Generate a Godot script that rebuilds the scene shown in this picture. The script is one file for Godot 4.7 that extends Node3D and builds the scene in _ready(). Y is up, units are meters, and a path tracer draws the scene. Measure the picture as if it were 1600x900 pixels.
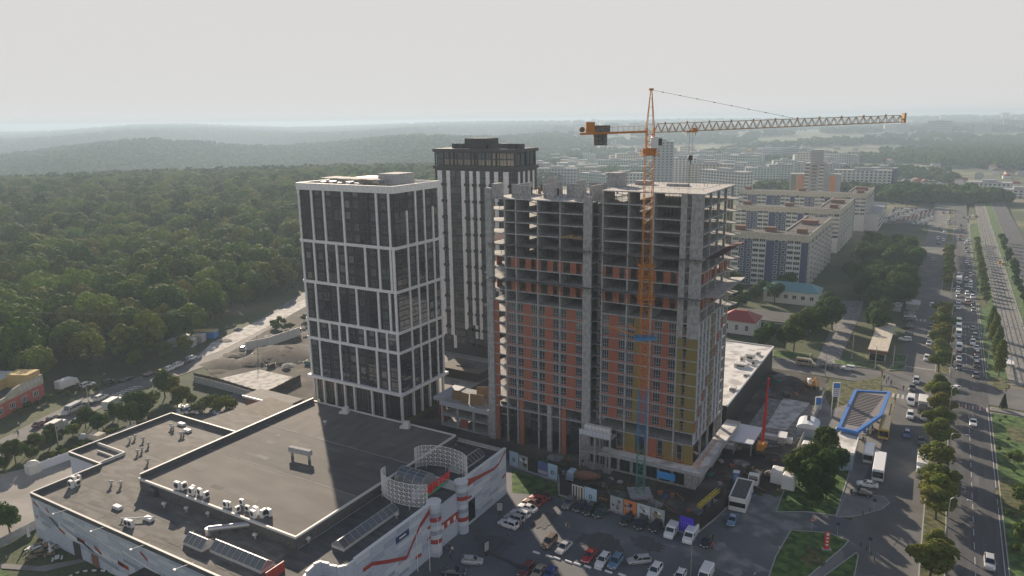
extends Node3D
# A drone view over a mall, two finished towers, a tower under construction with its crane, an avenue and a forest.
# World: +x is across the avenue, -z runs along it away from the camera, metres.

const CAM_H := 85.0
const FOCAL := 1150.0
var cam_r: Vector3
var cam_u: Vector3
var cam_f: Vector3
var names := {}
var M := {}
var rng := RandomNumberGenerator.new()
var cache := {}

func axes():
	var yaw := deg_to_rad(30.6068)
	var th := atan(260.0 / FOCAL)
	var roll := deg_to_rad(0.75)
	var f := Vector3(-sin(yaw) * cos(th), -sin(th), -cos(yaw) * cos(th))
	var r := Vector3(cos(yaw), 0, -sin(yaw))
	var u := r.cross(f)
	cam_f = f
	cam_r = r * cos(roll) - u * sin(roll)
	cam_u = u * cos(roll) + r * sin(roll)

# the point of the level plane y = h that the photograph shows at pixel (px, py)
func g(px: float, py: float, h := 0.0) -> Vector3:
	var d := cam_f + cam_r * ((px - 800.0) / FOCAL) - cam_u * ((py - 450.0) / FOCAL)
	return Vector3(0, CAM_H, 0) + d * ((h - CAM_H) / d.y)

class MB:
	var v := PackedVector3Array()
	var n := PackedVector3Array()
	var c := PackedColorArray()
	var col := Color(1, 1, 1)
	var tinted := false
	func tri(a: Vector3, b: Vector3, d: Vector3):
		var nn := (d - a).cross(b - a).normalized()
		v.append(a); v.append(b); v.append(d)
		n.append(nn); n.append(nn); n.append(nn)
		if tinted:
			c.append(col); c.append(col); c.append(col)
	func quad(a: Vector3, b: Vector3, d: Vector3, e: Vector3):
		tri(a, b, d); tri(a, d, e)
	func smooth_quad(a, b, d, e, na, nb, nd, ne):
		for k in [[a, na], [b, nb], [d, nd], [a, na], [d, nd], [e, ne]]:
			v.append(k[0]); n.append(k[1])
			if tinted:
				c.append(col)
	func hull8(p):  # eight corners: bottom ring 0..3, top ring 4..7, both running clockwise seen from above
		quad(p[4], p[5], p[6], p[7])
		quad(p[3], p[2], p[1], p[0])
		for i in 4:
			var j: int = (i + 1) % 4
			quad(p[j], p[i], p[i + 4], p[j + 4])
	func box(ct: Vector3, s: Vector3, b := Basis.IDENTITY):
		var h := s * 0.5
		var p := []
		for y in [-h.y, h.y]:
			for q in [Vector2(-1, -1), Vector2(1, -1), Vector2(1, 1), Vector2(-1, 1)]:
				p.append(ct + b * Vector3(q.x * h.x, y, q.y * h.z))
		hull8(p)
	func span(a: Vector3, b: Vector3):
		box((a + b) * 0.5, (b - a).abs())
	func bevel_box(ct: Vector3, s: Vector3, bv: float, b := Basis.IDENTITY):  # top edges chamfered
		var h := s * 0.5
		var r := []
		for lv in [[-h.y, 0.0], [h.y - bv, 0.0], [h.y, bv]]:
			for q in [Vector2(-1, -1), Vector2(1, -1), Vector2(1, 1), Vector2(-1, 1)]:
				r.append(ct + b * Vector3(q.x * (h.x - lv[1]), lv[0], q.y * (h.z - lv[1])))
		quad(r[8], r[9], r[10], r[11])
		quad(r[3], r[2], r[1], r[0])
		for k in [0, 4]:
			for i in 4:
				var j: int = (i + 1) % 4
				quad(r[k + j], r[k + i], r[k + i + 4], r[k + j + 4])
	func bar(a: Vector3, b: Vector3, w: float, h := -1.0):
		var d := b - a
		if d.length() < 0.0001:
			return
		var z := d.normalized()
		var x := (Vector3.UP if absf(z.y) < 0.95 else Vector3.RIGHT).cross(z).normalized()
		box((a + b) * 0.5, Vector3(w, w if h < 0 else h, d.length()), Basis(x, z.cross(x), z))
	func tube(a: Vector3, b: Vector3, r0: float, r1: float, seg := 8, caps := true):
		var z := (b - a).normalized()
		var x := (Vector3.UP if absf(z.y) < 0.95 else Vector3.RIGHT).cross(z).normalized()
		var y := z.cross(x)
		for i in seg:
			var t0 := TAU * i / seg
			var t1 := TAU * (i + 1) / seg
			var d0 := x * cos(t0) + y * sin(t0)
			var d1 := x * cos(t1) + y * sin(t1)
			smooth_quad(a + d0 * r0, b + d0 * r1, b + d1 * r1, a + d1 * r0, d0, d0, d1, d1)
			if caps:
				tri(b, b + d1 * r1, b + d0 * r1)
				tri(a, a + d0 * r0, a + d1 * r0)
	func prism(poly: PackedVector2Array, y0: float, y1: float, bottom := false):  # poly in x, z
		var ix := Geometry2D.triangulate_polygon(poly)
		var cw := Geometry2D.is_polygon_clockwise(poly)
		for k in range(0, ix.size(), 3):
			var a := poly[ix[k]]
			var b := poly[ix[k + 1]]
			var d := poly[ix[k + 2]]
			if (b - a).cross(d - a) < 0:
				var e := b
				b = d
				d = e
			tri(Vector3(a.x, y1, a.y), Vector3(b.x, y1, b.y), Vector3(d.x, y1, d.y))
			if bottom:
				tri(Vector3(a.x, y0, a.y), Vector3(d.x, y0, d.y), Vector3(b.x, y0, b.y))
		if y1 > y0:
			for i in poly.size():
				var a := poly[i]
				var b := poly[(i + 1) % poly.size()]
				if cw:
					var e := a
					a = b
					b = e
				quad(Vector3(a.x, y0, a.y), Vector3(a.x, y1, a.y), Vector3(b.x, y1, b.y), Vector3(b.x, y0, b.y))
	func profile(pts: Array, w: float, bv: float):  # side outline in (z, y), extruded across x with chamfered sides
		var poly := PackedVector2Array()
		var mid := Vector2.ZERO
		for p in pts:
			poly.append(p)
			mid += p
		mid /= pts.size()
		var inner := PackedVector2Array()
		for p in poly:
			var d := mid - p
			inner.append(p + Vector2(signf(d.x) * minf(bv, absf(d.x)), signf(d.y) * minf(bv, absf(d.y))))
		var rings := [[-w * 0.5, inner], [-w * 0.5 + bv, poly], [w * 0.5 - bv, poly], [w * 0.5, inner]]
		var ix := Geometry2D.triangulate_polygon(inner)
		for k in range(0, ix.size(), 3):
			for s in [-1.0, 1.0]:
				var q := [inner[ix[k]], inner[ix[k + 1]], inner[ix[k + 2]]]
				var t := []
				for e in q:
					t.append(Vector3(s * w * 0.5, e.y, e.x))
				if ((t[2] - t[0]).cross(t[1] - t[0])).x * s < 0:
					tri(t[0], t[2], t[1])
				else:
					tri(t[0], t[1], t[2])
		var m3 := Vector3(0, mid.y, mid.x)
		for k in 3:
			for i in poly.size():
				var j := (i + 1) % poly.size()
				var a := Vector3(rings[k][0], rings[k][1][i].y, rings[k][1][i].x)
				var b := Vector3(rings[k][0], rings[k][1][j].y, rings[k][1][j].x)
				var d := Vector3(rings[k + 1][0], rings[k + 1][1][j].y, rings[k + 1][1][j].x)
				var e := Vector3(rings[k + 1][0], rings[k + 1][1][i].y, rings[k + 1][1][i].x)
				if ((d - a).cross(b - a)).dot((a + b + d + e) * 0.25 - m3) < 0:
					quad(a, e, d, b)
				else:
					quad(a, b, d, e)
	func mesh() -> ArrayMesh:
		var m := ArrayMesh.new()
		if v.is_empty():
			return m
		var a := []
		a.resize(Mesh.ARRAY_MAX)
		a[Mesh.ARRAY_VERTEX] = v
		a[Mesh.ARRAY_NORMAL] = n
		if tinted:
			a[Mesh.ARRAY_COLOR] = c
		m.add_surface_from_arrays(Mesh.PRIMITIVE_TRIANGLES, a)
		return m

func numbered(called: String) -> String:
	var k: int = names.get(called, 0)
	names[called] = k + 1
	return called if k == 0 else "%s_%03d" % [called, k]

func thing(called: String, label: String, category: String, at := Vector3.ZERO, turn := 0.0, group := "") -> Node3D:
	var o := Node3D.new()
	o.name = numbered(called)
	add_child(o)
	o.position = at
	o.rotation.y = turn
	tag(o, label, category, group)
	return o

func tag(o: Node, label: String, category: String, group := "", kind := ""):
	o.set_meta("label", label)
	o.set_meta("category", category)
	if group:
		o.set_meta("group", group)
	if kind:
		o.set_meta("kind", kind)

func part(parent: Node, called: String, mesh: Mesh, m: Material, at := Vector3.ZERO, b := Basis.IDENTITY) -> MeshInstance3D:
	var o := MeshInstance3D.new()
	o.mesh = mesh
	o.material_override = m
	o.name = called
	if parent == self:
		o.name = numbered(called)
	parent.add_child(o, true)
	o.transform = Transform3D(b, at)
	return o

func unit() -> Mesh:
	if not cache.has("unit"):
		var b := MB.new()
		b.box(Vector3.ZERO, Vector3.ONE)
		cache.unit = b.mesh()
	return cache.unit

# a box-shaped part between two corners, given in the parent's axes
func bp(parent: Node, called: String, a: Vector3, b: Vector3, m: Material) -> MeshInstance3D:
	return part(parent, called, unit(), m, (a + b) * 0.5, Basis.from_scale((b - a).abs()))

func sheet(called: String, pts: Array, y: float, m: Material, label := "", category := "", skirt := 0.0) -> MeshInstance3D:
	var b := MB.new()
	var poly := PackedVector2Array()
	for p in pts:
		poly.append(p if p is Vector2 else Vector2(p.x, p.z))
	b.prism(poly, y - skirt, y)
	var o := part(self, called, b.mesh(), m)
	o.set_meta("kind", "structure")
	if label:
		o.set_meta("label", label)
		o.set_meta("category", category)
	return o

func rect(x0: float, x1: float, z0: float, z1: float) -> Array:
	return [Vector2(x0, z0), Vector2(x1, z0), Vector2(x1, z1), Vector2(x0, z1)]

func dup(root: Node3D, at: Vector3, turn: float, label := "", group := "") -> Node3D:
	var r: Node3D = root.duplicate()
	r.name = numbered(String(root.name).rstrip("0123456789").trim_suffix("_"))
	add_child(r)
	r.position = at
	r.rotation.y = turn
	if label:
		r.set_meta("label", label)
	if group:
		r.set_meta("group", group)
	return r

# ---------- materials ----------
func srgb(r: float, gg: float, b: float) -> Color:
	return Color(r, gg, b).linear_to_srgb()

func mat(r: float, gg: float, b: float, rough := 0.85, metal := 0.0) -> StandardMaterial3D:
	var m := StandardMaterial3D.new()
	m.albedo_color = srgb(r, gg, b)
	m.roughness = rough
	m.metallic = metal
	return m

func noise(sd: int, freq: float, cols: Array, size := 512, octaves := 5, kind := FastNoiseLite.TYPE_SIMPLEX_SMOOTH) -> NoiseTexture2D:
	var f := FastNoiseLite.new()
	f.seed = sd
	f.frequency = freq
	f.fractal_octaves = octaves
	f.noise_type = kind
	var t := NoiseTexture2D.new()
	t.width = size
	t.height = size
	t.seamless = true
	t.noise = f
	var ramp := Gradient.new()
	var offs := PackedFloat32Array()
	var cs := PackedColorArray()
	for k in cols.size():
		offs.append(cols[k][0])
		cs.append(srgb(cols[k][1], cols[k][2], cols[k][3]))
	ramp.offsets = offs
	ramp.colors = cs
	t.color_ramp = ramp
	return t

# a material of a world-mapped noise texture: cols are [offset, r, g, b] in linear values; span is the texture's size in metres
func tmat(sd: int, freq: float, cols: Array, span: Vector3, rough := 0.9, octaves := 5, detail = null, detail_span := 1.0) -> StandardMaterial3D:
	var m := StandardMaterial3D.new()
	m.albedo_texture = noise(sd, freq, cols, 512, octaves)
	m.roughness = rough
	m.uv1_triplanar = true
	m.uv1_world_triplanar = true
	m.uv1_scale = Vector3(1.0 / span.x, 1.0 / span.y, 1.0 / span.z)
	if detail != null:
		m.detail_enabled = true
		m.detail_albedo = detail
		m.detail_blend_mode = BaseMaterial3D.BLEND_MODE_MUL
		m.detail_uv_layer = BaseMaterial3D.DETAIL_UV_2
		m.uv2_triplanar = true
		m.uv2_world_triplanar = true
		m.uv2_scale = Vector3.ONE / detail_span
	return m

func grey(a: float, b: float, c: float) -> Array:
	return [[0.25, a, a, a], [0.5, b, b, b], [0.75, c, c, c]]

func paint(r: float, gg: float, b: float) -> StandardMaterial3D:
	var m := mat(r, gg, b, 0.35, 0.0)
	m.clearcoat_enabled = true
	m.clearcoat = 0.8
	m.clearcoat_roughness = 0.08
	return m

func glass(r: float, gg: float, b: float, rough := 0.08) -> StandardMaterial3D:
	var m := mat(r, gg, b, rough, 0.0)
	m.metallic_specular = 0.9
	return m

func make_materials():
	var speck := noise(91, 0.09, [[0.3, 0.72, 0.72, 0.72], [0.5, 1, 1, 1], [0.7, 1, 1, 1]], 512, 4)
	var fine := noise(92, 0.2, [[0.3, 0.7, 0.7, 0.7], [0.55, 1, 1, 1]], 512, 3)
	M.speck = speck
	M.asphalt = tmat(1, 0.01, [[0.2, 0.07, 0.072, 0.077], [0.5, 0.085, 0.087, 0.092], [0.8, 0.105, 0.107, 0.112]], Vector3(9, 9, 120), 0.8, 6, fine, 5.0)
	M.lot = tmat(2, 0.01, [[0.2, 0.105, 0.113, 0.128], [0.5, 0.128, 0.137, 0.153], [0.68, 0.145, 0.154, 0.17], [0.85, 0.2, 0.206, 0.217]], Vector3(95, 95, 95), 0.75, 6, fine, 6.0)
	M.old_asphalt = tmat(3, 0.01, [[0.2, 0.115, 0.115, 0.114], [0.5, 0.14, 0.14, 0.138], [0.8, 0.18, 0.178, 0.172]], Vector3(70, 70, 70), 0.85, 6, fine, 6.0)
	M.paving = tmat(4, 0.01, [[0.2, 0.19, 0.185, 0.178], [0.5, 0.23, 0.225, 0.215], [0.8, 0.28, 0.272, 0.26]], Vector3(60, 60, 60), 0.9, 5, speck, 3.0)
	M.yard = tmat(5, 0.01, [[0.2, 0.25, 0.235, 0.21], [0.5, 0.3, 0.28, 0.255], [0.8, 0.37, 0.35, 0.32]], Vector3(90, 90, 90), 0.9, 6, speck, 8.0)
	M.pale_concrete = tmat(6, 0.014, [[0.2, 0.32, 0.31, 0.29], [0.5, 0.5, 0.485, 0.46], [0.7, 0.6, 0.585, 0.56]], Vector3(26, 26, 26), 0.9, 6, speck, 5.0)
	M.grass = tmat(7, 0.03, [[0.28, 0.035, 0.075, 0.014], [0.45, 0.058, 0.125, 0.022], [0.6, 0.08, 0.165, 0.03], [0.75, 0.13, 0.18, 0.045]], Vector3(40, 40, 40), 0.95, 6, fine, 4.0)
	M.dry_grass = tmat(8, 0.03, [[0.28, 0.05, 0.06, 0.02], [0.5, 0.1, 0.11, 0.035], [0.72, 0.17, 0.15, 0.06]], Vector3(34, 34, 34), 0.95, 6, fine, 4.0)
	M.soil = tmat(9, 0.012, [[0.2, 0.04, 0.034, 0.029], [0.45, 0.062, 0.053, 0.045], [0.62, 0.085, 0.074, 0.063], [0.85, 0.15, 0.137, 0.12]], Vector3(80, 80, 80), 0.95, 6, speck, 5.0)
	M.gravel = tmat(10, 0.03, [[0.28, 0.16, 0.155, 0.15], [0.5, 0.22, 0.215, 0.205], [0.72, 0.3, 0.295, 0.28]], Vector3(30, 30, 30), 0.95, 6, fine, 4.0)
	M.land = tmat(11, 0.012, [[0.25, 0.035, 0.055, 0.02], [0.45, 0.06, 0.085, 0.03], [0.6, 0.1, 0.115, 0.05], [0.78, 0.2, 0.18, 0.11]], Vector3(700, 700, 700), 0.95, 6, speck, 60.0)
	# felt roofs: streaks along the sheets
	M.roof_felt = tmat(12, 0.014, [[0.2, 0.1, 0.094, 0.086], [0.5, 0.12, 0.113, 0.103], [0.8, 0.145, 0.136, 0.125]], Vector3(30, 30, 90), 0.85, 6, fine, 9.0)
	M.dark_felt = tmat(13, 0.014, [[0.25, 0.055, 0.055, 0.056], [0.5, 0.08, 0.08, 0.08], [0.75, 0.11, 0.108, 0.106]], Vector3(60, 60, 16), 0.8, 6, fine, 9.0)
	M.old_felt = tmat(14, 0.014, [[0.25, 0.105, 0.098, 0.088], [0.5, 0.14, 0.13, 0.117], [0.75, 0.185, 0.173, 0.157]], Vector3(50, 50, 14), 0.85, 6, fine, 9.0)
	M.white_roof = tmat(15, 0.016, [[0.25, 0.42, 0.41, 0.4], [0.42, 0.6, 0.59, 0.57], [0.6, 0.72, 0.71, 0.69]], Vector3(50, 50, 50), 0.8, 6)
	M.concrete = tmat(16, 0.02, [[0.25, 0.29, 0.295, 0.305], [0.5, 0.37, 0.375, 0.385], [0.75, 0.44, 0.443, 0.45]], Vector3(9, 14, 9), 0.9, 6, speck, 3.0)
	M.slab_top = tmat(17, 0.02, [[0.25, 0.36, 0.355, 0.34], [0.5, 0.5, 0.49, 0.475], [0.75, 0.58, 0.57, 0.55]], Vector3(14, 14, 14), 0.9, 6, speck, 4.0)
	M.dark_concrete = tmat(18, 0.02, [[0.25, 0.1, 0.1, 0.102], [0.5, 0.15, 0.15, 0.152], [0.75, 0.2, 0.2, 0.2]], Vector3(9, 9, 9), 0.92, 6)
	M.brick = tmat(19, 0.05, [[0.25, 0.31, 0.095, 0.058], [0.5, 0.38, 0.125, 0.078], [0.75, 0.44, 0.16, 0.1]], Vector3(5, 3, 5), 0.92, 6, fine, 1.2)
	M.wool = tmat(20, 0.04, [[0.25, 0.2, 0.155, 0.05], [0.5, 0.26, 0.2, 0.07], [0.75, 0.32, 0.25, 0.095]], Vector3(6, 3, 6), 0.95, 5, fine, 1.5)
	M.clad_dark = tmat(21, 0.03, [[0.25, 0.022, 0.022, 0.027], [0.5, 0.03, 0.03, 0.036], [0.75, 0.04, 0.04, 0.047]], Vector3(8, 8, 8), 0.6, 5)
	M.clad_dark2 = tmat(22, 0.03, [[0.25, 0.034, 0.032, 0.036], [0.5, 0.045, 0.043, 0.048], [0.75, 0.058, 0.055, 0.06]], Vector3(8, 8, 8), 0.6, 5)
	M.clad_white = tmat(23, 0.02, [[0.25, 0.68, 0.68, 0.69], [0.5, 0.75, 0.75, 0.76], [0.75, 0.8, 0.8, 0.81]], Vector3(9, 20, 9), 0.6, 5)
	M.panel_blue = tmat(24, 0.03, [[0.25, 0.4, 0.45, 0.54], [0.5, 0.47, 0.52, 0.61], [0.75, 0.53, 0.58, 0.66]], Vector3(12, 6, 12), 0.5, 5)
	M.panel_pale = mat(0.58, 0.62, 0.68, 0.45)
	M.panel_grey = mat(0.3, 0.34, 0.42, 0.5)
	M.red = mat(0.36, 0.04, 0.035, 0.5)
	M.white = mat(0.72, 0.72, 0.72, 0.5)
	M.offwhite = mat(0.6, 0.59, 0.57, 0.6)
	M.steel = mat(0.45, 0.46, 0.48, 0.45, 0.6)
	M.dark_steel = mat(0.07, 0.07, 0.075, 0.5, 0.5)
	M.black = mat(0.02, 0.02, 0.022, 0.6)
	M.rubber = mat(0.018, 0.018, 0.018, 0.9)
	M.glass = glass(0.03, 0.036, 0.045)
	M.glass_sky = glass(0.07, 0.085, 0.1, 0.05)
	M.glass_lit_tint = glass(0.2, 0.17, 0.13, 0.15)  # warm colour stands for light on or through a pane
	M.car_glass = glass(0.012, 0.014, 0.017, 0.06)
	M.lamp = glass(0.7, 0.7, 0.68, 0.15)
	M.tail = mat(0.35, 0.02, 0.02, 0.3)
	M.orange = mat(0.6, 0.2, 0.025, 0.5)
	M.crane_orange = tmat(26, 0.05, [[0.3, 0.42, 0.15, 0.02], [0.6, 0.55, 0.21, 0.03]], Vector3(5, 5, 5), 0.55, 4)
	M.crane_blue = mat(0.04, 0.2, 0.42, 0.5)
	M.crane_green = mat(0.05, 0.24, 0.22, 0.5)
	M.cream = tmat(27, 0.02, [[0.25, 0.44, 0.4, 0.32], [0.5, 0.52, 0.475, 0.385], [0.75, 0.58, 0.535, 0.44]], Vector3(16, 16, 16), 0.9, 5)
	M.blk_white = tmat(28, 0.03, [[0.25, 0.5, 0.5, 0.49], [0.5, 0.6, 0.6, 0.585], [0.75, 0.66, 0.66, 0.64]], Vector3(10, 10, 10), 0.85, 5)
	M.blk_blue = tmat(29, 0.03, [[0.25, 0.035, 0.05, 0.12], [0.5, 0.05, 0.07, 0.16], [0.75, 0.065, 0.09, 0.19]], Vector3(10, 10, 10), 0.85, 5)
	M.blk_grey = tmat(30, 0.03, [[0.25, 0.28, 0.29, 0.3], [0.5, 0.36, 0.37, 0.38], [0.75, 0.42, 0.43, 0.44]], Vector3(12, 12, 12), 0.9, 5)
	M.blk_orange = mat(0.55, 0.24, 0.12, 0.85)
	M.rust = tmat(31, 0.04, [[0.25, 0.12, 0.06, 0.04], [0.5, 0.2, 0.09, 0.06], [0.75, 0.27, 0.13, 0.09]], Vector3(8, 8, 8), 0.9, 5)
	M.red_roof = mat(0.3, 0.045, 0.035, 0.7)
	M.pink = tmat(32, 0.03, [[0.25, 0.4, 0.1, 0.085], [0.5, 0.5, 0.14, 0.115], [0.75, 0.56, 0.17, 0.14]], Vector3(9, 9, 9), 0.85, 5)
	M.yellow_wall = tmat(33, 0.03, [[0.25, 0.5, 0.36, 0.14], [0.5, 0.6, 0.44, 0.19], [0.75, 0.65, 0.5, 0.24]], Vector3(9, 9, 9), 0.85, 5)
	M.bark = tmat(34, 0.08, [[0.3, 0.05, 0.038, 0.028], [0.7, 0.12, 0.095, 0.07]], Vector3(2, 4, 2), 0.95, 4)
	M.wood = tmat(35, 0.05, [[0.3, 0.2, 0.13, 0.07], [0.7, 0.33, 0.23, 0.13]], Vector3(2, 2, 2), 0.85, 4)
	M.leaf = StandardMaterial3D.new()
	M.leaf.vertex_color_use_as_albedo = true
	M.leaf.roughness = 0.75
	M.leaf.metallic_specular = 0.2
	M.leaf.backlight_enabled = true
	M.leaf.backlight = srgb(0.6, 0.7, 0.2)
	M.leaves = []
	for c in [[1.0, 1.0, 1.0], [0.78, 0.84, 0.8], [1.0, 0.86, 0.62], [0.62, 0.74, 0.72], [0.9, 1.0, 0.72]]:
		var lm: StandardMaterial3D = M.leaf.duplicate()
		lm.albedo_color = srgb(c[0], c[1], c[2])
		M.leaves.append(lm)
	M.tint = StandardMaterial3D.new()
	M.tint.vertex_color_use_as_albedo = true
	M.tint.roughness = 0.85
	M.frame_grey = mat(0.2, 0.2, 0.215, 0.5)
	M.white_frame = mat(0.42, 0.43, 0.46, 0.5)
	M.glass_front = glass(0.055, 0.06, 0.062, 0.03)
	M.panel_grey_light = tmat(38, 0.03, [[0.25, 0.36, 0.38, 0.42], [0.75, 0.46, 0.48, 0.52]], Vector3(7, 7, 7), 0.7, 5)
	M.jib_grey = mat(0.42, 0.26, 0.12, 0.55)
	M.panel_mid = mat(0.36, 0.41, 0.52, 0.5)
	M.hall_grey = tmat(39, 0.02, [[0.25, 0.3, 0.3, 0.31], [0.75, 0.4, 0.4, 0.41]], Vector3(9, 9, 9), 0.7, 5)
	M.dark_brown_felt = tmat(40, 0.014, [[0.25, 0.09, 0.075, 0.062], [0.5, 0.115, 0.097, 0.08], [0.75, 0.14, 0.12, 0.1]], Vector3(30, 30, 12), 0.85, 6)
	M.bright_red = mat(0.6, 0.03, 0.025, 0.4)
	M.orange_yellow = mat(0.55, 0.24, 0.03, 0.5)
	M.black_clad = tmat(41, 0.03, [[0.25, 0.02, 0.022, 0.026], [0.75, 0.034, 0.036, 0.041]], Vector3(6, 6, 6), 0.5, 4)
	M.canopy_top = tmat(42, 0.03, [[0.25, 0.19, 0.17, 0.17], [0.75, 0.28, 0.25, 0.245]], Vector3(9, 9, 3), 0.7, 5)
	M.station_blue = mat(0.05, 0.19, 0.55, 0.4)
	M.panel_glassy = glass(0.3, 0.38, 0.46, 0.2)
	M.pale_green = mat(0.4, 0.48, 0.42, 0.85)
	M.rust_dark = mat(0.045, 0.035, 0.03, 0.85)
	M.hall_dark = tmat(43, 0.02, [[0.25, 0.06, 0.061, 0.064], [0.75, 0.095, 0.096, 0.1]], Vector3(9, 9, 9), 0.8, 5)
	M.felt_light = tmat(44, 0.012, [[0.2, 0.118, 0.109, 0.099], [0.5, 0.14, 0.13, 0.118], [0.8, 0.165, 0.154, 0.141]], Vector3(90, 90, 30), 0.85, 6, fine, 7.0)
	M.felt_dark = tmat(45, 0.012, [[0.2, 0.08, 0.077, 0.073], [0.5, 0.097, 0.093, 0.088], [0.8, 0.115, 0.11, 0.104]], Vector3(90, 90, 24), 0.85, 6, fine, 7.0)
	M.seam = tmat(46, 0.05, [[0.35, 0.14, 0.13, 0.12], [0.55, 0.32, 0.31, 0.29]], Vector3(7, 7, 7), 0.85, 4)
	M.yellow_bright = mat(0.55, 0.45, 0.04, 0.5)
	M.dust = tmat(47, 0.012, [[0.2, 0.12, 0.125, 0.135], [0.45, 0.16, 0.163, 0.17], [0.6, 0.2, 0.203, 0.208], [0.8, 0.27, 0.27, 0.268]], Vector3(34, 34, 34), 0.9, 6, fine, 4.0)
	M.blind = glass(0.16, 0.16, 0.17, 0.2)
	M.line = tmat(36, 0.08, [[0.35, 0.3, 0.3, 0.3], [0.5, 0.55, 0.55, 0.54], [0.7, 0.65, 0.65, 0.64]], Vector3(6, 6, 6), 0.8, 5)
	M.kerb = tmat(37, 0.06, [[0.3, 0.3, 0.295, 0.285], [0.7, 0.45, 0.44, 0.425]], Vector3(5, 5, 5), 0.9, 5)

func light_and_camera():
	axes()
	var cam := Camera3D.new()
	cam.name = "camera"
	add_child(cam)
	cam.fov = rad_to_deg(2.0 * atan(450.0 / FOCAL))
	cam.near = 0.5
	cam.far = 40000.0
	cam.transform = Transform3D(Basis(cam_r, cam_u, -cam_f), Vector3(0, CAM_H, 0))
	cam.current = true
	var env := Environment.new()
	env.background_mode = Environment.BG_SKY
	# even bright haze low down all round, turning to a dim blue overhead
	var im := Image.create(512, 256, false, Image.FORMAT_RGBF)
	var low := Color(0.445, 0.436, 0.427)
	var high := Color(0.014, 0.045, 0.12)
	for r in 256:
		var e := 90.0 - (r + 0.5) / 256.0 * 180.0
		im.fill_rect(Rect2i(0, r, 512, 1), low.lerp(high, smoothstep(11.0, 62.0, e)) if e > 0 else Color(0.1, 0.1, 0.095))
	var sm := PanoramaSkyMaterial.new()
	sm.panorama = ImageTexture.create_from_image(im)
	var sky := Sky.new()
	sky.sky_material = sm
	env.sky = sky
	env.tonemap_mode = Environment.TONE_MAPPER_LINEAR
	env.tonemap_exposure = 1.58
	# hazy air, scattering a little more towards the eye from the low sun's side
	env.volumetric_fog_enabled = true
	env.volumetric_fog_density = 0.00023
	env.volumetric_fog_albedo = srgb(0.64, 0.82, 1.0)
	env.volumetric_fog_anisotropy = 0.16
	env.sdfgi_enabled = true
	env.ssao_enabled = true
	env.ssil_enabled = true
	var we := WorldEnvironment.new()
	we.name = "world_environment"
	we.environment = env
	add_child(we)
	var sun := DirectionalLight3D.new()
	sun.name = "sun"
	add_child(sun)
	# shadows run towards (+1.13, +1) on the ground; the sun stands 19.5 degrees high behind the towers
	var flat := Vector3(1.13, 0, 1).normalized()
	var el := deg_to_rad(19.5)
	var d := flat * cos(el) + Vector3.DOWN * sin(el)
	sun.look_at_from_position(Vector3.ZERO, d, Vector3.UP)
	sun.light_color = srgb(1.0, 0.83, 0.64)
	sun.light_energy = 1.6
	sun.light_angular_distance = 0.6
	sun.shadow_enabled = true

# ---------- land, roads, lots ----------
func land_height(x: float, z: float) -> float:
	var d := Vector2(x, z).length()
	if d < 420.0 or z > -60.0:
		return -0.12
	var a := rad_to_deg(atan2(-x, -z))  # degrees left of the avenue
	var left := smoothstep(22.0, 40.0, a)
	var h := 0.0
	# the wood: climbs to a crest near 950 m, falls into a valley, then two farther ridges
	var wood := 9.0 * smoothstep(420.0, 900.0, d) - 62.0 * smoothstep(1000.0, 1700.0, d)
	wood += (52.0 + 16.0 * sin(a * 0.33 + 2.0)) * smoothstep(1700.0, 2700.0, d + 260.0 * sin(a * 0.22)) - 44.0 * smoothstep(2800.0, 3300.0, d + 160.0 * sin(a * 0.4)) + (62.0 + 10.0 * sin(a * 0.27)) * smoothstep(3300.0, 4600.0, d + 420.0 * sin(a * 0.31 + 1.0)) + 24.0 * smoothstep(5200.0, 7400.0, d)
	var town := -8.0 * smoothstep(700.0, 1300.0, d) + 34.0 * smoothstep(1900.0, 3600.0, d + 260.0 * sin(a * 0.25)) + 34.0 * smoothstep(4200.0, 6500.0, d)
	h = lerpf(town, wood, left)
	h += 6.0 * sin(x * 0.0031 + 1.3) * sin(z * 0.0027) * smoothstep(900.0, 2200.0, d)
	return h - 0.12

func ring_land():
	var b := MB.new()
	var rad := [0.0, 60.0, 200.0, 420.0, 520.0, 640.0, 780.0, 900.0, 1000.0, 1120.0, 1280.0, 1450.0, 1650.0, 1850.0, 2100.0, 2400.0, 2700.0, 3000.0, 3350.0, 3700.0, 4200.0, 4800.0, 5600.0, 6600.0, 8600.0]
	var cols := 120
	for i in rad.size() - 1:
		for j in cols:
			var q := []
			for e in [[i, j], [i + 1, j], [i + 1, j + 1], [i, j + 1]]:
				var t: float = TAU * e[1] / cols
				var x: float = rad[e[0]] * sin(t)
				var z: float = -rad[e[0]] * cos(t)
				q.append(Vector3(x, land_height(x, z), z))
			var ns := []
			for p in q:
				var e2 := 20.0
				ns.append(Vector3(land_height(p.x - e2, p.z) - land_height(p.x + e2, p.z), 2 * e2, land_height(p.x, p.z - e2) - land_height(p.x, p.z + e2)).normalized())
			b.smooth_quad(q[0], q[1], q[2], q[3], ns[0], ns[1], ns[2], ns[3])
	var o := part(self, "ground", b.mesh(), M.land)
	tag(o, "wide open land running to the hazy hills", "ground", "", "structure")

func ribbon(pts: Array, w: float) -> Array:
	var l := []
	var r := []
	for i in pts.size():
		var a: Vector2 = pts[maxi(i - 1, 0)]
		var b: Vector2 = pts[mini(i + 1, pts.size() - 1)]
		var d := (b - a).normalized()
		var nrm := Vector2(-d.y, d.x) * w * 0.5
		l.append(pts[i] + nrm)
		r.push_front(pts[i] - nrm)
	return l + r

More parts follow.
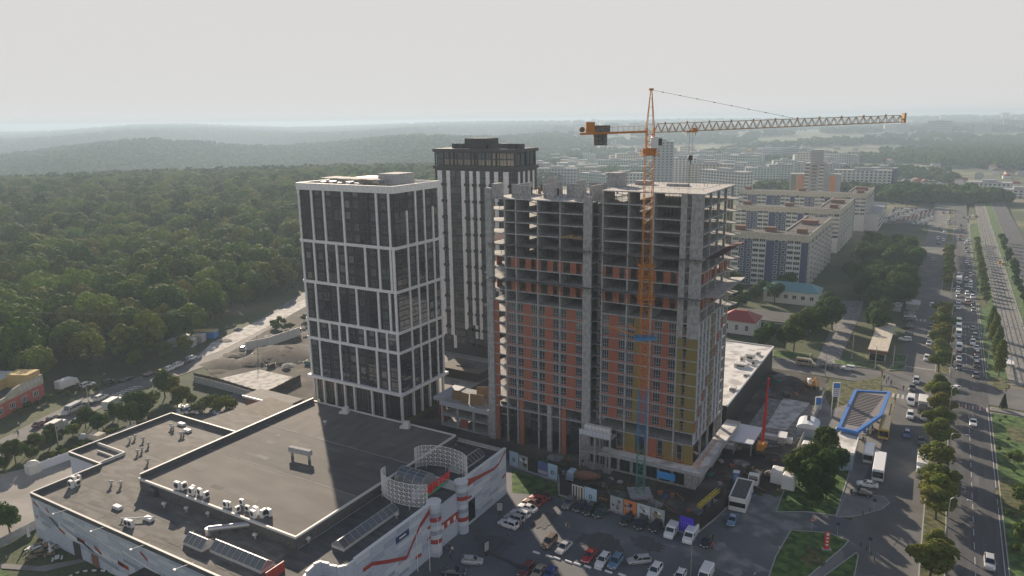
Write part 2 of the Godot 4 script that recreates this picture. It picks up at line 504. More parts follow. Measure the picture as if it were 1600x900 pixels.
func kerbed(called: String, pts: Array, m: Material, label: String, category: String, h := 0.12):
	var o := sheet(called, pts, h, m, label, category)
	var b := MB.new()
	for i in pts.size():
		var p: Vector2 = pts[i]
		var q: Vector2 = pts[(i + 1) % pts.size()]
		b.bar(Vector3(p.x, h * 0.5 + 0.004, p.y), Vector3(q.x, h * 0.5 + 0.004, q.y), 0.22, h + 0.02)
	part(o, "kerb", b.mesh(), M.kerb)
	return o

func stripes(parent: Node, called: String, list: Array, y := 0.02):
	for s in list:  # [x0, x1, z0, z1]
		bp(parent, called, Vector3(s[0], y - 0.004, s[2]), Vector3(s[1], y, s[3]), M.line)

func grounds():
	ring_land()
	sheet("parking_lot", [Vector2(-82, -152), Vector2(-100, -152), Vector2(-100, -10), Vector2(-6, -10), Vector2(-6, -160), Vector2(-24, -163), Vector2(-36, -160)], 0.0, M.lot, "grey asphalt parking lot in front of the mall", "parking lot")
	var av := sheet("avenue", rect(7.0, 17.3, -10, -1200), 0.012, M.asphalt, "long straight asphalt avenue with a queue of cars", "road")
	var sv := sheet("service_road", [Vector2(-10.8, -10), Vector2(7.1, -10), Vector2(7.1, -900), Vector2(-9.4, -900), Vector2(-9.4, -380), Vector2(-8, -300), Vector2(-7, -240), Vector2(-10.6, -180)], 0.008, M.old_asphalt, "grey service road beside the avenue", "road")
	sheet("cross_street", [Vector2(-110, -262), Vector2(-60, -256), Vector2(-9, -255), Vector2(60, -247), Vector2(60, -266), Vector2(17, -273), Vector2(-9, -271), Vector2(-60, -268), Vector2(-110, -275)], 0.004, M.old_asphalt, "side street crossing the avenue", "road")
	sheet("station_forecourt", [Vector2(-31, -236), Vector2(-8.2, -240), Vector2(-8.2, -200), Vector2(-10.8, -180), Vector2(-11.4, -166), Vector2(-14, -162), Vector2(-15, -180), Vector2(-28, -200)], 0.016, M.paving, "worn paved forecourt around the petrol station", "pavement")
	kerbed("pavement", [g(1306, 808), g(1330, 808), g(1352, 803), g(1378, 796), g(1390, 786), g(1380, 776), g(1322, 772)].map(func(p): return Vector2(p.x, p.z)), M.paving, "rounded paved corner beside the two parked cars", "pavement")
	# median between service road and avenue
	for s in [[-252, -60], [-385, -277], [-540, -415], [-820, -585]]:
		kerbed("median_strip", rect(2.7, 6.9, s[0], s[1]), M.dry_grass, "narrow grass median between service road and avenue planted with trees", "verge")
	for s in [[-245, -10], [-700, -278]]:
		kerbed("verge", rect(17.5, 24.0 if s[1] < -20 else 60.0, s[0], s[1]), M.grass, "wide green verge beside the avenue", "verge")
	kerbed("footpath", [Vector2(17.6, -249.5), Vector2(60, -245), Vector2(60, -242.5), Vector2(17.6, -247)], M.paving, "narrow path crossing the green verge", "path", 0.14)
	sheet("tram_track_bed", rect(24.2, 32.4, -275, -1100), 0.016, M.gravel, "straight gravel tram track bed with rails", "track bed")
	for x in [26.0, 27.4, 29.2, 30.6]:
		var rl := bp(self, "tram_rail", Vector3(x, 0.016, -275), Vector3(x + 0.09, 0.12, -1000), M.dark_steel)
		rl.name = numbered("tram_rail") if rl.name != "tram_rail" else "tram_rail"
		tag(rl, "steel tram rail running along the gravel bed", "rail", "tram rails")
	kerbed("verge", rect(32.6, 38.5, -1000, -275), M.grass, "green verge between tram track and second carriageway", "verge")
	sheet("second_carriageway", rect(38.5, 50, -1100, -240), 0.012, M.asphalt, "asphalt carriageway beyond the tram track", "road")
	# road markings are pieces of the road
	for k in 44:
		var z := -84.0 - k * 5.9
		if z < -243 and z > -280:
			continue
		bp(av, "lane_dash", Vector3(11.9, 0.014, z), Vector3(12.04, 0.02, z - 3.0), M.line)
	bp(av, "edge_line", Vector3(16.75, 0.014, -10), Vector3(16.9, 0.02, -246), M.line)
	bp(av, "edge_line", Vector3(16.75, 0.014, -280), Vector3(16.9, 0.02, -700), M.line)
	for k in 11:
		bp(av, "crossing_stripe", Vector3(7.5 + k * 0.9, 0.014, -249), Vector3(7.9 + k * 0.9, 0.02, -245.4), M.pink if k % 2 else M.line)
		bp(av, "crossing_stripe", Vector3(7.5 + k * 0.9, 0.014, -349), Vector3(7.9 + k * 0.9, 0.02, -345.4), M.line)
	bp(av, "stop_line", Vector3(7.4, 0.014, -285.6), Vector3(16.6, 0.02, -285), M.line)
	bp(av, "stop_line", Vector3(7.4, 0.014, -355.6), Vector3(16.6, 0.02, -355), M.line)
	for k in 4:
		bp(sv, "crossing_stripe", Vector3(-7.6 + k * 1.5, 0.01, -352), Vector3(-6.9 + k * 1.5, 0.016, -348), M.line)
		bp(sv, "crossing_stripe", Vector3(-8.4 + k * 1.3, 0.01, -249), Vector3(-7.8 + k * 1.3, 0.016, -245), M.line)
	for e in [[1326, 822, 1359, 828], [1326, 827, 1358, 833]]:
		var p := g(e[0], e[1])
		var q := g(e[2], e[3])
		var b := MB.new()
		b.bar(Vector3(p.x, 0.012, p.z), Vector3(q.x, 0.012, q.z), 0.5, 0.008)
		part(sv, "crossing_stripe", b.mesh(), M.line)
	bp(sv, "stop_line", Vector3(-7.0, 0.01, -280), Vector3(2.4, 0.016, -279.5), M.line)
	var pk: Node = get_node("parking_lot")
	for e in [[1214, 828, 1219, 862], [1217, 830, 1230, 845], [1213, 835, 1226, 853], [1221, 827, 1232, 838], [1150, 893, 1158, 880], [1178, 898, 1188, 884]]:
		var p := g(e[0], e[1])
		var q := g(e[2], e[3])
		var b := MB.new()
		b.bar(Vector3(p.x, 0.006, p.z), Vector3(q.x, 0.006, q.z), 0.22, 0.008)
		part(pk, "painted_line", b.mesh(), M.line)
	# lawns
	kerbed("lawn", [g(1236, 829), g(1292, 833), g(1326, 845), g(1318, 855), g(1258, 905), g(1200, 905), g(1212, 870)].map(func(p): return Vector2(p.x, p.z)), M.grass, "dark green corner lawn holding the red totem sign", "lawn")
	kerbed("lawn", [g(1338, 864), g(1341, 868), g(1334, 905), g(1282, 905)].map(func(p): return Vector2(p.x, p.z)), M.grass, "small triangular lawn cut off by a path", "lawn")
	sheet("footpath", [g(1328, 842), g(1362, 850), g(1372, 905), g(1258, 905)], 0.02, M.paving, "grey paved path between the two lawns", "path")
	kerbed("lawn", [g(1213, 800), g(1236, 735), g(1262, 690), g(1300, 680), g(1332, 722), g(1306, 806), g(1262, 800)].map(func(p): return Vector2(p.x, p.z)), M.grass, "shady lawn under the clump of dark trees", "lawn")
	kerbed("lawn", [g(1397, 554), g(1418, 555), g(1415, 566), g(1396, 565)].map(func(p): return Vector2(p.x, p.z)), M.grass, "small square lawn beside the kiosk shop", "lawn")
	kerbed("lawn", [g(1396, 567.5), g(1415, 568.5), g(1414, 577), g(1388, 579)].map(func(p): return Vector2(p.x, p.z)), M.grass, "low kerbed lawn at the street corner by the kiosk shop", "lawn")
	kerbed("lawn", [g(1302, 562), g(1370, 571), g(1366, 577), g(1304, 568)].map(func(p): return Vector2(p.x, p.z)), M.grass, "grass strip along the side street", "lawn")
	kerbed("lawn", [g(1208, 547), g(1268, 553), g(1262, 563), g(1208, 559)].map(func(p): return Vector2(p.x, p.z)), M.grass, "grass strip beyond the white-roofed hall", "lawn")
	sheet("lawn", [g(1296, 605), g(1380, 588), g(1376, 612), g(1300, 640), g(1290, 622)], 0.02, M.dry_grass, "rough dry grass behind the petrol station", "lawn")
	sheet("access_road", [g(1272, 572), g(1306, 575), g(1345, 490), g(1350, 470), g(1315, 470), g(1296, 520)], 0.01, M.gravel, "dusty gravel road leading back between the trees", "road")
	# the building site
	sheet("site_ground", [Vector2(-101, -152), Vector2(-74, -146.2), Vector2(-70, -139.7), Vector2(-38, -138.6), Vector2(-36, -160), Vector2(-28, -165), Vector2(-28, -254), Vector2(-47, -256), Vector2(-120, -256), Vector2(-128, -200), Vector2(-128, -152)], 0.02, M.soil, "trampled soil of the building site", "ground")
	sheet("gravel_pad", [g(1140, 705), g(1240, 695), g(1285, 636), g(1200, 622)], 0.03, M.gravel, "compacted gravel pad inside the building site", "ground")
	sheet("concrete_pad", [g(1196, 668), g(1228, 672), g(1266, 630), g(1224, 622)], 0.036, M.pale_concrete, "pale concrete slab lying on the site", "ground")
	sheet("dirt_strip", [g(800, 733), g(870, 755), g(905, 785), g(860, 775), g(800, 770)], 0.01, M.grass, "scruffy grass patch in front of the poster hoarding", "grass")
	# yards and streets on the forest side
	sheet("yard", [Vector2(-163, -60), Vector2(-163, -117), Vector2(-176, -128), Vector2(-196, -128), Vector2(-188, -104), Vector2(-200, -78), Vector2(-205, -50)], 0.0, M.yard, "sunlit concrete yard beside the mall", "yard")
	sheet("rear_yard", [Vector2(-145, -113), Vector2(-185, -118), Vector2(-194, -150), Vector2(-145, -150)], -0.006, M.old_asphalt, "service yard behind the mall", "yard")
	sheet("lawn", [Vector2(-163, -60), Vector2(-100, -60), Vector2(-100, -20), Vector2(-215, -20), Vector2(-205, -50)], 0.004, M.grass, "dark lawn below the long clad wall", "lawn")
	var st := [Vector2(-196, -40), Vector2(-208, -78), Vector2(-215, -92), Vector2(-221, -106), Vector2(-228, -125), Vector2(-230, -142), Vector2(-231, -160), Vector2(-238, -178), Vector2(-252, -212), Vector2(-272, -256), Vector2(-330, -400)]
	sheet("forest_street", ribbon(st, 12.0), 0.01, M.old_asphalt, "street winding along the edge of the wood", "road")
	sheet("new_road", [g(305, 562), g(345, 548), g(420, 510), g(480, 478), g(480, 466), g(390, 508), g(330, 536)], 0.05, M.pale_concrete, "pale freshly laid strip of road climbing beside the wood", "road")
	var stripe_at := g(214, 610)
	var fs: Node = get_node("forest_street")
	for k in 7:
		var b := MB.new()
		b.box(Vector3(stripe_at.x - 3.2 + k * 0.2, 0.016, stripe_at.z - 2.4 + k * 1.6), Vector3(3.6, 0.008, 0.6), Basis(Vector3.UP, 0.35))
		part(fs, "crossing_stripe", b.mesh(), M.line)
	sheet("dirt_field", [Vector2(-238, -166), Vector2(-190, -148), Vector2(-168, -150), Vector2(-164, -182), Vector2(-170, -260), Vector2(-262, -256)], 0.006, M.soil, "churned brown earth of the second building site", "ground")
	sheet("foundation_slab", [g(336, 594), g(405, 578), g(458, 590), g(418, 614)], 0.2, M.pale_concrete, "pale broken foundation slab in the earth", "ground", 0.2)
	sheet("plaza", [Vector2(-128, -152), Vector2(-104, -152), Vector2(-104, -262), Vector2(-180, -262), Vector2(-180, -178), Vector2(-128, -178)], 0.012, M.yard, "pale paved court between the towers", "pavement")
	sheet("front_path", [g(0, 888), g(70, 893), g(140, 876), g(140, 871), g(60, 885), g(0, 880)], 0.02, M.paving, "thin pale path over the dark lawn", "path")
	sheet("car_storage_lot", rect(-43, -6, -800, -668), 0.016, M.old_asphalt, "asphalt lot crowded with parked cars", "parking lot")
	# repairs and tyre-dark lanes in the asphalt, manhole covers, worn earth in the grass
	for k in 40:
		var on_av := k % 2 == 0
		var x := rng.randf_range(7.6, 14.5) if on_av else rng.randf_range(-8, 0)
		var z := -100.0 - k * 9.0 - rng.randf() * 6.0
		bp(av if on_av else sv, "asphalt_repair", Vector3(x, 0.01, z), Vector3(x + rng.randf_range(0.8, 2.6), 0.0125 + k * 0.00008 if on_av else 0.0095, z - rng.randf_range(2, 14)), pick([M.asphalt, M.old_asphalt, M.lot]))
	for k in 14:
		var m := MB.new()
		m.tube(Vector3.ZERO, Vector3(0, 0.012, 0), 0.4, 0.4, 12)
		part(av if k % 2 else sv, "manhole_cover", m.mesh(), M.dark_steel, Vector3([9.5, -3.0, 14.0, -6.0][k % 4], 0.012, -120.0 - k * 22.0))
	for e in [[1580, 780, 3, 10], [1590, 680, 2, 6], [1562, 600, 2, 8], [1270, 870, 2, 4], [1535, 470, 2, 14]]:
		blot("bare_earth", g(e[0], e[1]) + Vector3(0, 0.1, 0), e[2], e[3], M.dry_grass, int(e[0]), "worn dry patch in the grass", 0.13)
	# dust carried out of the site gate, tyre tracks and patches on the lot
	blot("dust_patch", g(1180, 812), 12.0, 7.0, M.dust, 21, "pale dust trodden out of the site gate onto the lot")
	blot("dust_patch", g(1215, 790), 6.0, 5.0, M.dust, 22, "pale dust before the white tanks")
	blot("dust_patch", g(1120, 870), 9.0, 5.0, M.dust, 23, "thin dust fan spreading over the lot lane")
	blot("asphalt_patch", g(1360, 850), 5.0, 14.0, M.old_asphalt, 24, "worn grey patch on the junction")
	for e in [[940, 850], [770, 850], [1010, 850], [850, 812]]:
		blot("asphalt_patch", g(e[0], e[1]), rng.randf_range(2, 5), rng.randf_range(2, 4), M.asphalt if int(e[0]) % 3 else M.old_asphalt, int(e[0]), "irregular repair patch in the parking lot asphalt")

func blot(called: String, c: Vector3, w: float, d: float, m: Material, sd: int, label: String, lift := 0.022):
	# a ragged flat patch
	var r := RandomNumberGenerator.new()
	r.seed = sd
	var f := FastNoiseLite.new()
	f.seed = sd
	f.frequency = 0.9
	var pts := []
	for k in 48:
		var t := TAU * k / 48
		var q := 1.0 + 0.55 * f.get_noise_2d(cos(t) * 2.0, sin(t) * 2.0) + r.randf_range(-0.06, 0.06)
		pts.append(Vector2(c.x + cos(t) * w * q, c.z + sin(t) * d * q))
	blots += 1
	sheet(called, pts, lift + blots * 0.0035, m, label, "ground")

var blots := 0

# ---------- trees ----------
# a crown of leaf-sized faces spread through several lobes; base sits at y = 0
func crown(sd: int, w: float, y0: float, y1: float, lobes: int, leaves: int, leaf: float, tone: Color, warm: float, shape := 0) -> ArrayMesh:
	var r := RandomNumberGenerator.new()
	r.seed = sd
	var b := MB.new()
	b.tinted = true
	var hh := (y1 - y0) * 0.5
	var cy := (y0 + y1) * 0.5
	var ls := []
	for i in lobes:
		var u := (i + 0.5) / lobes
		var dirv := Vector3(r.randfn(), r.randfn() * 0.9, r.randfn()).normalized()
		var rad := r.randf_range(0.34, 0.5)
		var far := r.randf_range(0.35, 0.68)
		var c := Vector3(dirv.x * w * far, cy + dirv.y * hh * far, dirv.z * w * far)
		var sx := w * rad
		var sy := hh * rad * r.randf_range(0.75, 1.0)
		if shape == 1:  # poplar / cypress: stacked narrow
			c = Vector3(r.randf_range(-0.25, 0.25) * w, lerpf(y0 + hh * 0.15, y1 - hh * 0.15, u), r.randf_range(-0.25, 0.25) * w)
			sx = w * lerpf(0.85, 0.4, absf(u - 0.35) * 1.4)
			sy = hh * 0.3
		elif shape == 2:  # conifer: tapering
			c = Vector3(0, lerpf(y0, y1 * 0.95, u), 0)
			sx = w * lerpf(1.0, 0.12, u)
			sy = hh * 0.22
		var lt := Color(tone.r * r.randf_range(0.9, 1.1 + warm * 0.4), tone.g, tone.b * r.randf_range(0.85, 1.15))
		ls.append([c, sx, sy, lt])
	for k in leaves:
		var l: Array = ls[k % lobes]
		var d := Vector3(r.randfn(), r.randfn(), r.randfn()).normalized()
		if d.y < -0.35 and r.randf() < 0.6:
			d.y = -d.y
		var depth := 1.0 - 0.4 * r.randf() * r.randf() + 0.1 * r.randf()
		var p: Vector3 = l[0] + Vector3(d.x * l[1], d.y * l[2], d.z * l[1]) * depth
		if p.y < y0 * 0.55:
			continue
		var nn := (d + Vector3(r.randf_range(-0.8, 0.8), r.randf_range(-0.5, 0.9), r.randf_range(-0.8, 0.8))).normalized()
		var tx := nn.cross(Vector3(r.randfn(), r.randfn(), r.randfn())).normalized()
		var ty := nn.cross(tx)
		var s := leaf * r.randf_range(0.6, 1.35)
		b.col = l[3]
		var a0 := p + tx * s * 0.6
		var a1 := p + ty * s * 0.42 - tx * s * 0.1
		var a2 := p - tx * s * 0.6
		var a3 := p - ty * s * 0.42 + tx * s * 0.08
		var sm := (d * 0.7 + nn).normalized()
		if (a2 - a0).cross(a1 - a0).dot(sm) < 0:
			b.smooth_quad(a3, a2, a1, a0, sm, sm, sm, sm)
		else:
			b.smooth_quad(a0, a1, a2, a3, sm, sm, sm, sm)
	return b.mesh()

# a rounded forest crown: leaf faces on small puffs that sit on one big dome
func dome(sd: int, w: float, y0: float, y1: float, puffs: int, leaves: int, leaf: float, tone: Color) -> ArrayMesh:
	var r := RandomNumberGenerator.new()
	r.seed = sd
	var b := MB.new()
	b.tinted = true
	var cy := lerpf(y0, y1, 0.42)
	var up := y1 - cy
	var ls := []
	for i in puffs:
		var y := 1.0 - 1.45 * (i + 0.5) / puffs
		var t := i * 2.39996 + r.randf_range(-0.3, 0.3)
		var q := sqrt(maxf(0.0, 1.0 - y * y))
		var d := Vector3(cos(t) * q, y, sin(t) * q)
		var rad := w * r.randf_range(0.24, 0.36)
		var far := r.randf_range(0.66, 0.84)
		var lt := Color(tone.r * r.randf_range(0.92, 1.1), tone.g, tone.b * r.randf_range(0.85, 1.15))
		ls.append([Vector3(d.x * w * far, cy + d.y * (up if d.y > 0 else cy - y0) * far, d.z * w * far), rad, lt, d])
	for k in leaves:
		var l: Array = ls[k % puffs]
		var d: Vector3 = (Vector3(r.randfn(), r.randfn(), r.randfn()).normalized() + l[3] * 0.55).normalized()
		var p: Vector3 = l[0] + d * l[1] * (1.0 - 0.25 * r.randf() * r.randf() + 0.08 * r.randf())
		var nn := (d + Vector3(r.randf_range(-0.6, 0.6), r.randf_range(-0.4, 0.7), r.randf_range(-0.6, 0.6))).normalized()
		var tx := nn.cross(Vector3(r.randfn(), r.randfn(), r.randfn())).normalized()
		var ty := nn.cross(tx)
		var s := leaf * r.randf_range(0.6, 1.3)
		b.col = l[2]
		var a0 := p + tx * s * 0.6
		var a1 := p + ty * s * 0.45
		var a2 := p - tx * s * 0.6
		var a3 := p - ty * s * 0.45
		var sm := (d + nn * 0.5).normalized()
		if (a2 - a0).cross(a1 - a0).dot(sm) < 0:
			b.smooth_quad(a3, a2, a1, a0, sm, sm, sm, sm)
		else:
			b.smooth_quad(a0, a1, a2, a3, sm, sm, sm, sm)
	return b.mesh()

func trunk(sd: int, h: float, rad: float, limbs: int, reach: float) -> ArrayMesh:
	var r := RandomNumberGenerator.new()
	r.seed = sd
	var b := MB.new()
	var mid := Vector3(r.randf_range(-0.2, 0.2), h * 0.55, r.randf_range(-0.2, 0.2))
	b.tube(Vector3(0, -0.1, 0), mid, rad, rad * 0.7, 7)
	b.tube(mid, Vector3(mid.x * 1.6, h, mid.z * 1.6), rad * 0.7, rad * 0.18, 6)
	for i in limbs:
		var t := TAU * (i + r.randf() * 0.6) / limbs
		var y := h * r.randf_range(0.4, 0.65)
		b.tube(Vector3(mid.x, y, mid.z), Vector3(cos(t) * reach, y + h * r.randf_range(0.18, 0.36), sin(t) * reach), rad * 0.42, rad * 0.1, 5)
	return b.mesh()

var kinds := {}

func tree_kinds():
	var dark := Color(0.1, 0.15, 0.04)
	var mid := Color(0.155, 0.205, 0.05)
	var oliv := Color(0.215, 0.23, 0.068)
	for k in 6:
		var tone: Color = [dark, mid, oliv, mid, dark, oliv][k]
		var w: float = [7.6, 6.8, 5.6, 8.4, 6.4, 5.2][k]
		var top: float = [19, 17, 16, 18.5, 20.5, 15][k]
		kinds["wood%d" % k] = [trunk(100 + k, top * 0.8, 0.32, 4, w * 0.5), dome(200 + k, w, top * 0.14, top, [30, 26, 20, 34, 24, 18][k], 3000, 0.72, tone)]
	for k in 3:  # street trees, turning yellow
		kinds["street%d" % k] = [trunk(120 + k, 5.4, 0.2, 5, 1.8), crown(220 + k, 2.9, 2.0, 7.6 + k * 0.5, 13, 2600, 0.5, Color(0.16, 0.18, 0.036), 0.2)]
	for k in 3:  # green park trees
		kinds["park%d" % k] = [trunk(130 + k, 8.5, 0.28, 5, 2.6), crown(230 + k, 4.3, 2.2, 11.5 + k, 16, 3200, 0.62, Color(0.068, 0.118, 0.028), 0.05)]
	kinds.light0 = [trunk(140, 7.0, 0.24, 5, 2.2), crown(240, 3.9, 1.5, 9.2, 14, 2600, 0.55, Color(0.13, 0.17, 0.035), 0.25)]
	kinds.poplar0 = [trunk(141, 9.0, 0.22, 4, 0.8), crown(241, 2.0, 1.6, 12.0, 12, 2600, 0.45, Color(0.13, 0.18, 0.04), 0.12, 1)]
	kinds.conifer0 = [trunk(142, 7.0, 0.18, 0, 0.5), crown(242, 2.4, 0.8, 9.5, 12, 2200, 0.45, Color(0.025, 0.05, 0.02), 0.0, 2)]
	kinds.shrub0 = [trunk(143, 1.2, 0.07, 4, 0.6), crown(243, 1.3, 0.3, 2.2, 9, 700, 0.3, Color(0.075, 0.12, 0.026), 0.2)]
	kinds.shrub1 = [trunk(144, 1.6, 0.07, 4, 0.7), crown(244, 1.7, 0.2, 2.9, 9, 900, 0.34, Color(0.13, 0.16, 0.035), 0.15)]

func tree(called: String, kind: String, at: Vector3, size: float, label: String, group: String, squash := 1.0) -> Node3D:
	var t := thing(called, label, "shrub" if kind.begins_with("shrub") else "tree", at, rng.randf() * TAU, group)
	t.scale = Vector3(size * squash, size, size * squash)
	part(t, "trunk", kinds[kind][0], M.bark)
	part(t, "crown", kinds[kind][1], M.leaves[rng.randi() % 5])
	return t

func wood_edge(z: float) -> float:
	var pts := [[-60, -236], [-100, -250], [-122, -256], [-141, -245], [-162, -248], [-177, -254], [-223, -273], [-261, -286], [-420, -345], [-1100, -600]]
	for i in pts.size() - 1:
		if z <= pts[i][0] and z > pts[i + 1][0]:
			return lerpf(pts[i][1], pts[i + 1][1], (pts[i][0] - z) / float(pts[i][0] - pts[i + 1][0]))
	return -600.0 if z < -1100 else -240.0

func forest():
	var spots := []
	var step := 11.4
	for i in range(0, 104):
		for j in range(0, 114):
			var x := -236.0 - i * step + rng.randf_range(-4.6, 4.6)
			var z := -70.0 - j * step + rng.randf_range(-4.6, 4.6)
			var d := Vector2(x, z).length()
			if d > 1180.0 or x > wood_edge(z) - 1.0:
				continue
			var q := Vector3(x, 8, z) - Vector3(0, CAM_H, 0)
			var px := 800.0 + FOCAL * q.dot(cam_r) / maxf(q.dot(cam_f), 1.0)
			if q.dot(cam_f) < 10 or px < -160 or px > 900:
				continue
			spots.append([d, x, z, px])
	spots.sort_custom(func(a, b): return a[0] < b[0])
	var near := 0
	var rest := {}
	for s in spots:
		var kk := rng.randi() % 6
		var sz := rng.randf_range(0.62, 1.2)
		if s[0] < 300:
			sz *= lerpf(0.78, 1.0, clampf((wood_edge(s[2]) - s[1]) / 26.0, 0.0, 1.0))
		var at := Vector3(s[1], land_height(s[1], s[2]), s[2])
		if near < 300 and s[3] > -25 and s[3] < 490:
			tree("forest_tree", "wood%d" % kk, at, sz, "green broadleaf tree standing in the wood behind the winding street", "trees of the wood along the street")
			near += 1
		else:
			if not rest.has(kk):
				rest[kk] = []
			rest[kk].append(Transform3D(Basis(Vector3.UP, rng.randf() * TAU).scaled(Vector3(sz, sz, sz)), at))
	# everything farther off is one mass; one multimesh per crown shape, all parts of it
	var o := Node3D.new()
	o.name = "forest"
	add_child(o)
	tag(o, "dense green wood covering the land to the crest", "forest", "", "stuff")
	for kk in rest:
		var mm := MultiMesh.new()
		mm.transform_format = MultiMesh.TRANSFORM_3D
		mm.use_colors = true
		mm.mesh = kinds["wood%d" % kk][1]
		mm.instance_count = rest[kk].size()
		for i in rest[kk].size():
			mm.set_instance_transform(i, rest[kk][i])
			var tn := rng.randf_range(0.68, 1.15)
			mm.set_instance_color(i, Color(tn * rng.randf_range(0.85, 1.15), tn, tn * rng.randf_range(0.75, 1.1)))
		var mi := MultiMeshInstance3D.new()
		mi.multimesh = mm
		mi.material_override = M.leaf
		mi.name = "crowns"
		o.add_child(mi, true)

# the far wooded slopes and the trees between the houses of the far town: one mass each
func far_woods():
	var low := crown(300, 5.5, 2.0, 15.0, 9, 260, 2.6, Color(0.07, 0.115, 0.028), 0.05)
	var hedge := crown(301, 6.5, 0.5, 12.0, 9, 260, 2.6, Color(0.075, 0.12, 0.032), 0.08)
	var clumps := FastNoiseLite.new()
	clumps.seed = 5
	clumps.frequency = 0.0022
	var sets := [[], []]
	for k in 78000:
		var a := deg_to_rad(rng.randf_range(-9.0, 68.0))
		var d := 520.0 * pow(15.0, rng.randf())
		var x := -sin(a) * d
		var z := -cos(a) * d
		var left := rad_to_deg(a)
		if left > 29.0 and d < 1180:
			continue
		if left > 29.0 + 9.0 * rng.randf() * smoothstep(1200.0, 2000.0, d) - 7.0 * rng.randf() * smoothstep(1200.0, 2000.0, d):
			if d > 1700 and clumps.get_noise_2d(x, z) < -0.42:
				continue
			sets[0].append(Transform3D(Basis(Vector3.UP, rng.randf() * TAU).scaled(Vector3.ONE * rng.randf_range(1.0, 1.9) * (1.0 + minf(d, 5000.0) / 6500.0)), Vector3(x, land_height(x, z) - 1, z)))
		else:
			if x > -160 and x < 60 and z > -860:
				continue
			if clumps.get_noise_2d(x, z) < (0.16 if d < 1500 else (0.1 if left > 2 else -0.02)):
				continue
			sets[1].append(Transform3D(Basis(Vector3.UP, rng.randf() * TAU).scaled(Vector3.ONE * rng.randf_range(0.6, 1.3) * (1.0 + d / 6000.0)), Vector3(x, land_height(x, z) - 0.6, z)))
	var labels := [["hillside_forest", "distant wooded hills fading into haze"], ["town_forest", "distant trees growing between the houses of the far town"]]
	for i in 2:
		var mm := MultiMesh.new()
		mm.transform_format = MultiMesh.TRANSFORM_3D
		mm.mesh = [low, hedge][i]
		mm.instance_count = sets[i].size()
		for k in sets[i].size():
			mm.set_instance_transform(k, sets[i][k])
		var mi := MultiMeshInstance3D.new()
		mi.multimesh = mm
		mi.material_override = M.leaf
		mi.name = labels[i][0]
		add_child(mi)
		tag(mi, labels[i][1], "forest", "", "stuff")

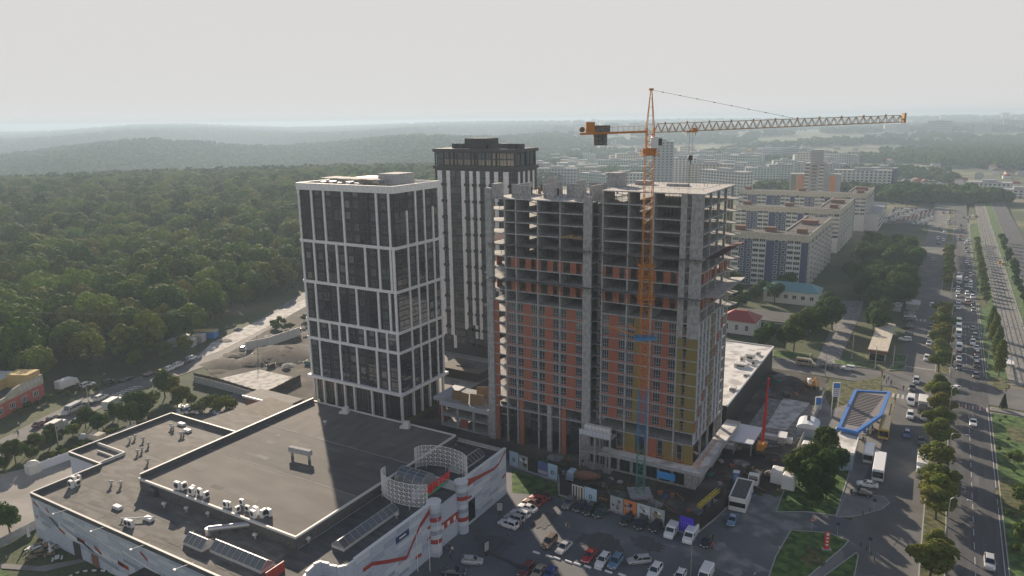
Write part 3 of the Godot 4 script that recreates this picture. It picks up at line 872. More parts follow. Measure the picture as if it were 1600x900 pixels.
func planted():
	# the row in the median, turning yellow
	for e in [[1452, 905, 1.05], [1464, 868, 0.62], [1462, 812, 0.95], [1458, 795, 1.05], [1467, 775, 1.0], [1463, 738, 1.05], [1468, 703, 1.0], [1464, 676, 0.95], [1470, 655, 0.92], [1469, 634, 1.0], [1470, 617, 0.8]]:
		var p := g(e[0], e[1])
		tree("street_tree", "street%d" % (rng.randi() % 3), Vector3(clampf(p.x, 4.2, 5.6), 0.12, p.z), e[2] * 1.02, "yellowing street tree in the median row near the petrol station", "yellowing median trees", 1.4)
	for e in [[1466, 578, 1.05], [1472, 560, 1.0], [1468, 545, 1.1], [1474, 530, 1.05], [1470, 517, 1.1], [1475, 505, 1.0], [1472, 494, 1.05]]:
		var p := g(e[0], e[1] + 4)
		tree("street_tree", "street%d" % (rng.randi() % 3), Vector3(clampf(p.x, 3.6, 5.6), 0.12, p.z), e[2], "yellowing street tree in the median row beyond the side street", "yellowing median trees", 1.4)
	for k in 16:
		tree("street_tree", "street%d" % (k % 3), Vector3(4.7 + rng.randf_range(-0.5, 0.5), 0.12, -425 - k * 7.2), rng.randf_range(0.8, 1.0), "brown leaved street tree in the far median row", "far median trees", 1.1)
	for k in 22:
		tree("street_tree", "light0", Vector3(20.6 + rng.randf_range(-0.4, 0.4), 0.12, -395 - k * 9.0), rng.randf_range(0.45, 0.62), "small green tree on the verge beside the queue of cars", "verge trees")
	for e in [[1547, 524], [1551, 541], [1556, 562], [1560, 586]]:
		var p := g(e[0], e[1] + 3)
		tree("poplar_tree", "poplar0", Vector3(p.x, 0.12, p.z), rng.randf_range(0.92, 1.08), "slender light green poplar on the verge before the tram stop", "poplars on the verge")
	for k in 18:
		tree("street_tree", "park%d" % (k % 3), Vector3(35.5 + rng.randf_range(-1, 1), 0.12, -345 - k * 15.0), rng.randf_range(0.42, 0.6), "dark tree between tram track and second carriageway", "trees beside the tram track")
	for e in [[1567, 640, 0.5, "conifer0"], [1583, 738, 0.36, "shrub1"], [1598, 800, 0.6, "shrub1"], [1570, 655, 0.5, "shrub0"], [1562, 660, 0.4, "shrub0"], [1575, 690, 0.5, "shrub0"], [1560, 705, 0.6, "shrub0"], [1585, 725, 1.3, "shrub1"], [1596, 785, 1.5, "shrub1"], [1598, 845, 1.4, "shrub1"], [1577, 808, 0.8, "shrub0"], [1585, 865, 0.9, "shrub0"]]:
		var p := g(e[0], e[1])
		if e[3] == "conifer0":
			tree("young_conifer", e[3], Vector3(p.x, 0.12, p.z), e[2], "young dark conifer alone on the verge near the path", "")
		else:
			tree("shrub", e[3], Vector3(p.x, 0.12, p.z), e[2], "low %s shrub scattered on the wide verge" % ("pale" if e[3] == "shrub1" else "dark"), "shrubs on the verge")
	# clump in front of the petrol station
	for e in [[1250, 725, 0.55, "light0"], [1243, 748, 0.8, "park0"], [1266, 735, 0.78, "park1"], [1290, 716, 0.85, "park2"], [1262, 772, 0.86, "park0"], [1283, 752, 0.8, "park1"], [1303, 740, 0.75, "park2"], [1290, 775, 0.6, "park0"], [1272, 786, 0.5, "park1"]]:
		var p := g(e[0], e[1] + 8)
		tree("park_tree", e[3], Vector3(p.x, 0.12, p.z), e[2], "dark leafy tree in the clump beside the petrol station", "clump beside the petrol station", 0.95)
	# the big clump before the flats
	for k in 46:
		var p := Vector3(rng.randf_range(-37, -11.5), 0, rng.randf_range(-520, -352))
		tree("park_tree", "park%d" % (k % 3), p, rng.randf_range(0.95, 1.45), "tall dark tree in the grove between flats and service road", "grove before the flats", 1.15)
	for e in [[1262, 525], [1278, 515], [1290, 505], [1245, 520], [1296, 492], [1300, 510]]:
		var p := g(e[0], e[1] + 6)
		tree("park_tree", "light0" if int(e[0]) % 2 else "park1", p, rng.randf_range(0.95, 1.2), "olive green tree beside the gravel access road", "trees by the access road", 1.1)
	for e in [[1200, 535], [1160, 480], [1178, 468], [1195, 462], [1150, 470], [1210, 470], [1225, 540], [1188, 545], [1240, 545]]:
		var p := g(e[0], e[1] + 4)
		tree("park_tree", "park%d" % (rng.randi() % 3), p, rng.randf_range(0.7, 1.0), "leafy tree around the red roofed house", "trees by the red roofed house")
	for e in [[1370, 505], [1378, 495], [1364, 515], [1385, 490], [1372, 520]]:
		var p := g(e[0], e[1] + 4)
		tree("park_tree", "light0" if int(e[0]) % 2 else "park0", p, rng.randf_range(0.8, 1.1), "green tree close behind the kiosk shop", "trees by the kiosk shop")
	for k in 30:
		var p := Vector3(rng.randf_range(-52, -20), 0, rng.randf_range(-960, -810))
		tree("park_tree", "park%d" % (k % 3), p, rng.randf_range(1.0, 1.6), "dark tree in the far grove behind the crowded car lot", "grove behind the car lot", 1.15)
	for k in 26:
		var p := Vector3(rng.randf_range(-120, -62), 0, rng.randf_range(-378, -300))
		if p.z > -330 and p.x > -75:
			continue
		tree("park_tree", "park%d" % (k % 3), p, rng.randf_range(0.8, 1.2), "dark tree at the foot of the blue and white flats", "trees at the foot of the flats", 1.1)
	# the mall's back yard and the street
	for e in [[205, 672, 0.78, "park0"], [215, 660, 0.85, "park1"], [232, 655, 0.85, "park2"], [222, 668, 0.7, "park0"]]:
		var p := g(e[0], e[1])
		tree("park_tree", e[3], p, e[2], "dense dark tree behind the mall near the tall pole", "dark trees behind the mall")
	for e in [[270, 622, 0.8, "light0"], [285, 634, 0.75, "light0"], [258, 620, 0.8, "park1"], [278, 640, 0.55, "light0"], [300, 636, 0.5, "light0"]]:
		var p := g(e[0], e[1])
		tree("park_tree", e[3], p, e[2], "yellow green bushy tree beside the scrap heap", "bushy trees beside the scrap heap")
	for e in [[320, 640], [333, 636], [345, 640], [355, 634], [310, 646], [338, 644], [362, 640]]:
		tree("shrub", "shrub1", g(e[0], e[1]), rng.randf_range(1.2, 1.6), "yellow green shrub below the retaining wall", "shrubs below the retaining wall")
	for e in [[145, 668, 0.5, "park1"], [60, 706, 0.62, "light0"], [14, 720, 0.6, "light0"], [40, 712, 0.4, "park0"], [8, 740, 0.45, "park2"], [52, 722, 0.4, "park0"], [16, 834, 0.66, "park1"]]:
		tree("yard_tree", e[3], g(e[0], e[1]), e[2], "rounded green tree beside the concrete street fence", "trees beside the street fence")
	for k in 14:
		var t := rng.randf()
		tree("yard_tree", pick(["light0", "park0", "park1"]), g(lerpf(20, 235, t), lerpf(716, 640, t) + rng.randf_range(-10, 12)), rng.randf_range(0.3, 0.62), "bushy green tree on the bank between the mall and the street", "trees on the bank")
	for k in 34:
		var a := g(70 + rng.randf() * 110, 690 + rng.randf() * 12)
		var t := rng.randf()
		a = g(lerpf(78, 205, t), lerpf(716, 676, t) + rng.randf_range(-6, 4))
		tree("shrub", "shrub1" if k % 3 else "shrub0", a, rng.randf_range(0.5, 0.95), "weedy yellow green shrub on the bank above the mall yard", "weeds on the bank")
	for e in [[290, 556, 0.9, "light0"], [213, 578, 0.85, "light0"], [258, 562, 0.8, "light0"]]:
		tree("yellow_tree", e[3], g(e[0], e[1]), e[2], "light yellow green tree on the grass before the wood", "light trees before the wood")
	for e in [[95, 618], [105, 622], [115, 614], [122, 612], [140, 612], [150, 613], [60, 634], [45, 640], [30, 650], [75, 628]]:
		tree("shrub", "shrub0", g(e[0], e[1]), rng.randf_range(0.9, 1.4), "dark shrub beside the pink building", "shrubs beside the pink building")
	for k in 12:
		tree("shrub", "shrub0", g(lerpf(425, 480, rng.randf()), lerpf(525, 500, rng.randf())), rng.randf_range(0.8, 1.6), "dusty shrub on the earth of the second site", "shrubs on the second site")

# ---------- windows ----------
# a framed window facing +z, its middle at the origin: the frame is the part, the panes hang under it
func window_meshes(w: float, h: float, cols: int, transom: float, fw := 0.07) -> Array:
	var key := "win_%.2f_%.2f_%d_%.2f_%.2f" % [w, h, cols, transom, fw]
	if not cache.has(key):
		var b := MB.new()
		b.span(Vector3(-w / 2, -h / 2, -0.02), Vector3(-w / 2 + fw, h / 2, 0.1))
		b.span(Vector3(w / 2 - fw, -h / 2, -0.02), Vector3(w / 2, h / 2, 0.1))
		b.span(Vector3(-w / 2 + fw, h / 2 - fw, -0.02), Vector3(w / 2 - fw, h / 2, 0.1))
		b.span(Vector3(-w / 2 + fw, -h / 2, -0.02), Vector3(w / 2 - fw, -h / 2 + fw, 0.1))
		for k in range(1, cols):
			var x := -w / 2 + w * k / cols
			b.span(Vector3(x - fw * 0.5, -h / 2 + fw, -0.02), Vector3(x + fw * 0.5, h / 2 - fw, 0.085))
		if transom > 0:
			var y := -h / 2 + h * transom
			b.span(Vector3(-w / 2 + fw, y - fw * 0.45, -0.02), Vector3(w / 2 - fw, y + fw * 0.45, 0.07))
		var p := MB.new()
		p.span(Vector3(-w / 2 + fw * 0.5, -h / 2 + fw * 0.5, 0.0), Vector3(w / 2 - fw * 0.5, h / 2 - fw * 0.5, 0.03))
		cache[key] = [b.mesh(), p.mesh()]
	return cache[key]

func window(parent: Node, at: Vector3, w: float, h: float, cols: int, transom: float, frame: Material, pane: Material, facing := 0.0, fw := 0.07) -> Node:
	var m := window_meshes(w, h, cols, transom, fw)
	var o := part(parent, "window", m[0], frame, at, Basis(Vector3.UP, facing))
	part(o, "pane", m[1], pane)
	return o

func pick(list: Array):
	return list[rng.randi() % list.size()]

# ---------- the dark tower with the white grid ----------
func grid_tower():
	var t := thing("apartment_tower", "dark apartment tower wrapped in a white grid of bands and fins", "tower", Vector3(-147.7, 0, -166.8))
	var hx := 17.75
	var hz := 10.55
	bp(t, "wall", Vector3(-hx, 8.4, -hz), Vector3(hx, 67.4, hz), M.clad_dark)
	bp(t, "core_wall", Vector3(-hx + 1.2, 0, -hz + 1.2), Vector3(hx - 1.2, 8.4, hz - 1.2), M.clad_dark)
	var levels := [9.0, 21.4, 27.3, 39.2, 51.6, 67.7]
	var floors := [4, 2, 4, 4, 5]
	var front := [[0.0, 0.12, 0.36, 0.55, 0.77, 0.89, 1.0], [0.0, 0.12, 0.255, 0.365, 0.455, 0.655, 0.78, 0.89, 1.0], [0.0, 0.12, 0.38, 0.585, 0.82, 0.94, 1.0], [0.0, 0.136, 0.276, 0.395, 0.494, 0.705, 0.85, 0.97, 1.0], [0.0, 0.146, 0.285, 0.495, 0.85, 0.975]]
	var side := [0.0, 0.265, 0.465, 0.66, 0.86, 1.0]
	for i in levels.size():
		var y: float = levels[i]
		var th := 0.85 if i < 5 else 1.4
		var out := 0.42 if i > 0 else 1.0
		var b := MB.new()
		b.box(Vector3(0, y - th * 0.5, hz + out * 0.5), Vector3(2 * hx + 2 * out, th, out))
		b.box(Vector3(0, y - th * 0.5, -hz - out * 0.5), Vector3(2 * hx + 2 * out, th, out))
		b.box(Vector3(hx + out * 0.5, y - th * 0.5, 0), Vector3(out, th, 2 * hz))
		b.box(Vector3(-hx - out * 0.5, y - th * 0.5, 0), Vector3(out, th, 2 * hz))
		part(t, "white_band", b.mesh(), M.clad_white)
	for i in 5:
		var y0: float = levels[i]
		var y1: float = levels[i + 1] - (0.85 if i < 4 else 1.4)
		var fh: float = (levels[i + 1] - levels[i]) / floors[i]
		for f in front[i]:
			var x: float = lerpf(-hx + 0.3, hx - 0.3, f)
			bp(t, "white_fin", Vector3(x - 0.36, y0, hz - 0.02), Vector3(x + 0.36, y1, hz + 0.34), M.clad_white)
		for k in side.size():
			if k == 0:
				continue
			var z: float = lerpf(hz - 0.3, -hz + 0.3, side[k])
			var top := y1 - (5.2 if i == 4 and (k == 1 or k == 4) else 0.0)
			bp(t, "white_fin", Vector3(hx - 0.02, y0, z - 0.34), Vector3(hx + 0.34, top, z + 0.34), M.clad_white)
		# cells between the fins, in each a window or a loggia on every floor
		for fc in 2:
			var marks: Array = front[i].duplicate() if fc == 0 else side.duplicate()
			if marks[-1] < 1.0:
				marks.append(1.0)
			var length := 2 * hx if fc == 0 else 2 * hz
			for k in marks.size() - 1:
				var w: float = (marks[k + 1] - marks[k]) * length - 0.8
				if w < 1.0:
					continue
				var n := maxi(1, int(w / 2.7))
				var deep := rng.randi() % n if (n > 1 or rng.randf() < 0.2) else -1
				if (fc == 0 and k == marks.size() - 2) or (fc == 1 and k == 0):
					deep = 0
				if fc == 1 and k == 2:
					deep = 0
				for s in n:
					var u: float = lerpf(marks[k], marks[k + 1], (s + 0.5) / n)
					for f in floors[i]:
						var y: float = y0 + (f + 0.5) * fh - 0.1
						var sw: float = w / n
						if s == deep:
							var a := Vector3(lerpf(-hx, hx, u), y, hz + 0.02) if fc == 0 else Vector3(hx + 0.02, y, lerpf(hz, -hz, u))
							var lg := part(t, "loggia", loggia_mesh(sw - 0.1, fh, 0), M.clad_dark, a, Basis(Vector3.UP, 0.0 if fc == 0 else PI / 2))
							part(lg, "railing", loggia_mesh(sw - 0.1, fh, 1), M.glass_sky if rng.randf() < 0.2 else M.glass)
						else:
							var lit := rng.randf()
							var pane: Material = M.glass_lit_tint if lit < 0.06 else (M.blind if lit < 0.16 else (M.glass_sky if lit < 0.4 else M.glass))  # warm and paler panes carry reflected light in their colour
							var a := Vector3(lerpf(-hx, hx, u), y, hz) if fc == 0 else Vector3(hx, y, lerpf(hz, -hz, u))
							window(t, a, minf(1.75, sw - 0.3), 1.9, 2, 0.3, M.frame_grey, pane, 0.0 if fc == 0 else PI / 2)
	# balconies on the wood side
	for k in 18:
		var b := MB.new()
		b.span(Vector3(-hx - 1.3, 10.5 + k * 3.05, -6), Vector3(-hx, 10.75 + k * 3.05, hz - 1.5))
		b.span(Vector3(-hx - 1.3, 10.75 + k * 3.05, -6), Vector3(-hx - 1.22, 11.4 + k * 3.05, hz - 1.5))
		part(t, "balcony", b.mesh(), M.offwhite)
	# glazed base
	for f in [0.0, 0.12, 0.26, 0.37, 0.48, 0.68, 0.81, 1.0]:
		var x: float = lerpf(-hx + 0.35, hx - 0.35, f)
		bp(t, "base_column", Vector3(x - 0.32, 0, hz - 0.7), Vector3(x + 0.32, 8.0, hz - 0.06), M.clad_white)
	for f in [0.0, 0.27, 0.47, 0.66, 0.86, 1.0]:
		var z: float = lerpf(hz - 0.35, -hz + 0.35, f)
		if f > 0:
			bp(t, "base_column", Vector3(hx - 0.7, 0, z - 0.32), Vector3(hx - 0.06, 8.0, z + 0.32), M.clad_white)
	for k in 14:
		var x0 := lerpf(-hx + 0.8, hx - 5.5, k / 14.0)
		var x1 := lerpf(-hx + 0.8, hx - 5.5, (k + 1) / 14.0)
		window(t, Vector3((x0 + x1) * 0.5, 4.2, hz - 1.1), x1 - x0 - 0.02, 7.6, 2, 0.5, M.frame_grey, M.glass_front, 0.0, 0.08)
	for k in 8:
		var z0 := lerpf(hz - 1.5, -hz + 4.0, k / 8.0)
		var z1 := lerpf(hz - 1.5, -hz + 4.0, (k + 1) / 8.0)
		window(t, Vector3(hx - 1.1, 4.2, (z0 + z1) * 0.5), z0 - z1 - 0.02, 7.6, 2, 0.5, M.frame_grey, M.glass_front, PI / 2, 0.08)
	# roof
	var rf := bp(t, "roof", Vector3(-hx + 0.1, 67.3, -hz + 0.1), Vector3(hx - 0.1, 67.6, hz - 0.1), M.slab_top)
	rf.set_meta("label", "pale flat roof")
	bp(t, "parapet", Vector3(-hx - 0.4, 67.7, hz - 0.1), Vector3(hx + 0.4, 68.3, hz + 0.4), M.clad_white)
	bp(t, "parapet", Vector3(-hx - 0.4, 67.7, -hz - 0.4), Vector3(hx + 0.4, 68.3, -hz + 0.1), M.clad_white)
	bp(t, "parapet", Vector3(hx - 0.1, 67.7, -hz + 0.1), Vector3(hx + 0.4, 68.3, hz - 0.1), M.clad_white)
	bp(t, "parapet", Vector3(-hx - 0.4, 67.7, -hz + 0.1), Vector3(-hx + 0.1, 68.3, hz - 0.1), M.clad_white)
	bp(t, "stair_house", Vector3(5, 67.6, -7), Vector3(12, 70.8, 1), M.blk_grey)
	bp(t, "plant_room", Vector3(-6, 67.6, -8), Vector3(1, 69.4, -1), M.offwhite)
	bp(t, "plant_room", Vector3(-14, 67.6, -5), Vector3(-9, 69.0, 1), M.offwhite)
	for k in 9:
		var x := -15.0 + k * 2.7
		bp(t, "roof_deck", Vector3(x, 69.2, -3 + (k % 3)), Vector3(x + 2.5, 69.35, 4 + (k % 2)), M.slab_top)
		bp(t, "deck_post", Vector3(x + 1.1, 67.6, 1), Vector3(x + 1.3, 69.2, 1.2), M.offwhite)
	for k in 5:
		bp(t, "duct", Vector3(-12 + k * 3.3, 67.6, 5), Vector3(-10.4 + k * 3.3, 68.5 + 0.2 * (k % 2), 7), M.steel)

func loggia_mesh(w: float, fh: float, which: int) -> Mesh:
	var key := "log_%.2f_%.2f_%d" % [w, fh, which]
	if not cache.has(key):
		var b := MB.new()
		if which == 0:  # flat cladding panel standing in for the open recess, with slab edge and rail
			b.span(Vector3(-w / 2, -fh / 2, -0.01), Vector3(w / 2, fh / 2, 0.02))
			b.span(Vector3(-w / 2, -fh / 2, 0.02), Vector3(w / 2, -fh / 2 + 0.14, 0.2))
			b.span(Vector3(-w / 2, -fh / 2 + 1.1, 0.1), Vector3(w / 2, -fh / 2 + 1.16, 0.18))
			b.span(Vector3(-0.03, -fh / 2 + 0.14, 0.02), Vector3(0.03, fh / 2, 0.06))
		else:
			b.span(Vector3(-w / 2 + 0.05, -fh / 2 + 0.16, 0.12), Vector3(w / 2 - 0.05, -fh / 2 + 1.1, 0.15))
			b.span(Vector3(-w / 2 + 0.1, -fh / 2 + 1.3, 0.02), Vector3(-0.1, fh / 2 - 0.2, 0.05))
			b.span(Vector3(0.1, -fh / 2 + 1.3, 0.02), Vector3(w / 2 - 0.1, fh / 2 - 0.2, 0.05))
		cache[key] = b.mesh()
	return cache[key]

# ---------- the tower behind with white vertical strips ----------
func strip_tower():
	var t := thing("apartment_tower", "dark tower with narrow white vertical strips and a glazed penthouse crown", "tower", Vector3(-143.9, 0, -225.6))
	var hx := 16.9
	var hz := 7.5
	var top := 68.8
	bp(t, "wall", Vector3(-hx, 0, -hz), Vector3(hx, top, hz), M.clad_dark2)
	var strips := [[684, 690], [698.6, 703], [722, 726.5], [735, 739], [746, 749.7], [760, 764.5], [773, 777.5], [786.5, 793]]
	var xs := []
	for i in strips.size():
		var a: float = -158.9 + (strips[i][0] - 686) * 0.2715 + 143.9
		var b: float = -158.9 + (strips[i][1] - 686) * 0.2715 + 143.9
		xs.append([a, b])
		var low: float = [7, 7, 10, 12, 7, 7, 26, 7][i]
		bp(t, "white_strip", Vector3(a - 0.15, low, hz), Vector3(b + 0.2, top - 0.6, hz + 0.3), M.clad_white)
		if i in [1, 3, 6]:  # a second, shifted length of strip lower down
			bp(t, "white_strip", Vector3(a + 0.9, low - 5, hz), Vector3(b + 1.0, low + 0, hz + 0.3), M.clad_white)
	for k in 4:
		var z := hz - 2.0 - k * 3.4
		bp(t, "white_strip", Vector3(hx, 8, z - 0.5), Vector3(hx + 0.3, top - 0.6, z + 0.5), M.clad_white)
	var fh := 2.95
	var gaps := [[-hx + 0.2, xs[0][0]]]
	for i in xs.size() - 1:
		gaps.append([xs[i][1], xs[i + 1][0]])
	gaps.append([xs[-1][1], hx - 0.2])
	for gp in gaps:
		var w: float = gp[1] - gp[0]
		if w < 1.0:
			continue
		for f in 22:
			var y := 5.2 + f * fh
			var bal := f % 2 == 0 and w < 3.4
			if bal:
				bp(t, "balcony", Vector3(gp[0] + 0.1, y - 1.3, hz), Vector3(gp[1] - 0.1, y - 0.4, hz + 0.75), M.clad_dark)
			if w > 3.6:
				window(t, Vector3(lerpf(gp[0], gp[1], 0.28), y, hz + 0.01), w * 0.36, 1.8, 2, 0.0, M.frame_grey, pick([M.glass, M.glass, M.glass_sky]))
				window(t, Vector3(lerpf(gp[0], gp[1], 0.74), y, hz + 0.01), w * 0.36, 1.8, 2, 0.0, M.frame_grey, pick([M.glass, M.glass_sky, M.glass_sky]))
			else:
				window(t, Vector3(lerpf(gp[0], gp[1], 0.5), y + 0.1, hz + 0.01), minf(w - 0.3, 1.7), 1.9, 2, 0.0, M.frame_grey, pick([M.glass, M.glass, M.glass_sky, M.glass_sky]))
	# crown
	bp(t, "belt", Vector3(-hx - 0.5, top, -hz - 0.5), Vector3(hx + 0.5, top + 1.2, hz + 0.5), M.clad_dark2)
	bp(t, "penthouse_wall", Vector3(-hx + 0.5, top + 1.2, -hz + 0.5), Vector3(hx - 0.5, top + 6.0, hz - 0.5), M.clad_dark)
	for k in 11:
		var x0 := lerpf(-hx + 0.7, hx - 0.7, k / 11.0)
		var x1 := lerpf(-hx + 0.7, hx - 0.7, (k + 1) / 11.0)
		for r in 2:
			window(t, Vector3((x0 + x1) / 2, top + 2.4 + r * 2.35, hz - 0.46), x1 - x0 - (0.9 if k in [1, 3, 5, 7] else 0.15), 2.1, 2, 0.0, M.black, M.glass_lit_tint if (r == 0 and k != 0) or k > 7 else M.glass_sky)  # warm panes: sunlight through the crown put into the glass colour
	for k in 4:
		window(t, Vector3(hx - 0.46, top + 3.5, hz - 2.4 - k * 3.3), 2.6, 4.2, 2, 0.5, M.black, M.glass, PI / 2)
	for q in [[-hx, hz], [-hx + 8, hz], [0, hz], [hx - 8, hz], [hx - 0.4, hz], [hx - 0.4, 0], [hx - 0.4, -hz + 1]]:
		bp(t, "crown_post", Vector3(q[0], top + 1.2, q[1] - 0.4), Vector3(q[0] + 0.4, top + 6.0, q[1]), M.clad_dark)
	bp(t, "roof", Vector3(-hx - 0.5, top + 6.0, -hz - 0.5), Vector3(hx + 0.5, top + 7.1, hz + 0.5), M.clad_dark2)
	bp(t, "plant_room", Vector3(-6, top + 7, -4), Vector3(3.2, top + 10.6, 4), M.clad_dark)
	bp(t, "plant_room", Vector3(3.2, top + 7, -3), Vector3(8.6, top + 8.7, 3), M.clad_dark2)
	for x in [-11.4, -8.8, 10.4, 13.2, 15.6]:
		bp(t, "vent_stack", Vector3(x, top + 7, 2), Vector3(x + 1.8, top + 8.8, 4.2), M.clad_dark)

# ---------- the tower under construction ----------
func building_site_tower():
	var t := thing("unfinished_tower", "unfinished concrete tower with open floors above red brick walls", "tower", Vector3(-73, 0, -172.8))
	var ox := 73.0
	var fz := 13.2    # front face, in the tower's axes
	var bz := -13.2
	var fh := 2.95
	var secs := [[-100.2 + ox, -72.2 + ox, 1], [-69.6 + ox, -45.6 + ox, 0]]
	var colsx := [[-96.3, -93.1, -86.8, -80.6, -74.2], [-69.3, -62.9, -56.8, -50.4]]
	# slabs
	for s in 2:
		for k in range(secs[s][2], 21):
			var y: float = 69.1 - fh * k
			var back := bz
			var ext := 0.0
			var sl := bp(t, "floor_slab", Vector3(secs[s][0] - ext, y - 0.26, back), Vector3(secs[s][1] + (0.25 if k < 10 else 0.0), y, fz + 0.12), M.slab_top if k == secs[s][2] else M.concrete)
			if k == secs[s][2]:
				sl.set_meta("label", "bare pale top slab")
			if s == 0 and k > 0:  # balcony slabs by the free-standing pier
				var b := MB.new()
				b.prism(PackedVector2Array([Vector2(secs[0][0], fz - 7.5), Vector2(secs[0][0], fz - 0.6), Vector2(secs[0][0] - 1.2, fz - 1.2), Vector2(secs[0][0] - 3.0, fz - 6.0)]), y - 0.24, y - 0.02, true)
				if k % 2 == 1 or k < 9:
					part(t, "balcony_slab", b.mesh(), M.slab_top)
			if s == 1 and k < 11 and k > 0:
				var b := MB.new()
				b.prism(PackedVector2Array([Vector2(secs[1][1] + 0.25, bz + 0.5), Vector2(secs[1][1] + 0.25, bz + 6.5), Vector2(secs[1][1] + 1.6, bz + 5.6), Vector2(secs[1][1] + 2.6, bz + 1.2)]), y - 0.24, y - 0.02, true)
				part(t, "balcony_slab", b.mesh(), M.slab_top)
	# columns and cross walls
	for s in 2:
		for x in colsx[s]:
			var top: float = 69.1 - fh * secs[s][2] - 0.26
			bp(t, "column", Vector3(x + ox - 0.18, 0, fz - 0.5), Vector3(x + ox + 0.18, top, fz + 0.04), M.concrete)
			for k in range(secs[s][2], 10):
				var y1: float = 69.1 - fh * k - 0.26
				bp(t, "cross_wall", Vector3(x + ox - 0.1, y1 - fh + 0.26, fz - 7.0), Vector3(x + ox + 0.1, y1, fz - 0.5), M.concrete)
	bp(t, "pier", Vector3(-101.9 + ox, 0, fz - 0.8), Vector3(-100.0 + ox, 68.6, fz + 0.5), M.concrete)
	bp(t, "pier", Vector3(-74.2 + ox, 0, fz - 0.3), Vector3(-72.0 + ox, 67.4, fz + 0.3), M.concrete)
	bp(t, "pier", Vector3(-50.4 + ox, 36, fz - 0.3), Vector3(-49.1 + ox, 69.1, fz + 0.25), M.concrete)
	bp(t, "pier", Vector3(-48.1 + ox, 36, fz - 0.6), Vector3(-45.5 + ox, 69.1, fz + 0.25), M.concrete)
	for s in 2:
		for k in 5:
			var x := lerpf(secs[s][0] + 1, secs[s][1] - 1, k / 4.0)
			bp(t, "column", Vector3(x - 0.3, 0, bz + 0.2), Vector3(x + 0.3, 66, bz + 0.8), M.concrete)
	for s in 2:
		bp(t, "lift_core", Vector3(secs[s][0] + 8, 0, -6.5), Vector3(secs[s][1] - 7, 65.9, 1.0), M.concrete)
		bp(t, "inner_wall", Vector3(secs[s][0] + 0.6, 0, 2.0), Vector3(secs[s][0] + 9, 45, 2.3), M.concrete)
	for z in [6.5, 0.0, -6.5, -12.7]:
		bp(t, "side_column", Vector3(-46.1 + ox, 0, z - 0.25), Vector3(-45.6 + ox, 68.84, z + 0.25), M.concrete)
		bp(t, "side_column", Vector3(-100.2 + ox, 0, z - 0.25), Vector3(-99.8 + ox, 65.8, z + 0.25), M.concrete)
	# recess between the two halves
	bp(t, "recess_wall", Vector3(-72.2 + ox, 0, -8), Vector3(-69.6 + ox, 65.5, 9.2), M.concrete)
	for k in range(1, 21):
		bp(t, "recess_slab", Vector3(-72.1 + ox, 69.1 - fh * k - 0.25, 9.2), Vector3(-69.7 + ox, 69.1 - fh * k, 11.0), M.concrete)
		if k > 8:
			window(t, Vector3(-70.9 + ox, 69.1 - fh * k + 1.5, 9.25), 1.3, 1.7, 2, 0.0, M.white, M.glass)
	# shoring props on the freshly poured floors
	var pm := MB.new()
	pm.tube(Vector3(0, 0, 0), Vector3(0, fh - 0.27, 0), 0.06, 0.05, 5)
	var prop := pm.mesh()
	for e in [[1, 0, 15], [1, 1, 13], [1, 2, 11], [0, 1, 17], [0, 5, 13], [0, 7, 14], [1, 7, 10], [1, 5, 6]]:
		for k in e[2]:
			var x: float = lerpf(secs[e[0]][0] + 1.2, secs[e[0]][1] - 4.0, (k + 0.5) / e[2]) + rng.randf_range(-0.3, 0.3)
			part(t, "shoring_prop", prop, M.dark_steel, Vector3(x, 69.1 - fh * (e[1] + 1), fz - rng.randf_range(0.9, 4.0)))
	for k in 12:
		part(t, "shoring_prop", prop, M.dark_steel, Vector3(-46.3 + ox, 69.1 - fh * (1 + k % 3), lerpf(10, -11, (k + 0.5) / 12)))
	# brickwork on two open floors
	for k in [6, 8]:
		var y: float = 69.1 - fh * (k + 1)
		for s in 2:
			for i in colsx[s].size() - 1:
				var x0: float = colsx[s][i] + ox
				var x1: float = colsx[s][i + 1] + ox
				var w := x1 - x0
				for q in [[0.03, 0.13], [0.42, 0.68], [0.88, 0.97]] if w > 4 else [[0.5, 0.95]]:
					bp(t, "brick_panel", Vector3(x0 + w * q[0], y, fz - 0.5), Vector3(x0 + w * q[1], y + fh - 0.27, fz - 0.15), M.brick)
				bp(t, "brick_partition", Vector3(x0 + 0.3, y, fz - 5.5), Vector3(x1 - 0.3, y + fh - 0.27, fz - 5.2), M.brick if i % 2 else M.concrete)
		for q in range(5):
			var z := 10.0 - q * 4.6
			bp(t, "brick_panel", Vector3(-46.0 + ox, y, z - 1.9), Vector3(-45.7 + ox, y + fh - 0.27, z), M.brick)
		for q in range(3):
			bp(t, "brick_panel", Vector3(-100.1 + ox, y, 9.0 - q * 5.0), Vector3(-99.8 + ox, y + fh - 0.27, 11.4 - q * 5.0), M.brick)
	# closed storeys: piers, windows, lintels
	var plan := [
		[[-100.0, -98.6, "b"], [-98.6, -96.5, "o"], [-96.08, -95.6, "b"], [-95.6, -93.5, "w"], [-92.88, -91.2, "w"], [-91.2, -88.8, "b"], [-88.8, -87.1, "w"], [-86.58, -84.9, "w"], [-84.9, -82.6, "b"], [-82.6, -81.0, "w"], [-80.38, -78.8, "w"], [-78.8, -76.2, "b"], [-76.2, -74.4, "w"]],
		[[-69.1, -67.3, "w"], [-67.3, -64.9, "b"], [-64.9, -63.2, "w"], [-62.68, -60.9, "w"], [-60.9, -59.2, "i"], [-59.2, -57.1, "b"], [-56.58, -55.9, "b"], [-55.9, -54.0, "w"], [-54.0, -52.4, "b"], [-52.4, -50.6, "w"], [-50.18, -48.9, "i"], [-48.9, -48.1, "n"], [-48.1, -45.6, "i"]]]
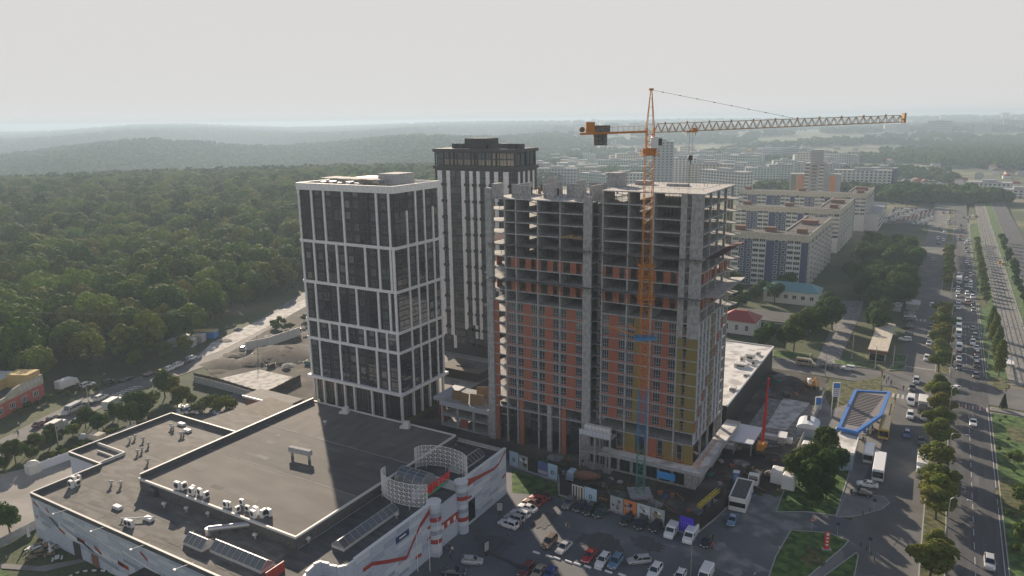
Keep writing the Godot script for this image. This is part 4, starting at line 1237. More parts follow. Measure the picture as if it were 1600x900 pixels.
	for s in 2:
		for k in range(10, 19):
			var y: float = 69.1 - fh * (k + 1)
			for c in plan[s]:
				var a: float = c[0] + ox
				var b: float = c[1] + ox
				match c[2]:
					"b", "i", "c":
						var m: Material = {"b": M.brick, "i": M.wool, "c": M.concrete}[c[2]]
						if c[2] == "i" and s == 1 and k == 13 and c[0] < -60:
							m = M.brick
						bp(t, {"b": "brick_panel", "i": "insulation_panel", "c": "lintel"}[c[2]], Vector3(a, y, fz - 0.45), Vector3(b, y + fh - 0.26, fz - (0.1 if c[2] != "i" else -0.02)), m)
					"w", "n":
						var hh := 2.2 if c[2] == "w" else 1.7
						window(t, Vector3((a + b) * 0.5, y + 0.28 + hh * 0.5, fz - 0.3), b - a - 0.06, hh, 3 if b - a > 1.7 else (2 if c[2] == "w" else 1), 0.35, M.white_frame, pick([M.glass, M.glass, M.glass_sky, M.glass]), 0.0, 0.065)
						bp(t, "sill_wall", Vector3(a, y, fz - 0.4), Vector3(b, y + 0.26, fz - 0.12), M.brick)
	# right-hand face of the closed storeys
	for k in range(10, 20):
		var y: float = 69.1 - fh * (k + 1)
		for q in 8:
			var z0 := 12.6 - q * 2.9
			bp(t, "side_pier", Vector3(-45.95 + ox, y, z0 - 1.05), Vector3(-45.5 + ox, y + fh - 0.27, z0), M.wool if q == 4 else (M.brick if (k + q) % 9 == 0 else M.panel_grey_light))
			window(t, Vector3(-45.7 + ox, y + 1.4, z0 - 1.95), 1.6, 2.2, 2, 0.35, M.white_frame, pick([M.glass, M.glass, M.glass_sky]), PI / 2, 0.065)
	# ground storeys
	for c in [[-99.0, -96.6, 0], [-95.8, -93.5, 0], [-92.7, -89.8, 1], [-89.8, -87.2, 0], [-86.4, -83.4, 0], [-80.2, -78.4, 1], [-78.0, -74.5, 0]]:
		if c[2] == 1:
			bp(t, "brick_pier", Vector3(c[0] + ox, 0, fz - 0.7), Vector3(c[0] + ox + 1.3, 13.0, fz - 0.2), M.brick)
		else:
			for r in 3:
				window(t, Vector3((c[0] + c[1]) * 0.5 + ox, 2.2 + r * 3.6, fz - 1.0), c[1] - c[0] - 0.2, 3.0, 2, 0.0, M.dark_steel, M.glass)
	bp(t, "brick_pier", Vector3(-100.0 + ox, 0, fz - 0.5), Vector3(-98.9 + ox, 13.0, fz - 0.1), M.brick)
	bp(t, "pier", Vector3(-84.2 + ox, 0, fz - 0.6), Vector3(-83.0 + ox, 13.0, fz + 0.1), M.concrete)
	for x in [-66.5, -61.5, -56.0, -51.2]:
		bp(t, "base_panel", Vector3(x + ox - 1.6, 5.0, fz - 0.5), Vector3(x + ox + 1.6, 10.1, fz - 0.08), M.wool if x == -61.5 or x == -51.2 else (M.brick if x == -56.0 else M.black))
	bp(t, "base_panel", Vector3(-48.1 + ox, 5.0, fz - 0.5), Vector3(-45.6 + ox, 10.1, fz + 0.02), M.wool)
	for x in [-64.2, -53.6, -48.8]:
		window(t, Vector3(x + ox, 7.4, fz - 0.2), 1.3, 4.2, 1, 0.5, M.white_frame, M.glass)
	# podium with its projecting roof slab
	var pd := MB.new()
	pd.prism(PackedVector2Array([Vector2(-68 + ox, 16.8), Vector2(-42.2 + ox, 16.8), Vector2(-42.0 + ox, -18.6), Vector2(-45.6 + ox, -18.6), Vector2(-45.6 + ox, 13.4), Vector2(-68 + ox, 13.4)]), 4.6, 5.0, true)
	var ps := part(t, "podium_roof", pd.mesh(), M.white_roof)
	ps.set_meta("label", "pale projecting podium roof")
	bp(ps, "podium_edge", Vector3(-68 + ox, 4.4, 16.8), Vector3(-42.2 + ox, 5.15, 17.0), M.concrete)
	bp(ps, "podium_edge", Vector3(-42.15 + ox, 4.4, -18.6), Vector3(-41.95 + ox, 5.15, 16.79), M.concrete)
	bp(t, "podium_wall", Vector3(-67 + ox, 0, 13.3), Vector3(-44 + ox, 4.55, 15.2), M.concrete)
	bp(t, "podium_wall", Vector3(-45.5 + ox, 0, -18), Vector3(-43.8 + ox, 4.55, 13.2), M.concrete)
	for k in 6:
		window(t, Vector3(-65 + ox + k * 3.4, 2.3, 15.22), 2.6, 3.4, 2, 0.0, M.dark_steel, M.glass)
	var lw := bp(t, "lower_roof", Vector3(-43.6 + ox, 3.2, -21.0), Vector3(-36.5 + ox, 3.5, -9.0), M.panel_pale)
	lw.set_meta("label", "sheet metal lean-to roof")
	for q in [[-42.8, -20.6], [-37.0, -20.6], [-37.0, -9.4]]:
		bp(t, "post", Vector3(q[0] + ox, 0, q[1]), Vector3(q[0] + ox + 0.3, 3.2, q[1] + 0.3), M.steel)
	# glazed annex in front of the recess
	for y in [0.2, 4.6, 9.0]:
		bp(t, "annex_slab", Vector3(-73.0 + ox, y - 0.3, 13.6), Vector3(-64.6 + ox, y, 17.4), M.concrete)
	for x in [-72.8, -68.8, -64.8]:
		bp(t, "annex_column", Vector3(x + ox - 0.18, 0, 17.0), Vector3(x + ox + 0.18, 9.0, 17.45), M.concrete)
	for k in 10:
		bp(t, "annex_mullion", Vector3(-72.4 + ox + k * 0.82, 0.2, 17.46), Vector3(-72.34 + ox + k * 0.82, 8.7, 17.54), M.steel)
	for k in 9:
		bp(t, "annex_panel", Vector3(-73.0 + ox + k * 0.93, 9.0, 17.3), Vector3(-72.15 + ox + k * 0.93, 10.3, 17.42), M.panel_pale)
	for k in 7:
		bp(t, "insulation_pack", Vector3(-72.4 + ox + k * 0.98, 9.0, 14.4), Vector3(-71.5 + ox + k * 0.98, 10.9, 15.7), M.white)
	# catch platforms round the tower
	var dark_red := mat(0.09, 0.02, 0.025, 0.8)
	for e in [[5, dark_red, 1.9, 0.5], [8, M.dark_concrete, 2.3, 0.25]]:
		var y: float = 69.1 - fh * e[0] - 0.1
		for s in 2:
			var b := MB.new()
			b.box(Vector3((secs[s][0] + secs[s][1]) * 0.5, y + e[3] * 0.5, fz + 0.1 + e[2] * 0.5), Vector3(secs[s][1] - secs[s][0] + 1.4, 0.1, e[2]), Basis(Vector3.RIGHT, -e[3] * 0.35))
			part(t, "catch_platform", b.mesh(), e[1])
		var b2 := MB.new()
		b2.box(Vector3(-45.3 + ox + e[2] * 0.7, y + e[3] * 0.6, -2.0), Vector3(e[2] * 1.5, 0.1, 25.0), Basis(Vector3.BACK, e[3] * 0.4))
		part(t, "catch_platform", b2.mesh(), e[1] if e[0] == 5 else M.slab_top)
		var b3 := MB.new()
		b3.box(Vector3(-102.6 + ox, y + e[3] * 0.7, 6.0), Vector3(3.6, 0.1, 9.0), Basis(Vector3.BACK, -e[3] * 0.5))
		part(t, "catch_platform", b3.mesh(), e[1] if e[0] == 5 else M.slab_top)
		var sp := MB.new()
		for k in 12:
			var x := lerpf(-100 + ox, -46 + ox, k / 11.0)
			sp.bar(Vector3(x, y - 1.6, fz), Vector3(x, y + e[3] * 0.4, fz + e[2]), 0.07)
		part(t, "platform_bracket", sp.mesh(), M.dark_steel)
	# wall stubs and clutter on the lower top slab
	for e in [[-99.0, 12.0, 1.2, 4.0, 3.6], [-94.2, 11.0, 2.4, 0.25, 3.4], [-90.8, 11.6, 2.6, 0.25, 3.2], [-87.0, 6.0, 0.25, 7.0, 3.4], [-84.6, 10.6, 2.2, 0.25, 3.2], [-80.8, 4.0, 5.0, 0.25, 3.4], [-76.6, 11.5, 2.0, 0.25, 3.2], [-75.0, 4.0, 0.25, 8.0, 3.3], [-96.5, 3.0, 0.25, 9.0, 3.0], [-91.0, -3.0, 6.0, 0.25, 3.3], [-83.5, -5.0, 0.25, 6.0, 3.6], [-79.0, -6.0, 5.0, 0.25, 3.0], [-88.5, 2.0, 0.25, 5.0, 4.6], [-73.4, 8.0, 0.3, 5.0, 3.6]]:
		bp(t, "wall_stub", Vector3(e[0] + ox - e[2] * 0.5, 66.15, e[1] - e[3] * 0.5), Vector3(e[0] + ox + e[2] * 0.5, 66.15 + e[4], e[1] + e[3] * 0.5), M.concrete)
	var pm2 := MB.new()
	pm2.box(Vector3(0, 0.9, 0), Vector3(1.2, 1.8, 0.12))
	var form := pm2.mesh()
	for k in 16:
		part(t, "formwork_panel", form, M.wood if k % 2 else M.dark_steel, Vector3(rng.randf_range(-98, -74) + ox, 66.15, rng.randf_range(-10, 9)), Basis(Vector3.UP, (k % 2) * PI / 2 + rng.randf_range(-0.1, 0.1)))
	for e in [[-70.5, 2, 3.0, 5.0, 3.4], [-66, -5, 4.0, 3.0, 1.0], [-57, -4, 5.0, 2.5, 0.6]]:
		bp(t, "roof_box", Vector3(e[0] + ox - e[2] / 2, 69.1, e[1] - e[3] / 2), Vector3(e[0] + ox + e[2] / 2, 69.1 + e[4], e[1] + e[3] / 2), M.concrete)
	var rb := MB.new()
	for k in 70:
		var p := Vector3(rng.randf_range(-68.5, -47) + ox, 69.1, rng.randf_range(-12, 12.6))
		rb.bar(p, p + Vector3(0, rng.randf_range(0.7, 1.3), 0), 0.035)
	for k in 60:
		var p := Vector3(rng.randf_range(-99, -74) + ox, 66.1, rng.randf_range(-12, 12.6))
		rb.bar(p, p + Vector3(0, rng.randf_range(0.9, 3.4), 0), 0.04)
	part(t, "rebar", rb.mesh(), M.rust).set_meta("kind", "stuff")
	# guard rails on the open floors
	var gr := MB.new()
	for s in 2:
		for k in range(secs[s][2], 10):
			var y: float = 69.1 - fh * k
			gr.bar(Vector3(secs[s][0], y + 1.05, fz), Vector3(secs[s][1], y + 1.05, fz), 0.05)
			if s == 1:
				gr.bar(Vector3(secs[1][1], y + 1.05, fz), Vector3(secs[1][1], y + 1.05, bz), 0.05)
	part(t, "guard_rail", gr.mesh(), M.dark_steel)
	# a stack of boards on one floor
	for k in 5:
		bp(t, "board_stack", Vector3(-79.6 + ox + k * 1.0, 69.1 - fh * 4, fz - 0.7), Vector3(-78.7 + ox + k * 1.0, 69.1 - fh * 4 + 0.5 + 0.15 * (k % 3), fz + 1.2), M.wood)

# ---------- the concrete frame between the towers ----------
func podium_frame():
	var t := thing("unfinished_annex", "low unfinished concrete frame with formwork stacked on its deck", "building", Vector3(-109.5, 0, -165))
	for y in [0.2, 3.6, 7.0]:
		bp(t, "deck", Vector3(-9.4, y - 0.4, -8), Vector3(7.4, y, 5.0), M.concrete)
	bp(t, "deck_edge", Vector3(-9.6, 6.2, 5.0), Vector3(7.4, 7.6, 5.25), M.panel_grey_light)
	bp(t, "deck_wing", Vector3(-13.5, 6.4, -8), Vector3(-9.6, 7.3, 3.0), M.panel_grey_light)
	for x in [-9.2, -3.8, 1.6, 6.6]:
		for z in [-7.6, 4.5]:
			bp(t, "column", Vector3(x - 0.3, 0, z - 0.3), Vector3(x + 0.3, 6.6, z + 0.3), M.concrete)
	bp(t, "infill_wall", Vector3(-3.4, 0.2, 3.8), Vector3(-0.8, 3.2, 4.1), M.brick)
	bp(t, "back_wall", Vector3(-9, 0.2, -7), Vector3(7, 6.6, -6.7), M.concrete)
	for e in [[-6.4, 1.0, 2.8, 2.6, 0.2], [-3.0, 2.4, 3.0, 3.0, -0.1], [1.2, 2.2, 4.2, 3.2, 0.15], [4.8, 0.4, 3.0, 3.0, -0.3], [0.4, -3.5, 5.0, 3.4, 0.4], [4.8, -4.8, 3.0, 4.2, -0.2]]:
		var b := MB.new()
		b.box(Vector3(0, e[3] / 2, 0), Vector3(e[2], e[3], 0.16))
		for k in 5:
			b.box(Vector3(-e[2] / 2 + e[2] * k / 4.0, e[3] / 2, 0.14), Vector3(0.1, e[3], 0.12))
		for k in 3:
			b.box(Vector3(0, e[3] * (0.15 + k * 0.33), 0.16), Vector3(e[2], 0.1, 0.1))
		part(t, "formwork_panel", b.mesh(), M.wood, Vector3(e[0], 7.0, e[1]), Basis(Vector3.UP, e[4]) * Basis(Vector3.RIGHT, -0.12))
	bp(t, "red_post", Vector3(-12.6, 0, 1.6), Vector3(-12.2, 6.4, 2.0), M.red)
	bp(t, "red_post", Vector3(-10.4, 0, 1.6), Vector3(-10.0, 6.4, 2.0), M.red)

# ---------- tower crane ----------
func lattice(b: MB, a: Vector3, c: Vector3, w: float, step: float, r: float, up := Vector3.UP, side = null):
	var z := (c - a).normalized()
	var x: Vector3 = side if side != null else Vector3.UP.cross(z).normalized()
	var y := z.cross(x)
	var n := int((c - a).length() / step)
	var q := [x * w / 2 + y * w / 2, -x * w / 2 + y * w / 2, -x * w / 2 - y * w / 2, x * w / 2 - y * w / 2]
	for k in 4:
		b.bar(a + q[k], c + q[k], r * 2.0)
	for i in n:
		var p := a + z * step * i
		var e := p + z * step
		for k in 4:
			var j := (k + 1) % 4
			b.bar(p + q[k], p + q[j], r)
			if (i + k) % 2 == 0:
				b.bar(p + q[k], e + q[j], r)
			else:
				b.bar(p + q[j], e + q[k], r)

func tower_crane():
	var t := thing("tower_crane", "orange tower crane with a long lattice jib beside the unfinished tower", "crane", Vector3(-54.6, 0, -149.6), deg_to_rad(30.6))
	# local +x is along the jib
	var secs := [[0.3, 13.0, M.crane_green], [13.0, 26.0, M.crane_blue], [26.0, 41.0, M.crane_orange], [41.0, 60.0, M.crane_orange], [60.0, 78.0, M.crane_orange]]
	for s in secs:
		var b := MB.new()
		lattice(b, Vector3(0, s[0], 0), Vector3(0, s[1], 0), 1.75, 1.7, 0.06, Vector3.UP, Vector3.RIGHT)
		part(t, "mast_section", b.mesh(), s[2])
	bp(t, "foundation", Vector3(-2.6, 0, -2.6), Vector3(2.6, 0.5, 2.6), M.concrete)
	var cl := MB.new()
	lattice(cl, Vector3(0, 46, 0), Vector3(0, 54, 0), 2.4, 2.0, 0.11, Vector3.UP, Vector3.RIGHT)
	for y in [47.0, 51.5, 54.2]:
		cl.box(Vector3(0, y, 0), Vector3(3.6, 0.12, 3.6))
		for q in [Vector2(1, 1), Vector2(-1, 1), Vector2(1, -1), Vector2(-1, -1)]:
			cl.bar(Vector3(q.x * 1.75, y, q.y * 1.75), Vector3(q.x * 1.75, y + 1.1, q.y * 1.75), 0.06)
		for s in [-1.75, 1.75]:
			cl.bar(Vector3(-1.75, y + 1.1, s), Vector3(1.75, y + 1.1, s), 0.05)
			cl.bar(Vector3(s, y + 1.1, -1.75), Vector3(s, y + 1.1, 1.75), 0.05)
	part(t, "climbing_frame", cl.mesh(), M.crane_orange)
	bp(t, "tie_collar", Vector3(-2.2, 37.6, -1.4), Vector3(2.2, 38.2, 1.4), M.crane_blue)
	var tie := MB.new()
	tie.bar(Vector3(-1.2, 37.9, -1.0), Vector3(-6.5, 38.2, -9.0), 0.28)
	tie.bar(Vector3(1.2, 37.9, -1.0), Vector3(-2.0, 38.2, -10.5), 0.28)
	part(t, "wall_tie", tie.mesh(), M.crane_orange)
	var sl := MB.new()
	sl.tube(Vector3(0, 78, 0), Vector3(0, 79.2, 0), 1.5, 1.5, 14)
	sl.box(Vector3(0, 77.8, 0), Vector3(3.8, 0.14, 3.8))
	for k in 12:
		var a := TAU * k / 12
		sl.bar(Vector3(cos(a) * 1.85, 77.8, sin(a) * 1.85), Vector3(cos(a) * 1.85, 78.9, sin(a) * 1.85), 0.06)
	part(t, "slewing_ring", sl.mesh(), M.crane_orange)
	var tw := MB.new()
	lattice(tw, Vector3(0, 79.2, 0), Vector3(0, 83.4, 0), 1.5, 1.4, 0.1, Vector3.UP, Vector3.RIGHT)
	for q in [Vector2(1, 1), Vector2(-1, 1), Vector2(1, -1), Vector2(-1, -1)]:
		tw.bar(Vector3(q.x * 0.75, 83.2, q.y * 0.75), Vector3(q.x * 0.12, 91.0, q.y * 0.12), 0.14)
		for k in 4:
			var f := (k + 0.5) / 4.5
			var r1: float = lerpf(0.75, 0.12, f)
			tw.bar(Vector3(q.x * r1, 83.2 + 7.8 * f, q.y * r1), Vector3(-q.y * r1, 83.2 + 7.8 * f, q.x * r1), 0.07)
	tw.box(Vector3(0, 91.1, 0), Vector3(0.9, 0.4, 0.6))
	part(t, "tower_head", tw.mesh(), M.crane_orange)
	var cab := MB.new()
	cab.bevel_box(Vector3(1.1, 80.4, 1.3), Vector3(2.2, 2.3, 1.6), 0.2)
	var cb := part(t, "cab", cab.mesh(), M.white)
	bp(cb, "cab_window", Vector3(1.4, 79.8, 2.09), Vector3(2.15, 81.2, 2.14), M.car_glass)
	bp(cb, "cab_window", Vector3(2.19, 79.6, 0.7), Vector3(2.24, 81.2, 1.9), M.crane_blue)
	# jib: triangular lattice, rising a little towards the tip
	var root := Vector3(0.8, 82.4, 0)
	var tip := Vector3(52.6, 83.9, 0)
	var jb := MB.new()
	var n := 34
	for k in n:
		var f := float(k) / n
		var f1 := float(k + 1) / n
		var hgt := lerpf(1.75, 1.35, f)
		var hgt1 := lerpf(1.75, 1.35, f1)
		var p := root.lerp(tip, f)
		var e := root.lerp(tip, f1)
		var m := p.lerp(e, 0.5)
		for s in [-0.6, 0.6]:
			jb.bar(p + Vector3(0, 0, s), e + Vector3(0, 0, s), 0.15)
			jb.bar(p + Vector3(0, 0, s), m + Vector3(0, hgt, 0), 0.09)
			jb.bar(m + Vector3(0, hgt, 0), e + Vector3(0, 0, s), 0.09)
		jb.bar(p + Vector3(0, 0, -0.6), p + Vector3(0, 0, 0.6), 0.06)
		if k < n - 1:
			jb.bar(m + Vector3(0, hgt, 0), e.lerp(root.lerp(tip, (k + 2.0) / n), 0.5) + Vector3(0, hgt1, 0), 0.14)
		if k % 3 == 1:
			jb.box(m + Vector3(0, hgt + 0.18, 0), Vector3(0.3, 0.3, 0.3))
	jb.box(tip + Vector3(0, 0.8, 0), Vector3(0.4, 2.0, 1.2))
	var jbp := part(t, "jib", jb.mesh(), M.jib_grey)
	jbp.set_meta("label", "long grey lattice jib")
	var pe := MB.new()
	pe.bar(Vector3(0, 91.0, 0), root.lerp(tip, 0.56) + Vector3(0, 1.7, 0), 0.055)
	for k in 8:
		pe.box(Vector3(0, 91.0, 0).lerp(root.lerp(tip, 0.56) + Vector3(0, 1.7, 0), 0.08 + k * 0.12), Vector3(0.35, 0.16, 0.16))
	part(t, "pendant_tie", pe.mesh(), M.dark_steel)
	var cj := MB.new()
	for s in [-0.7, 0.7]:
		cj.bar(Vector3(-0.7, 82.6, s), Vector3(-14.6, 82.3, s), 0.32, 0.42)
		cj.bar(Vector3(-0.7, 83.8, s), Vector3(-12.0, 83.5, s), 0.05)
		for k in 10:
			cj.bar(Vector3(-1.2 - k * 1.1, 82.6, s), Vector3(-1.2 - k * 1.1, 83.7, s), 0.05)
	cj.box(Vector3(-7.4, 82.5, 0), Vector3(13.6, 0.08, 1.4))
	part(t, "counter_jib", cj.mesh(), M.crane_orange)
	for k in 3:
		bp(t, "counterweight", Vector3(-9.0 - k * 0.95, 79.9, -0.65), Vector3(-9.9 - k * 0.95 + 0.05, 82.2, 0.65), M.dark_concrete)
	bp(t, "counterweight", Vector3(-11.6, 82.6, -0.7), Vector3(-8.4, 84.0, 0.7), M.dark_concrete)
	bp(t, "winch_house", Vector3(-13.4, 82.6, -0.8), Vector3(-11.6, 84.7, 0.8), M.crane_orange)
	var wi := MB.new()
	wi.tube(Vector3(-14.2, 83.2, -0.7), Vector3(-14.2, 83.2, 0.7), 0.55, 0.55, 12)
	part(t, "winch_drum", wi.mesh(), M.rust)
	var tx := 8.6
	var ty := 82.6
	var tr := MB.new()
	tr.box(Vector3(tx, ty - 0.1, 0), Vector3(2.2, 0.3, 1.5))
	tr.box(Vector3(tx + 0.6, ty + 0.2, 0), Vector3(0.9, 0.9, 0.9))
	for q in [-0.8, 0.8]:
		tr.bar(Vector3(tx + q, ty - 0.2, 0.4), Vector3(tx + q, ty - 1.0, 0.4), 0.1)
	part(t, "trolley", tr.mesh(), M.crane_orange)
	var rope := MB.new()
	rope.bar(Vector3(tx - 0.35, ty - 0.2, 0), Vector3(tx - 0.35, ty - 5.0, 0), 0.05)
	rope.bar(Vector3(tx + 0.35, ty - 0.2, 0), Vector3(tx + 0.35, ty - 5.0, 0), 0.05)
	part(t, "hoist_rope", rope.mesh(), M.dark_steel)
	var hk := MB.new()
	hk.bevel_box(Vector3(tx, ty - 5.5, 0), Vector3(0.9, 1.1, 0.4), 0.15)
	hk.tube(Vector3(tx, ty - 6.1, 0), Vector3(tx, ty - 6.7, 0), 0.12, 0.12, 6)
	hk.bar(Vector3(tx, ty - 6.6, 0), Vector3(tx + 0.3, ty - 6.8, 0), 0.14)
	part(t, "hook_block", hk.mesh(), M.dark_steel)
	var ch := MB.new()
	ch.bar(Vector3(tx, ty - 6.8, 0), Vector3(tx - 0.25, ty - 14.0, 0), 0.05)
	ch.bar(Vector3(tx, ty - 6.8, 0), Vector3(tx + 0.25, ty - 14.0, 0), 0.05)
	part(t, "sling", ch.mesh(), M.dark_steel)

# ---------- the shopping mall ----------
func wall_panels(parent: Node, called: String, a: Vector3, b: Vector3, y0: float, y1: float, n: int, rows: int, out: Vector3):
	# cladding panels, each a piece of its own, on the wall from a to b
	var dirv := (b - a).normalized()
	var w := (b - a).length() / n
	var h := (y1 - y0) / rows
	var key := "panel_%.2f_%.2f" % [w, h]
	if not cache.has(key):
		var m := MB.new()
		m.box(Vector3(0, 0, 0), Vector3(w - 0.04, h - 0.04, 0.06))
		cache[key] = m.mesh()
	var basis := Basis(dirv, Vector3.UP, dirv.cross(Vector3.UP))
	for i in n:
		for r in rows:
			var p := a + dirv * w * (i + 0.5) + Vector3(0, y0 + h * (r + 0.5), 0) + out * 0.05
			part(parent, called, cache[key], pick([M.panel_blue, M.panel_blue, M.panel_blue, M.panel_blue, M.panel_blue, M.panel_pale, M.panel_pale, M.panel_mid]), p, basis)

func ribbon_mark(parent: Node, called: String, pts: Array, o: Vector3, u: Vector3, w: float, m: Material, outv: Vector3):
	# a band of coloured cladding running through points (along, height) on a wall
	var b := MB.new()
	for i in pts.size() - 1:
		var p: Vector3 = o + u * pts[i][0] + Vector3.UP * pts[i][1] + outv * 0.12
		var q: Vector3 = o + u * pts[i + 1][0] + Vector3.UP * pts[i + 1][1] + outv * 0.12
		var ww: float = pts[i][2] if pts[i].size() > 2 else w
		var w2: float = pts[i + 1][2] if pts[i + 1].size() > 2 else w
		var f := [p - Vector3.UP * ww / 2, p + Vector3.UP * ww / 2, q + Vector3.UP * w2 / 2, q - Vector3.UP * w2 / 2]
		b.quad(f[0], f[1], f[2], f[3])
		b.quad(f[3] - outv * 0.05, f[2] - outv * 0.05, f[1] - outv * 0.05, f[0] - outv * 0.05)
	part(parent, called, b.mesh(), m)

func skylight(parent: Node, c: Vector3, w: float, l: float, h: float, along_x: bool, n: int):
	var turn := Basis(Vector3.UP, -PI / 2) if along_x else Basis.IDENTITY
	var b := MB.new()
	b.box(Vector3(0, 0.3, 0), Vector3(w, 0.6, l))
	var s := part(parent, "skylight", b.mesh(), M.offwhite, c, turn)
	for sd in [-1.0, 1.0]:
		for k in n:
			var z0 := -l / 2 + l * k / n + 0.06
			var z1 := -l / 2 + l * (k + 1) / n - 0.06
			var p := MB.new()
			p.quad(Vector3(sd * w / 2, 0.62, z0), Vector3(sd * 0.06, 0.6 + h, z0), Vector3(sd * 0.06, 0.6 + h, z1), Vector3(sd * w / 2, 0.62, z1))
			part(s, "pane", p.mesh(), M.glass_sky if sd > 0 else M.offwhite)  # offwhite slope has the sunlight put into its pane colour
	var fr := MB.new()
	fr.bar(Vector3(0, 0.62 + h, -l / 2), Vector3(0, 0.62 + h, l / 2), 0.12)
	for k in n + 1:
		var z := -l / 2 + l * k / n
		for sd in [-1.0, 1.0]:
			fr.bar(Vector3(sd * w / 2, 0.64, z), Vector3(0, 0.64 + h, z), 0.1)
	for z in [-l / 2, l / 2]:
		fr.tri(Vector3(-w / 2, 0.6, z), Vector3(0, 0.6 + h, z), Vector3(w / 2, 0.6, z))
	part(s, "frame", fr.mesh(), M.steel)

func mall():
	var t := thing("shopping_mall", "sprawling flat roofed mall with striped white and red cladding", "mall")
	var rl := 9.5      # lower roofs
	# lower roof: outline of the whole block
	var low := PackedVector2Array([Vector2(-159.4, -70.0), Vector2(-84.5, -70.0), Vector2(-82.0, -84), Vector2(-82.0, -134.6), Vector2(-141.8, -134.6), Vector2(-141.8, -112.2), Vector2(-172.4, -112.2), Vector2(-172.4, -85.2), Vector2(-159.4, -85.2)])
	var b := MB.new()
	b.prism(low, 0.0, rl - 0.02)
	part(t, "wall", b.mesh(), M.panel_blue)
	var roofs := [
		["lower_roof", [Vector2(-159.2, -70.2), Vector2(-96, -70.2), Vector2(-96, -83.4), Vector2(-142.0, -83.4), Vector2(-142.0, -85.4), Vector2(-159.2, -85.4)], M.old_felt],
		["lower_roof", [Vector2(-172.2, -85.4), Vector2(-142.0, -85.4), Vector2(-142.0, -112.0), Vector2(-172.2, -112.0)], M.old_felt],
		["front_roof", [Vector2(-96, -70.2), Vector2(-84.6, -70.2), Vector2(-82.2, -84), Vector2(-82.2, -134.4), Vector2(-95.4, -134.4), Vector2(-95.4, -83.4), Vector2(-96, -83.4)], M.dark_felt]]
	for r in roofs:
		var m := MB.new()
		m.prism(PackedVector2Array(r[1]), rl - 0.1, rl)
		part(t, r[0], m.mesh(), r[2])
	# darker patches of newer felt, laid as sheets
	for e in [[-150, -112, -76.5, -73.2, M.dark_felt], [-138, -122, -80.6, -77.6, M.dark_felt], [-158.8, -146, -81.5, -78.5, M.roof_felt], [-170, -151, -100, -94.5, M.roof_felt], [-165, -144, -109.5, -106, M.dark_felt]]:
		bp(t, "felt_patch", Vector3(e[0], rl, e[2]), Vector3(e[1], rl + 0.015, e[3]), e[4])
	for k in 9:
		bp(t, "felt_seam", Vector3(-158.6 + k * 6.9, rl, -82.9), Vector3(-158.45 + k * 6.9, rl + 0.02, -70.6), M.dark_felt)
	# repairs, overlaps and stains in the felt
	for k in 46:
		var hall := k % 3 != 0
		var x := rng.randf_range(-139, -98) if hall else rng.randf_range(-157, -99)
		var z := rng.randf_range(-131, -86) if hall else rng.randf_range(-82, -72)
		var y := 11.9 if hall else rl + 0.02
		bp(t, "felt_patch", Vector3(x, y, z), Vector3(x + rng.randf_range(0.8, 5.5), y + 0.004 + k * 0.0003, z + rng.randf_range(0.6, 2.4)), pick([M.felt_light, M.felt_dark, M.roof_felt, M.dark_felt]))
	# raised main hall roof, ridge seams
	bp(t, "hall_wall", Vector3(-141.9, rl - 0.05, -133.9), Vector3(-95.6, 11.75, -83.2), M.hall_dark)
	bp(t, "hall_roof", Vector3(-141.7, 11.75, -100.2), Vector3(-95.8, 11.9, -83.4), M.felt_light)
	bp(t, "hall_roof", Vector3(-141.7, 11.75, -116.8), Vector3(-95.8, 11.9, -100.21), M.felt_dark)
	bp(t, "hall_roof", Vector3(-141.7, 11.75, -133.7), Vector3(-95.8, 11.9, -116.81), M.roof_felt)
	for z in [-116.8, -100.2]:
		for k in 12:
			bp(t, "roof_seam", Vector3(-141.2 + k * 3.75, 11.9, z - rng.randf_range(0.08, 0.2)), Vector3(-137.45 + k * 3.75, 11.93, z + rng.randf_range(0.06, 0.18)), M.seam)
	bp(t, "hall_parapet", Vector3(-142.0, 11.75, -133.8), Vector3(-141.7, 12.9, -83.6), M.hall_dark)
	for e in [[-142.1, -95.4, -83.5, -83.1], [-142.1, -95.4, -134.1, -133.7]]:
		bp(t, "hall_coping", Vector3(e[0], 11.7, e[2]), Vector3(e[1], 12.15, e[3]), M.offwhite)
	bp(t, "hall_coping", Vector3(-142.1, 12.9, -133.69), Vector3(-141.6, 13.02, -83.51), M.offwhite)
	bp(t, "hall_coping", Vector3(-95.8, 11.7, -133.69), Vector3(-95.4, 12.1, -83.51), M.offwhite)
	# parapets of the lower roofs
	var edges := [[Vector2(-159.4, -70.0), Vector2(-84.6, -70.0)], [Vector2(-159.4, -70.0), Vector2(-159.4, -85.2)], [Vector2(-159.4, -85.2), Vector2(-172.4, -85.2)], [Vector2(-172.4, -85.2), Vector2(-172.4, -112.2)], [Vector2(-172.4, -112.2), Vector2(-142.2, -112.2)], [Vector2(-95.4, -134.5), Vector2(-82.2, -134.5)]]
	for e in edges:
		var m := MB.new()
		var p := Vector3(e[0].x, rl + 0.35, e[0].y)
		var q := Vector3(e[1].x, rl + 0.35, e[1].y)
		m.bar(p + Vector3(0, 0.1, 0), q + Vector3(0, 0.1, 0), 0.3, 0.92)
		var pp := part(t, "parapet", m.mesh(), M.hall_dark)
		var c := MB.new()
		c.bar(p + Vector3(0, 0.6, 0), q + Vector3(0, 0.6, 0), 0.42, 0.08)
		part(pp, "coping", c.mesh(), M.offwhite)
	# walled court on the lower roof
	for e in [[Vector3(-172.2, rl, -92.0), Vector3(-161, rl + 0.7, -91.7)], [Vector3(-161.2, rl, -91.7), Vector3(-160.9, rl + 0.7, -85.4)], [Vector3(-168, rl, -89.6), Vector3(-161, rl + 0.5, -89.4)]]:
		bp(t, "court_wall", e[0], e[1], M.offwhite)
